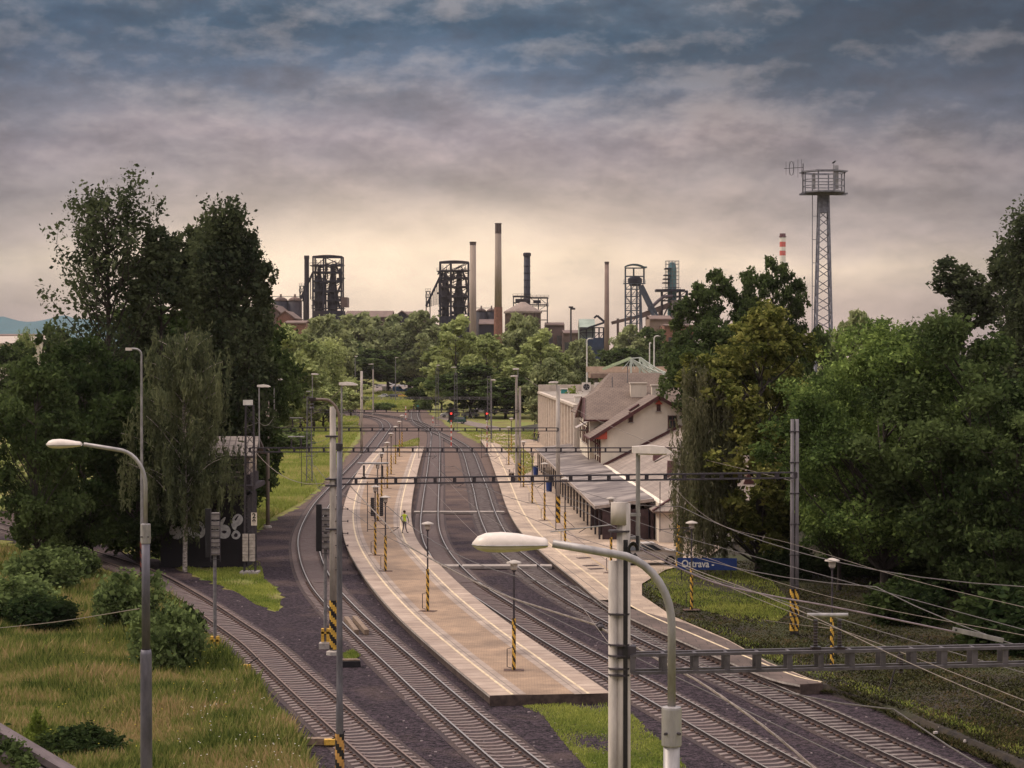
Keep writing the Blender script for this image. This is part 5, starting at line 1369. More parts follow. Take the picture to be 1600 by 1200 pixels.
def lattice_mast(t, x, y, h, w_=.55, wt=.42, m=dsteel, foot=None):
    b = MB(); n = int(h / .62)
    def c(k, z): f = w_ + (wt - w_) * z / h; sx_, sy_ = ((-1, -1), (1, -1), (1, 1), (-1, 1))[k]; return (x + sx_ * f / 2, y + sy_ * f / 2 * .8, z)
    for k in range(4): b.bar(c(k, 0), c(k, h), .075)
    for i in range(n):
        z0, z1 = h * i / n, h * (i + 1) / n
        for k in range(4):
            k2 = (k + 1) % 4; b.bar(c(k, z0), c(k2, z1), .035) if (i + k) % 2 else b.bar(c(k2, z0), c(k, z1), .035)
    for z in (.05, h * .33, h * .66, h - .02):
        for k in range(4): b.bar(c(k, z), c((k + 1) % 4, z), .06)
    b.build('mast', m, t)
    MB().box((x, y, .08), (w_ + .5, w_ + .4, .22)).build('footing', concrete, t)
def insulator_post(b, x, y, z, h=.55, n=9, r=.055):
    prof = []
    for i in range(n): prof += [(r * .8, h * i / n), (r, h * (i + .45) / n), (r * .8, h * (i + .9) / n)]
    b.lathe((x, y, z), prof, 8)
def insulator_frame(t, x, y, z, w_=.9):
    for k in (-.4, .4): b = MB(); insulator_post(b, x + w_ * k, y, z + .1); b.box((x + w_ * k, y, z + .04), (.2, .2, .1)); b.build('insulator', insul, t)
    MB().tube([(x - w_ * .68, y, z + .74), (x + w_ * .68, y, z + .74)], .045, 8).build('crossbar', whitep if w_ > 2 else galv, t)
def dropper_arm(b, x, y, z, sgn=1):
    "registration arm hung under the beam above a track"
    b.bar((x, y, z), (x, y, z - 2.4), .035); b.bar((x, y, z - 2.3), (x + 1.5 * sgn, y, z - 2.2), .03); b.bar((x + 1.5 * sgn, y, z - 2.2), (x + 1.1 * sgn, y, z - 2.45), .03); b.bar((x, y, z - 1.4), (x + .9 * sgn, y, z - 2.2), .02)

def at_line(nm, Y):
    l = LINES[nm]; k = int(np.argmin(abs(l[:, 1] - Y))); return float(l[k][0])
# gantry 1: foreground portal
Y = 40.5; s_ = Y / F; X = (970 - 800) * s_; t = thing('catenary_gantry', 'nearest catenary gantry, thick grey mast in the foreground, beam running off to the right', 'gantry', (0, 0, 0))
P = lambda x, y: W(x, y, Y)
zt = P(970, 785).z
b = MB(); b.lathe((X - .15, Y, 0), [(.105, 0), (.10, zt - 1.2)], 12); b.lathe((X + .06, Y, 0), [(.155, 0), (.14, zt - .02)], 14); b.build('mast', mat('mast_pale', (.40, .345, .30), .75, 2.5, .35, stretch=(1, 1, .2)), t, smooth=True)
MB().lathe((X - .02, Y, 0), [(.185, zt - .45), (.18, zt), (.08, zt + .01)], 14).build('mast_cap', concrete_post, t, smooth=True)
MB().bar((X + .09, Y - .17, 0), (X + .09, Y - .17, zt - .75), .09, .03).build('cable_duct', black, t)
c = MB()
for z in (zt - .6, zt - 1.05, P(0, 960).z, P(0, 1008).z, P(0, 1025).z, P(0, 1045).z, P(0, 1055).z): c.lathe((X - .03, Y, z), [(.225, 0), (.225, .035)], 14)
c.box((X + .12, Y, P(0, 1018).z), (.38, .3, .25)); c.build('clamp', dsteel, t)
b = MB(); p0 = Vector((X + .22, Y, W(988, 1036, Y).z)); p1 = Vector((13.5, Y + 1.2, W(1700, 1019, Y + 1.2).z)); beam(b, p0, p1, .36, .62); b.build('beam', mat('beam_dark', (.085, .072, .078), .6, 4, .35), t)
q = W(1293, 1020, Y + .4); insulator_frame(t, q.x, q.y, q.z + .04, .62)
q = W(1408, 1018, Y + .5); bb = MB(); insulator_post(bb, q.x, q.y, q.z - .45, .4); bb.build('insulator', insul, t)
cl = MB()
for k in range(5):
    r = .07 + .012 * k; cl.tube([(X + .24 + r * math.cos(a) * .9, Y - .2 - .02 * k, zt - .95 + r * 1.4 * math.sin(a)) for a in np.linspace(0, 5.6, 16)], .012, 5)
cl.box((X + .33, Y - .15, zt - .82), (.06, .06, .3)); cl.build('cable_coil', black, t)
luminaire(t, (997 - 800) * s_, Y, zt - 1.0, P(0, 706).z, 1, .68)
for k in (-.75, -.28): MB().b3(X + .1, (1001 - 800) * s_, Y - .04, Y + .04, zt + k, zt + k + .06).build('lamp_bracket', galv, t)
MB().tube([W(860, 831, Y), W(955, 820, Y)], .014, 6).build('stay_rod', galv, t)

# gantry 2
Y = 95.0; s_ = Y / F; XL = (520 - 800) * s_; XR = (1242 - 800) * 99.5 / F
t = thing('catenary_gantry', 'catenary gantry with pegged left mast and banded twin mast under the locust tree', 'gantry', (0, 0, 0))
concrete_mast(t, XL, Y, W(0, 636, Y).z, .16, stripe=(.25, 2.6))
pg = MB()
for y in (795, 814, 833, 852, 871, 890): z = W(0, y, Y).z; pg.bar((XL - .05, Y - .1, z), (XL + .72, Y - .1, z), .035); pg.bar((XL + .72, Y - .1, z - .05), (XL + .72, Y - .1, z + .05), .05)
for y in (683, 750, 760, 828): z = W(0, y, Y).z; pg.b3(XL - .35, XL + .3, Y - .2, Y + .2, z, z + .08)
pg.build('climbing_peg', dsteel, t)
concrete_mast(t, XR, 99.5, W(0, 655, 99.5).z, twin=True, m=mat('mast_mauve', (.155, .135, .14), .6, 2, .3, stretch=(1, 1, .3)), stripe=(.5, 2.6))
z = W(0, 752.5, Y).z; b = MB(); beam(b, (XL + .15, Y, z), (XR, 99.3, z + .05), .27, .95); b.build('beam', dsteel, t)
luminaire(t, XL + .42, Y, W(0, 750, Y).z, W(0, 601, Y).z, 1, .78)
for px in (583, ): q = W(px, 748, Y); insulator_frame(t, q.x, Y, q.z, 1.1)
for px in (582, 596): q = W(px, 790, Y); bb = MB(); insulator_post(bb, q.x, Y, q.z - .5, .9, 9, .1); bb.build('insulator', insul, t)
for nm in ('T1', 'T2', 'T3'): bb = MB(); dropper_arm(bb, at_line(nm, Y) - .9, Y, z); bb.build('registration_arm', dsteel, t)

# gantry 3 : lattice mast with weights
Y = 130.0; s_ = Y / F; XL = (390 - 800) * s_; XR = (1062 - 800) * s_
t = thing('catenary_gantry', 'catenary gantry carried by dark lattice mast with tension weights beside the graffiti hut', 'gantry', (0, 0, 0))
lattice_mast(t, XL, Y, W(0, 633, Y).z, .72, .5)
z = W(0, 703, Y).z; b = MB(); beam(b, (XL, Y, z), (XR, Y, z), .27, .95); b.build('beam', dsteel, t)
for k in (-1, 1):
    wgt = MB()
    for i in range(8): zz = .9 + i * .225; wgt.b3(XL + k * .22 - .18, XL + k * .22 + .18, Y - .65, Y - .45, zz, zz + .2)
    wgt.build('tension_weights', mat('weight_concrete', (.42, .35, .29), .85, 3, .3), t)
    MB().bar((XL + k * .27, Y - .55, 2.7), (XL + k * .27, Y - .55, 7.8), .025).build('weight_rope', wirem, t)
MB().b3(XL - .42, XL + .2, Y - .1, Y + .1, W(0, 633, Y).z, W(0, 625, Y).z).build('relay_box', whitep, t)
luminaire(t, XL + .62, Y, W(0, 700, Y).z, W(0, 604, Y).z, 1, .75)
concrete_mast(t, XR, Y, W(0, 690, Y).z, .2, stripe=(.2, 3.3)); 
q = W(463, 700, Y); insulator_frame(t, q.x, Y, q.z, .8)
for nm in ('T1', 'T2', 'T3'): bb = MB(); dropper_arm(bb, at_line(nm, Y) - .9, Y, z); bb.build('registration_arm', dsteel, t)
def text(s, size, m, name='lettering', parent=None, depth=.01):
    cu = bpy.data.curves.new(name, 'FONT'); cu.body = s; cu.size = size; cu.extrude = depth; cu.align_x = 'CENTER'; cu.align_y = 'CENTER'; cu.offset = .012
    o = bpy.data.objects.new(name, cu); COL.objects.link(o)
    bpy.context.view_layer.update()
    me = bpy.data.meshes.new_from_object(o.evaluated_get(bpy.context.evaluated_depsgraph_get())); bpy.data.objects.remove(o)
    me.materials.clear(); me.materials.append(m)
    o = bpy.data.objects.new(name, me); COL.objects.link(o)
    if parent: o.parent = parent
    return o
q = W(397, 811, Y - .6); pl = thing('number_plate', 'small white plate reading 29 on the lattice mast', 'number plate', (q.x, Y - .62, q.z))
MB().b3(-.19, .19, 0, .03, -.42, .42).build('board', mat('plate_white', (.70, .58, .45), .6, 4, .1), pl)
for ch_, zz in (('2', .2), ('9', -.2)): o = text(ch_, .46, black, 'digit', pl); o.rotation_euler = (R(90), 0, 0); o.location = (0, -.02, zz)

# gantry 4
Y = 165.0; s_ = Y / F; XL = (418 - 800) * s_; XR = (872 - 800) * s_
t = thing('catenary_gantry', 'catenary gantry from the slim mast by the mown grass to the canopy mast', 'gantry', (0, 0, 0))
concrete_mast(t, XL, Y, W(0, 626, Y).z, .15, m=mat('mast_tan', (.27, .21, .17), .8, 2, .3, stretch=(1, 1, .3)))
concrete_mast(t, XR, Y, W(0, 603, Y).z, .17, stripe=(.4, 2.6))
z = W(0, 671, Y).z; b = MB(); beam(b, (XL, Y, z), (XR, Y, z), .26, .95); b.build('beam', dsteel, t)
luminaire(t, XL + .55, Y, W(0, 640, Y).z, W(0, 593, Y).z, 1, .7); luminaire(t, XR - .1, Y, W(0, 603, Y).z, W(0, 598, Y).z, -1, .7)
q = W(463, 667, Y); insulator_frame(t, q.x, Y, q.z, .8)
for nm in ('T1', 'T2', 'T3'): bb = MB(); dropper_arm(bb, at_line(nm, Y) - .9, Y, z); bb.build('registration_arm', dsteel, t)
# gantry 5
Y = 220.0; s_ = Y / F; XL = (483 - 800) * s_; XR = (810 - 800) * s_
t = thing('catenary_gantry', 'catenary gantry from the lattice mast in the grass to a grey double mast', 'gantry', (0, 0, 0))
lattice_mast(t, XL, Y, W(0, 620, Y).z, .62, .45, gsteel)
b = MB(); b.lathe((XR - .22, Y, 0), [(.16, 0), (.13, W(0, 588, Y).z)], 10); b.lathe((XR + .15, Y, 0), [(.17, 0), (.14, W(0, 605, Y).z)], 10); b.build('mast', concrete_post, t); stripes(MB(), XR + .15, Y, .3, 2.4, .19, pitch=.6).build('warning_bands', [yellow, black], t)
z = W(0, 642.5, Y).z; b = MB(); beam(b, (XL, Y, z), (XR, Y, z), .26, 1.2); b.build('beam', dsteel, t)
luminaire(t, XR - .22, Y, W(0, 600, Y).z, W(0, 588, Y).z, -1, .7); luminaire(t, XR - .05, Y, W(0, 590, Y).z, W(0, 577, Y).z, -1, .6); luminaire(t, (488 - 800) * s_, Y, W(0, 622, Y).z, W(0, 585, Y).z, 1, .7)
insulator_frame(t, XL - .3, Y, W(0, 622, Y).z, .7)
# gantry 6
Y = 285.0; s_ = Y / F; XL = (565 - 800) * s_; XR = (764 - 800) * s_
t = thing('catenary_gantry', 'distant catenary gantry over the junction with a pale concrete left mast', 'gantry', (0, 0, 0))
concrete_mast(t, XL, Y, W(0, 580, Y).z, .19); lattice_mast(t, XR, Y, W(0, 588, Y).z, .6, .4, gsteel)
z = W(0, 622, Y).z; b = MB(); beam(b, (XL, Y, z), (XR, Y, z), .26, 1.4, .1); b.build('beam', gsteel, t)
luminaire(t, XR + .3, Y, W(0, 600, Y).z, W(0, 594, Y).z, 1, .7)

def lone_mast(kind, px, base_y, top_y, label, lum=None, m=None, r=.17):
    Y = 44400 / (base_y - HZ); s_ = Y / F; X = (px - 800) * s_; t = thing('catenary_mast', label, 'mast', (X, Y, 0)); h = W(0, top_y, Y).z
    if kind == 'l': lattice_mast(t, 0, 0, h, .7, .45, m or gsteel)
    else:
        MB().lathe((0, 0, 0), [(r, 0), (r * .8, h)], 10).build('pole', m or concrete_post, t); MB().lathe((0, 0, 0), [(.35, -.02), (.33, .15)], 10).build('footing', concrete, t)
    if lum: luminaire(t, 0, 0, h - .3, W(0, lum[0], Y).z, lum[1], lum[2])
    if kind == 'c2':
        b = MB(); b.bar((-2.2, 0, h * .55), (.5, 0, h * .62), .12); b.build('cantilever', dsteel, t)
lone_mast('l', 683, 665, 575, 'distant lattice catenary mast right of the curving tracks, left one', (571, 1, .6))
lone_mast('l', 712, 674, 583, 'distant lattice catenary mast beside the left red signal', (574, -1, .9))
lone_mast('c2', 583, 648, 577, 'distant dark-footed catenary mast right of the pale concrete mast', (569, -1, 1.2), r=.2)
lone_mast('p', 512, 640, 575, 'thin distant pole left of the car park', (576, 1, .8), gsteel, .12)
lone_mast('p', 555, 650, 560, 'thin grey pole with a small lamp against the treeline, left of the car park', (557, 1, .6), gsteel, .12)
lone_mast('p', 618, 628, 562, 'tall thin lamp pole in front of the parked cars', (559, 1, .9), gsteel, .14)
lone_mast('p', 768, 690, 594, 'thin steel pole with a small side bracket behind the right signal', (594, 1, .7), gsteel, .1)
# mid row: pole left of cars is striped red-white
Y = 44400 / (700 - HZ)
def thin_lamp(px, Y, base_y, top_y, bend, label, m, w_=.12):
    s_ = Y / F; t = thing('street_lamp', label, 'street lamp', ((px - 800) * s_, Y, 0)); zt = CH + (HZ - top_y) * s_
    L = bend * s_; pts = [(0, 0, 0), (0, 0, zt - abs(L) * .55)] + [(L * (1 - math.cos(a)) * .6, 0, zt - abs(L) * .55 + abs(L) * .55 * math.sin(a)) for a in np.linspace(.3, 1.57, 5)] + [(L, 0, zt)]
    MB().tube(pts, [w_ * 1.3] + [w_ * .7] * (len(pts) - 1), 8).build('pole', m, t)
    MB().box((L * 1.15, 0, zt - .02), (abs(L) * .55, .3, .18)).build('lamp_head', lampwhite, t); return t
thin_lamp(917, 480, 0, 529, 7, 'white curved street lamp right of the dark floodlight pole', whitep, .2)
thin_lamp(1022, 500, 0, 525, 7, 'white curved street lamp above the steel roof frame', whitep, .2)
thin_lamp(1015, 520, 0, 536, 2, 'short white lamp pole beside the taller curved one above the roof frame', whitep, .2)
t = thin_lamp(221, 125, 0, 545, -17, 'grey curved lamp pole with red and black bands among the dark trees', galv, .09)
stripes(MB(), 0, 0, .3, 2.6, .13, pitch=.6).build('warning_bands', [mat('dull_red', (.22, .06, .04), .7), black], t)
s_ = 620 / F; t = thing('floodlight_pole', 'very tall dark floodlight pole standing over the trees left of the white lamp', 'floodlight', ((892 - 800) * s_, 620, 0)); zt = CH + (HZ - 481) * s_
MB().lathe((0, 0, 0), [(.42, 0), (.25, zt)], 8).build('pole', dsteel, t); MB().box((.7, 0, zt - .3), (1.3, 1, .6)).box((0, 0, zt + .2), (1.4, .8, .5)).build('lamp_head', dsteel, t)

# dark pole with swan neck, nearest the left track
Y = 62.0; s_ = Y / F; X = (530 - 800) * s_
t = thing('bracket_pole', 'dark slender pole with brown swan-neck bracket and yellow-black foot, left of the island platform', 'lamp post', (X, Y, 0))
zc = W(0, 697, Y).z
MB().lathe((0, 0, 0), [(.135, 0), (.115, 3.4), (.10, 3.45), (.085, zc - 3), (.08, zc)], 14).build('pole', galv_dark, t, smooth=True)
stripes(MB(), 0, 0, W(0, 1260, Y).z if False else .2, W(0, 1146, Y).z, .145, pitch=.62).build('warning_bands', [mat('worn_yellow', (.45, .23, .07), .7), black], t)
MB().lathe((0, 0, 0), [(.11, zc - .12), (.11, zc + .08), (.05, zc + .1)], 14).build('collar', dsteel, t)
z2 = W(0, 624, Y).z; x2 = (487 - 530) * s_; pts = [(.0, 0, zc)] + [(x, 0, z) for x, z in [(.0, z2 - .62), (-.03, z2 - .42), (-.12, z2 - .22), (-.26, z2 - .08), (-.42, z2 - .01), (x2, 0 + z2)]]
MB().tube(smooth_line(pts, .05), .045, 10).build('bracket', mat('bracket_rust', (.17, .12, .10), .6, 6, .3), t, smooth=True)
b = MB(); b.lathe((x2, 0, z2 - .32), [(.05, 0), (.09, .04), (.04, .1), (.07, .16), (.04, .2), (.06, .32)], 8); b.box((x2 + .02, 0, z2), (.22, .12, .1)); b.build('hanging_insulator', insul, t)

# signals
def signal_back(px, by, ty, label):
    Y = 44400 / (by - HZ); s_ = Y / F; X = (px - 800) * s_; t = thing('railway_signal', label, 'signal', (X, Y, 0)); h = W(0, ty, Y).z
    MB().lathe((0, 0, 0), [(.09, .3), (.08, h - .3)], 10).build('post', gsteel, t)
    MB().b3(-.45, -.18, -.05, .1, h - 2.3, h).build('backboard', black, t)
    b = MB()
    for i in range(5): z = h - .35 - i * .42; b.b3(-.14, .22, -.16, .08, z - .17, z + .17)
    b.build('lamp_housing', mat('signal_grey', (.24, .205, .19), .6, 5, .25), t)
    b = MB(); 
    for x in (-.16, .28): b.bar((x, -.22, h - 2.5), (x, -.22, h - .1), .04)
    for i in range(9): b.bar((-.16, -.22, h - 2.4 + i * .27), (.28, -.22, h - 2.4 + i * .27), .03)
    b.build('ladder', dsteel, t)
    MB().box((0, -.05, .75), (.42, .2, .1)).b3(-.2, -.06, -.15, .1, .3, .95).b3(.06, .2, -.15, .1, .3, .95).build('marker_box', yellow, t)
    MB().box((0, 0, .1), (.6, .6, .3)).build('footing', concrete, t); return t
signal_back(335, 1025, 795, 'black-backed signal on a grey post standing beside the siding')
signal_back(508, 1012, 788, 'tall railway signal seen from behind, right against the banded concrete mast')
glowred = glow_mat('signal_red_light', (1.0, .05, .03), 1.6)
def signal_red(px, by, ty, label):
    Y = 44400 / (by - HZ); s_ = Y / F; X = (px - 800) * s_; t = thing('railway_signal', label, 'signal', (X, Y, 0)); h = W(0, ty, Y).z
    stripes(MB(), 0, 0, .2, h - 1.9, .09, pitch=.9, twist=False).build('post', [redp, whitep], t)
    w_ = .42 if px < 730 else .3
    MB().b3(-w_, w_, -.05, .1, h - 1.9, h).build('backboard', black, t)
    MB().lathe((0, 0, 0), [(.2, 0), (.2, .01)], 12)
    g = MB(); n = 16; g.add([(.16 * math.cos(a), -.12, h - .9 + .16 * math.sin(a)) for a in np.linspace(0, 2 * math.pi, n, endpoint=False)], [tuple(range(n - 1, -1, -1))]); g.build('red_light', glowred, t)
    b = MB(); 
    for z in (h - .35, h - .9, h - 1.4): b.bar((-.2, -.1, z + .26), (.2, -.1, z + .26), .04, .2)
    b.build('visor', black, t)
    MB().b3(-.15, .15, -.12, -.06, h - 2.2, h - 1.95).build('plate', whitep if px > 730 else redp, t)
signal_red(705, 700, 637, 'left signal showing a red light, in front of the dark green car')
signal_red(761, 702, 637, 'right signal showing a red light, against the dark trees')
def small_post(px, by, ty, lb, c2, name='striped_post'):
    Y = 44400 / (by - HZ); t = thing(name, lb, 'post', (*G(px, by), 0)); h = W(0, ty, Y).z
    stripes(MB(), 0, 0, .05, h, .1, pitch=1.0, twist=False).build('post', [whitep, c2], t); MB().box((0, 0, .0), (.5, .5, .2)).build('footing', concrete, t); return t
small_post(634, 656, 634, 'thin red and white banded post at the junction behind the platform end', redp)
small_post(676.5, 662, 650, 'small red and white marker post by the distant junction', redp)

# platform lamps
def plat_lamp(px, by, label, group, first=[None]):
    Y = 14.0 * F / (by - HZ); X = (px - 800) * Y / F
    if first[0] is None:
        t = thing('platform_lamp', label, 'platform lamp', (X, Y, PZ), 0, group)
        MB().lathe((0, 0, 0), [(.05, 1.75), (.042, 4.5)], 8).build('pole', dsteel, t)
        stripes(MB(), 0, 0, 0.02, 2.3, .085, pitch=.42).build('warning_bands', [yellow, black], t)
        MB().lathe((0, 0, 4.45), [(.10, 0), (.15, .06), (.16, .3), (.12, .32)], 12).build('lamp_glass', mat('lamp_diffuser', (.50, .42, .36), .4, 6, .15), t)
        h = MB().lathe((0, 0, 4.75), [(.34, 0), (.32, .05), (.12, .12), (.03, .14)], 14).build('lamp_hood', mat('lamp_hood', (.40, .34, .29), .5, 6, .2), t); MB().lathe((0, 0, 4.36), [(.05, 0), (.11, .06), (.1, .1)], 10).build('lamp_neck', dsteel, t)
        b = MB(); b.tube([(-.10, 0, .1), (-.30, 0, .15), (-.30, 0, .95), (-.10, 0, 1.0)], .022, 6); b.build('bicycle_hoop', dsteel, t); MB().box((0, 0, .012), (.9, .6, .022)).build('base_plate', rust, t)
        first[0] = t; KIDS[t.name] = list(t.children); return t
    return dup(first[0], (X, Y, PZ), rnd.uniform(-.4, .4), label, None, group)
IS = 'lamps in a row down the island platform'; ST = 'lamps along the station platform'
ords = ['nearest lamp of the island platform, close to its ramp end', 'second lamp from the near end of the island platform', 'third lamp from the near end of the island platform, left of the worker',
        'fourth lamp from the near end of the island platform', 'fifth lamp from the near end of the island platform', 'sixth lamp from the near end of the island platform', 'fifth lamp from the far end of the island platform',
        'fourth lamp from the far end of the island platform', 'third lamp from the far end of the island platform', 'second lamp from the far end of the island platform', 'farthest lamp on the island platform']
for (x, y), o in zip([(803, 1050), (668, 957), (602, 894), (586, 869), (590, 815), (596, 790), (605, 764), (611, 742), (618, 726), (624, 714), (628, 699)], ords): plat_lamp(x, y, 'banded ' + o, IS)
for (x, y), o in zip([(1301, 1045), (1081, 955), (955, 897), (883, 850), (851, 814), (831.6, 787), (818, 762), (806, 746), (795, 727), (799, 706)],
    ['banded platform lamp farthest right, in the tree shade', 'banded platform lamp beside the blue station name sign', 'banded platform lamp just left of the foreground mast', 'banded platform lamp at the dark doors under the canopy', 'banded platform lamp right of the canopy mast foot', 'banded platform lamp at the left edge of the canopy',
     'banded lamp beside the grass wedge, fourth from the far end', 'banded lamp at the grass wedge, third from the far end', 'banded lamp second from the far end of the station platform', 'farthest banded lamp of the station platform']): plat_lamp(x, y, o, ST)
# ------------------------------------------------------------------ lattice light tower
Y = 221.0; s_ = Y / F; X = (1286 - 800) * s_; P = local(1286, Y)
t = thing('lattice_tower', 'tall tapering grey lattice tower with a railed round platform, right of the striped chimney', 'tower', (X, Y, 0))
H = P(0, 302).z; b = MB()
def tc_(k, z): f = 2.5 + (.98 - 2.5) * z / H; sx_, sy_ = ((-1, -1), (1, -1), (1, 1), (-1, 1))[k]; return (sx_ * f / 2, sy_ * f / 2, z)
for k in range(4): b.bar(tc_(k, 0), tc_(k, H), .20)
n = 34
for i in range(n):
    z0, z1 = H * (i / n), H * ((i + 1) / n)
    for k in range(4):
        k2 = (k + 1) % 4; b.bar(tc_(k, z0), tc_(k2, z1), .085) if (i + k) % 2 else b.bar(tc_(k2, z0), tc_(k, z1), .085)
b.b3(-.5, .5, -.5, .5, H - 2.2, H); b.build('mast', msteel, t)
b = MB(); xl = -1.15
b.bar((xl - .12, -.3, 8), (xl - .12, -.3, H), .08); b.bar((-.75, -.3, 8), (-.55, -.3, H), .06)
for i in range(9): z = H * .28 + i * H * .08; b.bar((xl - .12, -.3, z), (-.5, -.3, z), .06)
for i in range(70): z = 8 + i * (H - 8) / 70; b.bar((-.80, -.3, z), (-.55, -.3, z), .02)
b.build('ladder', msteel, t)
b = MB(); rr = 2.35; N_ = 8; zf = H; ring = [(rr * math.cos(2 * math.pi * (k + .5) / N_), rr * math.sin(2 * math.pi * (k + .5) / N_)) for k in range(N_)]
b.slab([(x, y, zf) for x, y in ring], (0, 0, .16)); b.bar((-2.6, -.6, zf - .1), (2.6, -.6, zf - .1), .2); b.bar((-2.6, .6, zf - .1), (2.6, .6, zf - .1), .2)
b.build('platform', msteel, t); b = MB(); zt = P(0, 270).z
for k in range(N_):
    (x, y), (x2, y2) = ring[k], ring[(k + 1) % N_]; b.bar((x, y, zf), (x, y, zt), .13)
    for z in (zt, (zf + zt) / 2 + .3, zf + .75): b.bar((x, y, z), (x2, y2, z), .09 if z < zt else .17)
    b.bar((x * 1.05, y * 1.05, zt + .05), (x2 * 1.14, y2 * 1.14, zt + .05), .16)
b.build('railing', msteel, t)
b = MB(); q = P(1303, 262); b.b3(q.x - .2, q.x + .2, -1.6, -1.4, zf + .3, P(0, 261).z); q2 = P(1298.5, 262); b.bar((q2.x, -1.5, zf), (q2.x, -1.5, P(0, 260).z), .13)
b.b3(P(1268, 0).x - .15, P(1268, 0).x + .15, -1.6, -1.4, zf + .3, P(0, 273).z); b.build('antenna_panel', mat('panel_pale', (.30, .28, .28), .5, 3, .2), t)
b = MB(); q = P(1252.5, 262); b.bar((q.x, -.8, zf), (q.x, -.8, P(0, 257).z), .09); b.bar((P(1223, 264.5).x, -.8, P(0, 265).z), (q.x, -.8, P(0, 263).z), .05)
for px in (1226, 1231, 1238, 1244.5, 1250): c = P(px, 264.5); hgt = .75 if px < 1240 else 1.0; b.bar((c.x, -.8, c.z - hgt), (c.x, -.8, c.z + hgt), .03)
c = P(1234.5, 264.5); b.tube([(c.x + .23 * math.cos(a), -.8, c.z + .78 * math.sin(a)) for a in np.linspace(0, 6.28, 18)], .025, 5); b.build('yagi_antenna', dsteel, t)
# the bird
q = P(1298.5, 257); bd = bpy.data.objects.new('x', None); bpy.data.objects.remove(bd)
b = MB(); bx, by_, bz = X + q.x, Y - 1.5, P(0, 260).z + .16
b.tube([(.0 - .22, 0, .0), (-.14, 0, .04), (0, 0, .10), (.12, 0, .20), (.19, 0, .27), (.25, 0, .27)], [.01, .06, .11, .08, .06, .015], 8)
b.tube([(.25, 0, .27), (.33, 0, .25)], [.02, .004], 5); b.add([(-.18, -.05, .02), (-.18, .05, .02), (-.45, .04, -.08), (-.45, -.04, -.08)], [(0, 1, 2, 3)])
b.bar((0, -.03, .03), (0, -.03, -.15), .015); b.bar((0, .03, .03), (0, .03, -.15), .015)
tag(b.build('crow', black, smooth=True, loc=(bx, by_, bz)), 'dark bird perched on top of the lattice tower', 'bird')

# ------------------------------------------------------------------ hut with graffiti
Y = 134.0; s_ = Y / F; P = local(330, Y); t = thing('graffiti_hut', 'dark two-storey signal hut with pale shingled roof and white graffiti on its brick base', 'hut', ((330 - 800) * s_, Y, 0))
darkbrick = uvmat('dark_bricks', 'b', (.045, .035, .04), (.03, .024, .028), (.02, .016, .018), .5, .16, mort=.02)
x0, x1 = P(250, 0).x, P(386, 0).x; z1 = P(0, 775).z
MB().b3(x0, x1, 0, 5, 0, z1).build('wall', darkbrick, t)
b = MB(); xa, xb = P(318, 0).x, P(394, 0).x; za, zb = P(0, 765).z, P(0, 742).z
b.b3(xa - .3, xb + .2, -.6, 5.2, za, za + .3); b.b3(xa, xb - .2, .6, 4.8, za + .3, zb); b.build('balcony', mat('hut_dark', (.045, .033, .036), .85, 3, .3), t)
b = MB(); zc = P(0, 712).z
for x in (xa + .2, (xa + xb) / 2 - .3, xb - .4): b.b3(x - .12, x + .12, .4, .7, zb, zc)
for z in (zb + .15, (zb + zc) / 2, zc - .2): b.bar((xa, .5, z), (xb - .3, .5, z), .10)
b.build('window_frame', mat('hut_frame', (.30, .24, .21), .8, 4, .2), t)
MB().b3(xa, xb - .3, .8, 4.6, zb, zc).build('glazing', glassd, t)
b = MB(); zr = P(0, 683).z; roof_slab(b, [(P(340, 0).x - .6, -.5, zc), (P(400, 0).x, -.5, zc), (P(400, 0).x, 1.6, zr), (P(340, 0).x - .6, 1.6, zr)]); roof_slab(b, [(P(400, 0).x, 5.4, zc), (P(340, 0).x - .6, 5.4, zc), (P(340, 0).x - .6, 1.6, zr), (P(400, 0).x, 1.6, zr)])
b.build('roof', uvmat('hut_shingles', 'b', (.27, .225, .195), (.23, .19, .165), (.13, .105, .095), .42, .62, mort=.05, off=0), t)
gw = mat('graffiti_white', (.62, .58, .56), .8, 5, .2, col2=(.40, .37, .37)); gk = mat('graffiti_black', (.03, .02, .03), .8, 6, .3)
def blob(pts, name, m, d): b = MB(); b.slab([P(x, y, 0) + Vector((0, -d, 0)) for x, y in smooth_line(pts + [pts[0]], 1.0)[:-1]], (0, .02, 0)); return b.build(name, m, t)
blob([(362, 812), (366, 806), (372, 803), (378, 807), (379, 814), (375, 820), (370, 823), (368, 828), (364, 827), (361, 820)], 'graffiti', gw, .04)
blob([(366, 812), (370, 807), (373, 806), (371, 809), (368, 814)], 'graffiti', gk, .05)
blob([(361, 836), (365, 830), (370, 829), (375, 834), (374, 840), (369, 843), (363, 841)], 'graffiti', gw, .04)
blob([(365, 836), (368, 833), (371, 835), (370, 839), (366, 839)], 'graffiti', gk, .05)
blob([(341, 840), (342, 824), (349, 820), (357, 823), (360, 831), (357, 839), (350, 842)], 'graffiti', gw, .04)
blob([(345, 831), (350, 829), (354, 831), (350, 834)], 'graffiti', gk, .05)
blob([(342, 820), (346, 812), (352, 808), (350, 815), (346, 822)], 'graffiti', gw, .04)
blob([(264, 832), (266, 822), (272, 815), (282, 817), (287, 826), (285, 838), (277, 843), (268, 840)], 'graffiti', gw, .04)
blob([(292, 835), (295, 818), (303, 813), (314, 816), (320, 826), (318, 838), (306, 842)], 'graffiti', gw, .04)
blob([(306, 826), (311, 822), (315, 827), (311, 833)], 'graffiti', gk, .05)
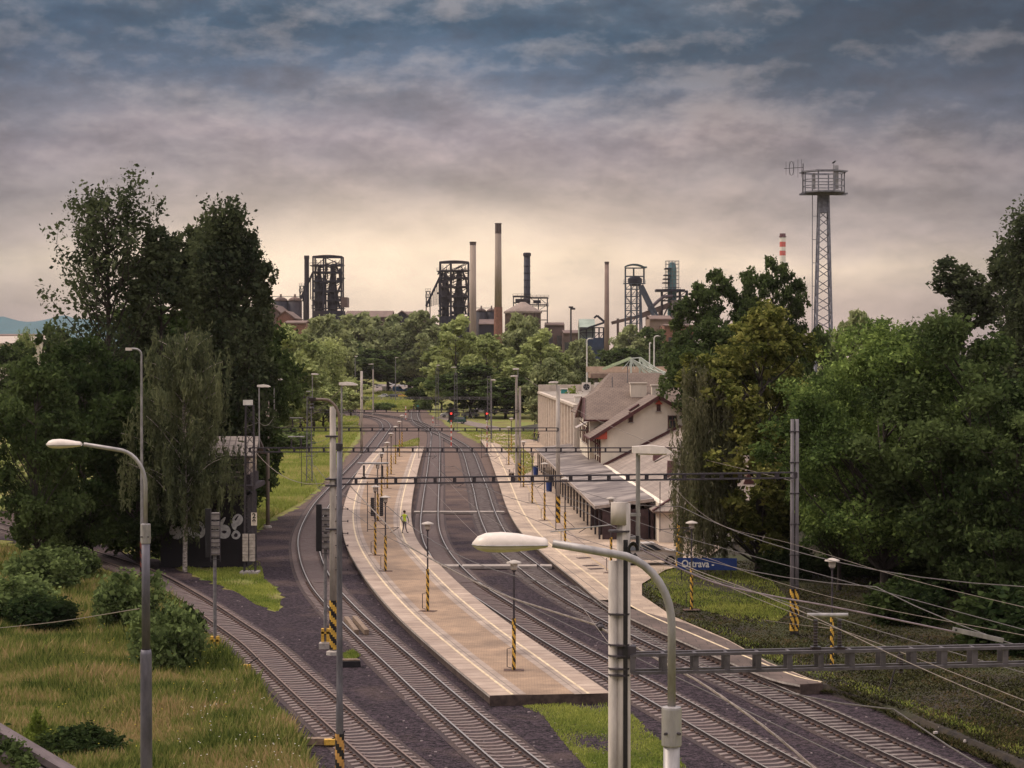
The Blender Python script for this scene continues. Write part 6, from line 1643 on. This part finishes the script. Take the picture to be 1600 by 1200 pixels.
small = thing('marker_stake', 'thin white stake at the left corner of the graffiti hut', 'stake', (*G(252, 848), 0)); MB().lathe((0, 0, 0), [(.07, 0), (.06, 2.0)], 6).build('stake', whitep, small); MB().box((0, 0, 2.0), (.2, .1, .1)).build('cap', whitep, small)

# ------------------------------------------------------------------ station name sign
Y = 124.0; s_ = Y / F; q = W(1086, 880, Y); t = thing('station_sign', 'blue station name sign reading Ostrava - in white letters on thin posts', 'sign', (q.x, Y, PZ), -.10)
zc = q.z - PZ - .04; dl = 2.6
b = MB(); b.b3(-1.1, dl, -.03, .03, zc - .37, zc + .37); b.build('board', bluep, t)
tx = text('Ostrava -', .62, whitep, 'lettering', t); tx.rotation_euler = (R(90), 0, 0); tx.location = (.18, -.04, zc - .01); tx.scale = (.86, 1, 1)
MB().b3(-.88, -.82, 0, .06, -.1, zc + .4).b3(2.2, 2.26, 0, .06, -.1, zc + .4).build('post', dsteel, t)
# white notice board
p = G(1087, 880, .4); q = W(1090, 838, 150); t = thing('notice_board', 'small pale notice board behind the blue station sign', 'notice board', (q.x, 146, .4))
MB().b3(-.75, .75, 0, .05, .7, 1.9).build('board', mat('notice_pale', (.5, .46, .36), .6, 5, .2), t); MB().b3(-.7, -.1, -.02, 0, 1.5, 1.85).build('poster', mat('notice_yellow', (.5, .42, .12), .6), t); MB().bar((-.6, .05, 0), (-.6, .05, 1.9), .07).bar((.6, .05, 0), (.6, .05, 1.9), .07).build('post', gsteel, t)

# ------------------------------------------------------------------ cars
def car(px, by, rz, m, label, kind='hatch', z=0.0, L=4.1, Yf=None, group=None, name='car'):
    if Yf: X, Yc = (px - 800) * Yf / F, Yf
    else: X, Yc = G(px, by, z)
    t = thing(name, label, 'van' if kind == 'van' else 'car', (X, Yc, z), rz, group)
    h = 1.45 if kind != 'van' else 2.1; hw = .84; k = L / 4.1
    if kind == 'sedan': prof = [(-2.05, .35), (-2.08, .62), (-1.98, .92), (-1.35, .98), (-.80, 1.40), (.35, 1.43), (1.05, .98), (1.85, .86), (2.05, .62), (2.03, .35)]; roof = (3, 6)
    elif kind == 'van': prof = [(-2.05, .4), (-2.08, 1.1), (-2.02, 2.0), (-1.9, 2.1), (1.0, 2.08), (1.5, 1.2), (1.95, 1.0), (2.08, .7), (2.05, .4)]; roof = (1, 5)
    else: prof = [(-2.03, .35), (-2.05, .75), (-1.98, 1.0), (-1.72, 1.38), (.30, 1.45), (1.0, 1.0), (1.8, .88), (2.03, .65), (2.02, .35)]; roof = (2, 5)
    b = MB(); n = len(prof)
    def wd(z): return hw if z < .95 else hw - .20 * (z - .95) / (h - .95)
    for ins, side in ((.06, -1), (0, -1), (0, 1), (.06, 1)):
        for x, z in prof: b.v.append((x * k * (1 - ins * .25), side * (wd(z) - ins * 0.9), z - (.02 if ins else 0) * 0))
    for r_ in range(3):
        for i in range(n): i2 = (i + 1) % n; b.f.append((r_ * n + i, r_ * n + i2, (r_ + 1) * n + i2, (r_ + 1) * n + i)); b.m.append(0)
    b.f += [tuple(reversed(range(n))), tuple(3 * n + i for i in range(n))]; b.m += [0, 0]
    b.build('body', m, t)
    g = MB(); zt = h - .10; zb = .98 if kind != 'van' else 1.25
    r0, r1 = (prof[roof[0]], prof[roof[1]])
    topx0, topx1 = prof[roof[0] + 1][0] if kind != 'van' else .3, prof[roof[1] - 1][0]
    for side in (-1, 1):
        yb, yt = side * (wd(zb) + .012 - .0), side * (wd(zt) + .012)
        for a, c in ((.05, .48), (.52, .95)):
            xb0, xb1 = (prof[roof[0]][0] + .15 if kind != 'van' else .2), prof[roof[1]][0] - .12
            f0 = lambda u: (xb0 + (xb1 - xb0) * u) * k; f1 = lambda u: (topx0 + .1 + (topx1 - topx0 - .15) * u) * k
            g.slab([(f0(a), yb, zb), (f0(c), yb, zb), (f1(c), yt, zt), (f1(a), yt, zt)], (0, side * -.01, 0))
    i1 = roof[1]; x_a, z_a = prof[i1 - 1]; x_b, z_b = prof[i1]
    def lerp(u): return ((x_a + (x_b - x_a) * u) * k, z_a + (z_b - z_a) * u)
    for u0, u1, ya, yb2 in ((.12, .92, .56, .70),):
        (xa_, za_), (xc, zc_) = lerp(u0), lerp(u1); g.slab([(xa_ + .015, -ya, za_ + .015), (xa_ + .015, ya, za_ + .015), (xc + .015, yb2, zc_ + .015), (xc + .015, -yb2, zc_ + .015)], (-.01, 0, -.01))
    x_a, z_a = prof[roof[0] + 1]; x_b, z_b = prof[roof[0]]
    (xa_, za_), (xc, zc_) = ((x_a + (x_b - x_a) * .12) * k, z_a + (z_b - z_a) * .12), ((x_a + (x_b - x_a) * .9) * k, z_a + (z_b - z_a) * .9)
    g.slab([(xa_ - .015, -.55, za_ + .015), (xc - .015, -.68, zc_ + .015), (xc - .015, .68, zc_ + .015), (xa_ - .015, .55, za_ + .015)], (.01, 0, -.01)); g.build('window', glassd, t)
    for x in (-1.28, 1.28):
        for side in (-1, 1):
            w_ = MB(); w_.tube([(x * k, side * .70, .31), (x * k, side * .87, .31)], .31, 16); wh = w_.build('wheel', black, t); MB().tube([(x * k, side * .86, .31), (x * k, side * .885, .31)], .19, 12).build('rim', galv, wh)
    for side in (-1, 1):
        MB().box((1.96 * k, side * .6, .72), (.16, .30, .14)).build('headlight', whitep, t); MB().box((-2.03 * k, side * .62, .78), (.06, .22, .2)).build('tail_light', redp, t)
    MB().box((2.03 * k, 0, .42), (.08, 1.5, .16)).box((-2.06 * k, 0, .45), (.08, 1.5, .16)).build('bumper', black, t)
    return t
def paint(n, c): return mat('car_paint_' + n, c, .3, 3, .06, spec=.5)
silver = paint('silver', (.46, .40, .36)); cgreen = paint('green', (.02, .07, .055)); cwhite = paint('white', (.62, .58, .55)); cblue = paint('blue', (.03, .12, .25)); cred = paint('red', (.40, .05, .04)); cdark = paint('dark', (.03, .03, .04)); corange = paint('orange', (.55, .30, .05))
car(1014, 881, .08, silver, 'silver hatchback parked by the station annex behind the foreground mast', 'hatch', PZ, 4.2)
car(714, 662, 3.05, cgreen, 'dark green hatchback parked on the grass below the left red signal', 'hatch', L=3.9)
car(703, 652, 3.3, cwhite, 'white car with red stripe parked behind the dark green hatchback', 'hatch', L=4.4)
car(735, 652, .1, cwhite, 'pale car partly hidden right of the dark green hatchback', 'sedan')
car(750, 646, .2, silver, 'silver car behind the dark trees between the two signals', 'sedan')
for i, (px, py, m, k, lb) in enumerate([
    (600, 622, cwhite, 'sedan', 'white car parked at the left end of the distant car park'), (612, 622.5, cdark, 'hatch', 'dark car in the front row of the distant car park'), (625, 621, corange, 'sedan', 'orange car in the front row of the distant car park'),
    (640, 622, corange, 'hatch', 'orange-yellow car right of the other orange car, far car park'), (606, 612, cwhite, 'van', 'white van in the middle row of the distant car park, left'), (622, 612, cblue, 'van', 'blue and white van in the middle row of the distant car park'),
    (638, 612, cblue, 'sedan', 'blue car in the middle row of the distant car park'), (652, 612, cwhite, 'sedan', 'white car at the right of the middle car park row'), (612, 604, cwhite, 'van', 'white van in the back row of the distant car park'),
    (628, 604, cwhite, 'sedan', 'white car in the back row of the distant car park, centre'), (643, 603, silver, 'van', 'silver van in the back row of the distant car park'), (594, 606, silver, 'hatch', 'silver car at the back left of the distant car park'),
    (656, 603, cwhite, 'hatch', 'white car at the back right of the distant car park')]):
    car(px, py, rnd.choice([0, .15, 3.1, -.2]), m, lb, k, group='cars in the distant car park', L=4.3)
for i, (px, m, lb) in enumerate([(1052, cred, 'small red car on the raised car deck behind the station roofs'), (1068, cwhite, 'white car on the raised car deck, left one'), (1082, silver, 'silver car on the raised car deck next to the willow')]):
    car(px, 0, .1, m, lb, 'hatch', 9.3, 4.1, 275)
q = MB(); t = thing('car_deck', 'pale raised parking deck behind the station house roofs', 'parking deck', (24, 280, 0)); MB().b3(-6, 14, -8, 14, 8.9, 9.25).build('deck', mat('deck_pale', (.45, .37, .31), .8, 2, .2), t); [MB().b3(x, x + .6, -7, -6, 0, 8.9).build('column', concrete, t) for x in (-5.5, 3, 12)]
asph = mat('path_asphalt', (.17, .13, .11), .9, 1.5, .25)
MB().poly([(*G(x, y, .03), .0) for x, y in [(585, 626), (665, 626), (665, 600), (585, 600)]]).build('car_park', asph, kind='structure')
MB().poly([(*G(x, y, .4), .408 if y > 672 else .0) for x, y in [(810, 697), (860, 700), (850, 676), (800, 668), (760, 660), (690, 646), (680, 650), (745, 664), (790, 678)]]).build('path', asph, kind='structure', loc=(0, 0, -.01))

# ------------------------------------------------------------------ people
def person(px, py, z, rz, label, top, legs, vest=None, h=1.75, Yf=None, arms=0.12, stride=.10, hair=(.05, .03, .02)):
    X, Y = G(px, py, z) if not Yf else ((px - 800) * Yf / F, Yf)
    t = thing('person', label, 'person', (X, Y, z), rz); k = h / 1.75
    V = {}; E = []; vs = []; rad = []
    def v(nm, x, y, zz, r, par=None):
        V[nm] = len(vs); vs.append((x * k, y * k, zz * k)); rad.append(r * k)
        if par: E.append((V[par], V[nm]))
    v('pelvis', 0, 0, .95, .145); v('waist', 0, 0, 1.10, .125, 'pelvis'); v('chest', 0, 0, 1.32, .155, 'waist'); v('neck', 0, .0, 1.49, .055, 'chest')
    v('head0', 0, -.01, 1.56, .07, 'neck'); v('head', 0, -.02, 1.65, .092, 'head0'); v('crown', 0, 0, 1.72, .06, 'head')
    for s, q in ((-1, 'l'), (1, 'r')):
        v(q + 'hip', s * .10, 0, .88, .085, 'pelvis'); v(q + 'knee', s * .12, -.03 - s * stride * .3, .49, .055, q + 'hip'); v(q + 'ankle', s * .12, s * stride, .09, .038, q + 'knee'); v(q + 'toe', s * .14, s * stride - .17, .035, .035, q + 'ankle')
        v(q + 'sho', s * .18, 0, 1.41, .058, 'chest'); v(q + 'elb', s * (.24 + arms), .02, 1.13, .042, q + 'sho'); v(q + 'wri', s * (.22 + arms * .6), -.12, .92, .028, q + 'elb'); v(q + 'palm', s * (.22 + arms * .5), -.15, .85, .032, q + 'wri')
        for j, dx in enumerate((-.03, -.01, .012, .032)): v(q + 'f%d' % j, s * (.22 + arms * .5) + dx, -.165, .775 + abs(j - 1) * .008, .009, q + 'palm')
        v(q + 'th', s * (.22 + arms * .5) - s * .045, -.18, .83, .010, q + 'palm')
    me = bpy.data.meshes.new('body'); me.from_pydata(vs, E, []); o = bpy.data.objects.new('body', me); COL.objects.link(o)
    sk = o.modifiers.new('Skin', 'SKIN'); o.modifiers.new('Sub', 'SUBSURF').levels = 1
    me.skin_vertices[0].data[0].use_root = True
    for i, r in enumerate(rad): me.skin_vertices[0].data[i].radius = (r, r * (.72 if vs[i][2] > 1.05 * k and vs[i][2] < 1.45 * k else 1))
    bpy.context.view_layer.update()
    m2 = bpy.data.meshes.new_from_object(o.evaluated_get(bpy.context.evaluated_depsgraph_get())); bpy.data.objects.remove(o)
    m2.materials.clear()
    for m in (skinm, top, legs, vest or top, black): m2.materials.append(m)
    for p in m2.polygons:
        c = p.center / k; mi = 0
        if c.z < .10: mi = 4
        elif c.z < .93 and abs(c.x) < .21: mi = 2
        elif c.z < 1.47 and not (c.z < .92 and abs(c.x) > .2): mi = 3 if abs(c.x) < .22 and vest else 1
        p.material_index = mi; p.use_smooth = True
    o = bpy.data.objects.new('body', m2); COL.objects.link(o); o.parent = t
    hm = mat('hair_%d' % int(hair[0] * 1000), hair, .9, 20, .3)
    MB().lathe((0, .012 * k, 1.665 * k), [(.088 * k, -.06 * k), (.105 * k, 0), (.10 * k, .05 * k), (.06 * k, .095 * k), (.01, .105 * k)], 12).build('hair', hm, t, smooth=True)
    f = MB(); 
    for s in (-1, 1): f.box((s * .035 * k, -.108 * k, 1.655 * k), (.022 * k, .012 * k, .012 * k)); f.box((s * .098 * k, -.01 * k, 1.64 * k), (.02 * k, .04 * k, .05 * k))
    f.box((0, -.118 * k, 1.63 * k), (.022 * k, .03 * k, .04 * k)); f.box((0, -.105 * k, 1.59 * k), (.045 * k, .012 * k, .01 * k)); f.build('face', mat('face_dark', (.30, .15, .10), .6), t)
    return t
cl_dark = mat('cloth_dark', (.035, .03, .04), .9, 9, .3); cl_grey = mat('cloth_grey', (.14, .12, .13), .9, 9, .3); cl_jean = mat('cloth_jean', (.05, .06, .10), .9, 9, .3); hiv = mat('hi_vis', (.62, .72, .05), .6, 9, .15); cl_g = mat('cloth_green', (.03, .10, .06), .9, 9, .3); cl_teal = mat('cloth_teal', (.05, .30, .24), .8, 9, .2)
person(632, 833.5, PZ, 2.6, 'railway worker in a yellow high-visibility vest walking on the island platform edge', cl_g, cl_grey, hiv, 1.8, stride=.16)
person(835, 691, PZ, .3, 'left person of a pair in dark clothes by the white block', cl_dark, cl_grey, None, 1.75); person(841, 691.5, PZ, -.4, 'right person of a pair standing by the white block', cl_dark, cl_jean, None, 1.7, stride=-.1)
person(646.5, 643, 0, 1.0, 'person in dark clothes crossing the far tracks', cl_dark, cl_dark, None, 1.8); person(653, 641, 0, .5, 'person in turquoise top by the far tracks', cl_teal, cl_jean, None, 1.7)
t = thing('trash_bin', 'dark blue bin on the platform under the far canopy edge', 'bin', (*G(837, 742, PZ), PZ)); MB().lathe((0, 0, 0), [(.28, 0), (.33, .95)], 10).build('body', bluep, t); MB().lathe((0, 0, .95), [(.35, 0), (.3, .1), (.1, .15)], 10).build('lid', black, t)
t = thing('trash_bin', 'second blue bin nearer along the canopy, beside a post', 'bin', (*G(858, 768, PZ), PZ)); MB().lathe((0, 0, 0), [(.28, 0), (.33, .95)], 10).build('body', bluep, t); MB().lathe((0, 0, .95), [(.35, 0), (.3, .1), (.1, .15)], 10).build('lid', black, t)
def bench(px, py, rz, lb):
    t = thing('platform_bench', lb, 'bench', (*G(px, py, PZ), PZ), rz); b = MB()
    for i in range(3): b.b3(-.9, .9, -.22 + i * .15, -.10 + i * .15, .42, .46)
    b.build('seat', timber, t); MB().b3(-.9, .9, .26, .30, .55, .66).b3(-.9, .9, .28, .32, .72, .84).build('backrest', timber, t)
    for x in (-.7, .7): MB().b3(x - .03, x + .03, -.2, .3, 0, .42).bar((x, .26, .3), (x, .3, .85), .05).build('leg', dsteel, t)
bench(800, 745, 1.5, 'dark platform bench beside the grass wedge, farther one'); bench(803, 752, 1.5, 'dark platform bench beside the grass wedge, nearer one')

# ------------------------------------------------------------------ overhead wires
def wire_path(nm, z, off=0.0, stag=.2, Ys=None, sag=0.0):
    """follow a track from support to support"""
    Ys = Ys or [20, 40.5, 62, 95, 130, 165, 220, 285]; L = LINES[nm]; out = []; o = L[np.argsort(L[:, 1])]
    y0 = max(o[0][1], 60); k = int(np.argmin(abs(o[:, 1] - (y0 + 6)))); sl = (o[k][0] - o[0][0]) / max(o[k][1] - o[0][1], .1)
    def X(y): return float(np.interp(y, o[:, 1], o[:, 0])) if y >= o[0][1] else float(o[0][0] + sl * (y - o[0][1]))
    s = 1
    for y in Ys: out.append((X(y) + off + stag * s, y, z)); s = -s
    pts = []
    for a, b2 in zip(out[:-1], out[1:]):
        for u in np.linspace(0, 1, 9, endpoint=False): pts.append((a[0] + (b2[0] - a[0]) * u, a[1] + (b2[1] - a[1]) * u, a[2] + (b2[2] - a[2]) * u - sag * 4 * u * (1 - u)))
    pts.append(out[-1]); return pts
def wire(pts, r, m, lb, name='overhead_wire', n=5):
    p0 = Vector(pts[0]); tag(MB().tube([Vector(p) - p0 for p in pts], r, n).build(name, m, loc=p0), lb, 'wire')
nice = {'T1': 'left track', 'T2': 'middle track beside the island platform', 'T3': 'right track beside the station'}
for nm in ('T1', 'T2', 'T3'):
    a = wire_path(nm, 5.7, stag=.15); c = wire_path(nm, 7.1, stag=.0, sag=.75)
    wire(a, .014, wirem, 'thin contact wire hanging over the ' + nice[nm], 'contact_wire'); wire(c, .016, wirem, 'sagging carrier wire above the ' + nice[nm], 'carrier_wire')
# thick twisted feeder through the foreground, traced on real heights
def traced(pix, r, m, lb, n=6, twist=False):
    pts = [W(x, y, Y) for x, y, Y in pix]; L = smooth_line([tuple(p) for p in pts], .25)
    b = MB(); p0 = Vector(L[0]); Ls = [Vector(p) - p0 for p in L]
    if twist:
        for ph in (0, 2.09, 4.19):
            b.tube([p + Vector((math.cos(i * .55 + ph) * r * .6, 0, math.sin(i * .55 + ph) * r * .6)) for i, p in enumerate(Ls)], r * .62, 5)
    else: b.tube(Ls, r, n)
    tag(b.build('overhead_wire', m, loc=p0), lb, 'wire'); return pts
traced([(548, 760, 95), (600, 815, 88), (640, 854, 80), (765, 920, 66), (850, 951, 59), (934, 977, 53.5)], .027, wirel, 'thick twisted pale cable descending from the left gantry to the clamp beside the foreground mast', twist=True)
traced([(942, 983, 53), (1040, 1037, 48), (1100, 1070, 45.5), (1200, 1140, 41), (1290, 1215, 38)], .026, wirel, 'thick twisted pale cable running on from the clamp to the bottom edge', twist=True)
q = W(938, 980, 53.2); t = thing('cable_clamp', 'dark cable clamp on the thick cable left of the foreground mast', 'clamp', q); MB().lathe((0, 0, -.09), [(.06, 0), (.11, .05), (.11, .12), (.05, .18)], 10).build('body', dsteel, t); MB().tube([(-.12, 0, .05), (-.02, 0, .12), (.02, 0, .12), (.12, 0, -.06)], .03, 6).build('hook', dsteel, t)
for pix, lb in [
    ([(640, 730, 120), (770, 860, 75), (880, 920, 62), (952, 1006, 45)], 'thin wire crossing under the thick cable towards the foreground mast'),
    ([(676, 725, 115), (738, 790, 90), (860, 870, 66), (960, 945, 52)], 'thin wire passing behind the large lamp head to the foreground mast'),
    ([(1000, 848, 41), (1080, 888, 39), (1180, 925, 37), (1280, 968, 35.5), (1430, 1040, 33), (1640, 1130, 31)], 'pale wire from the coil on the foreground mast to the lower right edge'),
    ([(1000, 700, 120), (1100, 806, 92), (1240, 850, 75), (1420, 905, 60), (1640, 958, 50)], 'thin wire passing in front of the golden linden to the right edge'),
    ([(985, 846, 60), (1110, 905, 55), (1240, 958, 50), (1330, 990, 46), (1400, 1016, 42), (1640, 1110, 36)], 'thin wire crossing the banded twin mast to the lower right'),
    ([(1080, 862, 80), (1200, 905, 68), (1350, 945, 56), (1640, 1000, 42)], 'thin wire behind the banded twin mast running to the right edge'),
    ([(820, 590, 220), (900, 640, 170), (1040, 700, 140), (1240, 752, 99)], 'thin wire above the station roofs'),
    ([(1000, 930, 120), (1100, 955, 110), (1240, 975, 99), (1300, 982, 60)], 'low pale wire over the grass strip towards the insulators'),
    ([(580, 790, 95), (592, 720, 130), (600, 690, 165)], 'short wire rising behind the insulators at the island platform'),
    ([(463, 690, 165), (418, 660, 165), (380, 668, 130)], 'looped jumper wire between the left masts'),
    ([(560, 740, 95), (640, 748, 100), (700, 758, 105), (780, 765, 110)], 'sagging cross wire below the second gantry beam')]:
    traced(pix, .008 if pix[0][2] < 70 or pix[-1][2] < 60 else .013, wirel, lb)
traced([(985, 850, 41), (1100, 905, 40), (1200, 930, 39), (1300, 948, 38), (1480, 985, 37), (1500, 990, 37)], .017, mat('wire_mauve', (.16, .12, .13), .5), 'dark mauve cable leading to the perforated plate at right')
q0, q1 = W(1488, 983, 37), W(1568, 1001, 36.8); t = thing('perforated_plate', 'grey perforated tension plate on the cable above the foreground beam', 'tension plate', q0)
MB().bar((0, 0, 0), q1 - q0, .03, .085).build('plate', galv, t); b = MB()
for i in range(7): c = (q1 - q0) * ((i + .5) / 7); b.box((c.x, -.03, c.z), (.035, .02, .03))
b.build('holes', black, t)
traced([(-40, 985, 60), (60, 975, 52), (120, 967, 48), (218, 951, 41)], .010, wirel, 'thin wire from the left edge tied to the left street lamp pole')
for Ya, xa_, ya_, xb_, yb_, Yb, lb in [(95, 520, 752, 395, 700, 130, 'curved wire from the left gantry mast to the lattice mast'), (165, 418, 664, 540, 600, 95, 'slack wire rising from the slim left mast to the white luminaire mast'), (130, 400, 652, 432, 640, 165, 'short slack wire between the lattice mast and the slim mast')]:
    A, B_ = W(xa_, ya_, Ya), W(xb_, yb_, Yb); wire([A.lerp(B_, u) - Vector((0, 0, 4 * u * (1 - u) * .9)) for u in np.linspace(0, 1, 12)], .016, wirel, lb)

# ------------------------------------------------------------------ concrete corner at lower left
A, B_ = W(-60, 1105, 38), W(110, 1215, 38)
cwall = mat('mauve_concrete', (.19, .145, .14), .9, 2, .35, bump=.3)
t = thing('concrete_parapet', 'weathered sloping concrete parapet in the lower left corner with ivy', 'parapet', (A.x, 38, 0))
P0 = Vector((A.x, 38, 0)); a_, b__ = A - P0, B_ - P0
b = MB(); b.slab([(a_.x, 0, a_.z), (b__.x, 0, b__.z), (b__.x, 0, b__.z - 6), (a_.x, 0, a_.z - 6)], (0, -1.2, 0)); b.build('wall', cwall, t)
b = MB(); b.slab([(a_.x - .1, .12, a_.z + .02), (b__.x + .1, .12, b__.z + .02), (b__.x + .1, .12, b__.z + .16), (a_.x - .1, .12, a_.z + .16)], (0, -.55, 0)); b.build('coping', mat('mauve_coping', (.15, .115, .115), .9, 2, .3, bump=.2), t)
rng = np.random.default_rng(5); C = []
for i in range(260): u = rng.uniform(.12, .75); c = a_.lerp(b__, u); C.append((c.x + rng.normal(0, .05), -.5 + rng.uniform(-.85, .1), c.z + .16 - abs(rng.normal(0, .35))))
V, Fc = leaves_np(np.array(C), 14, (.08, .08, .06), .045, rng); npmesh('ivy', V, Fc, LM['deep'], t)
MB().b3(a_.x - 4, b__.x + 6, -1.3, -.0, -.1, 0.05).build('footing', cwall, t)
# mast and stay at right
t = thing('rail_stake', 'thin leaning dark stake in the grass at the lower right', 'stake', (*G(1386, 1093), .1)); MB().bar((0, 0, 0), (.55, 0, 2.0), .05).build('stake', dsteel, t)
# odd stones and litter along the right gravel edge
b = MB()
for i in range(22): x, y = rnd.uniform(1370, 1600), rnd.uniform(1095, 1195); y = 1100 + (x - 1370) * .38 + rnd.gauss(0, 9); g_ = G(x, y, .1); b.box((g_[0], g_[1], .25), (rnd.uniform(.05, .16), rnd.uniform(.05, .14), .08), 0, rnd.random())
b.build('scattered_stones', mat('pale_stone', (.42, .36, .33), .9), kind='stuff')
b = MB()
for i in range(500):
    x, y = rnd.uniform(250, 1500), rnd.uniform(880, 1200)
    g_ = G(x, y); b.box((g_[0], g_[1], -.015), (rnd.uniform(.04, .1), rnd.uniform(.04, .1), .05), 0, rnd.random())
b.build('loose_pale_stones', mat('gravel_pale', (.24, .19, .19), .9), kind='stuff')
# ------------------------------------------------------------------ air
hz = MB().b3(-3000, 3000, -60, 6300, -3, 420).build('haze', None or bpy.data.materials.new('haze_air'), kind='stuff')
hm = bpy.data.materials['haze_air']; hm.use_nodes = True; t_ = hm.node_tree
for n in list(t_.nodes): t_.nodes.remove(n)
pv = t_.nodes.new('ShaderNodeVolumePrincipled'); pv.inputs['Color'].default_value = (.95, .86, .84, 1); pv.inputs['Density'].default_value = .000035
pv.inputs['Anisotropy'].default_value = .2
ho = t_.nodes.new('ShaderNodeOutputMaterial'); t_.links.new(pv.outputs[0], ho.inputs['Volume'])
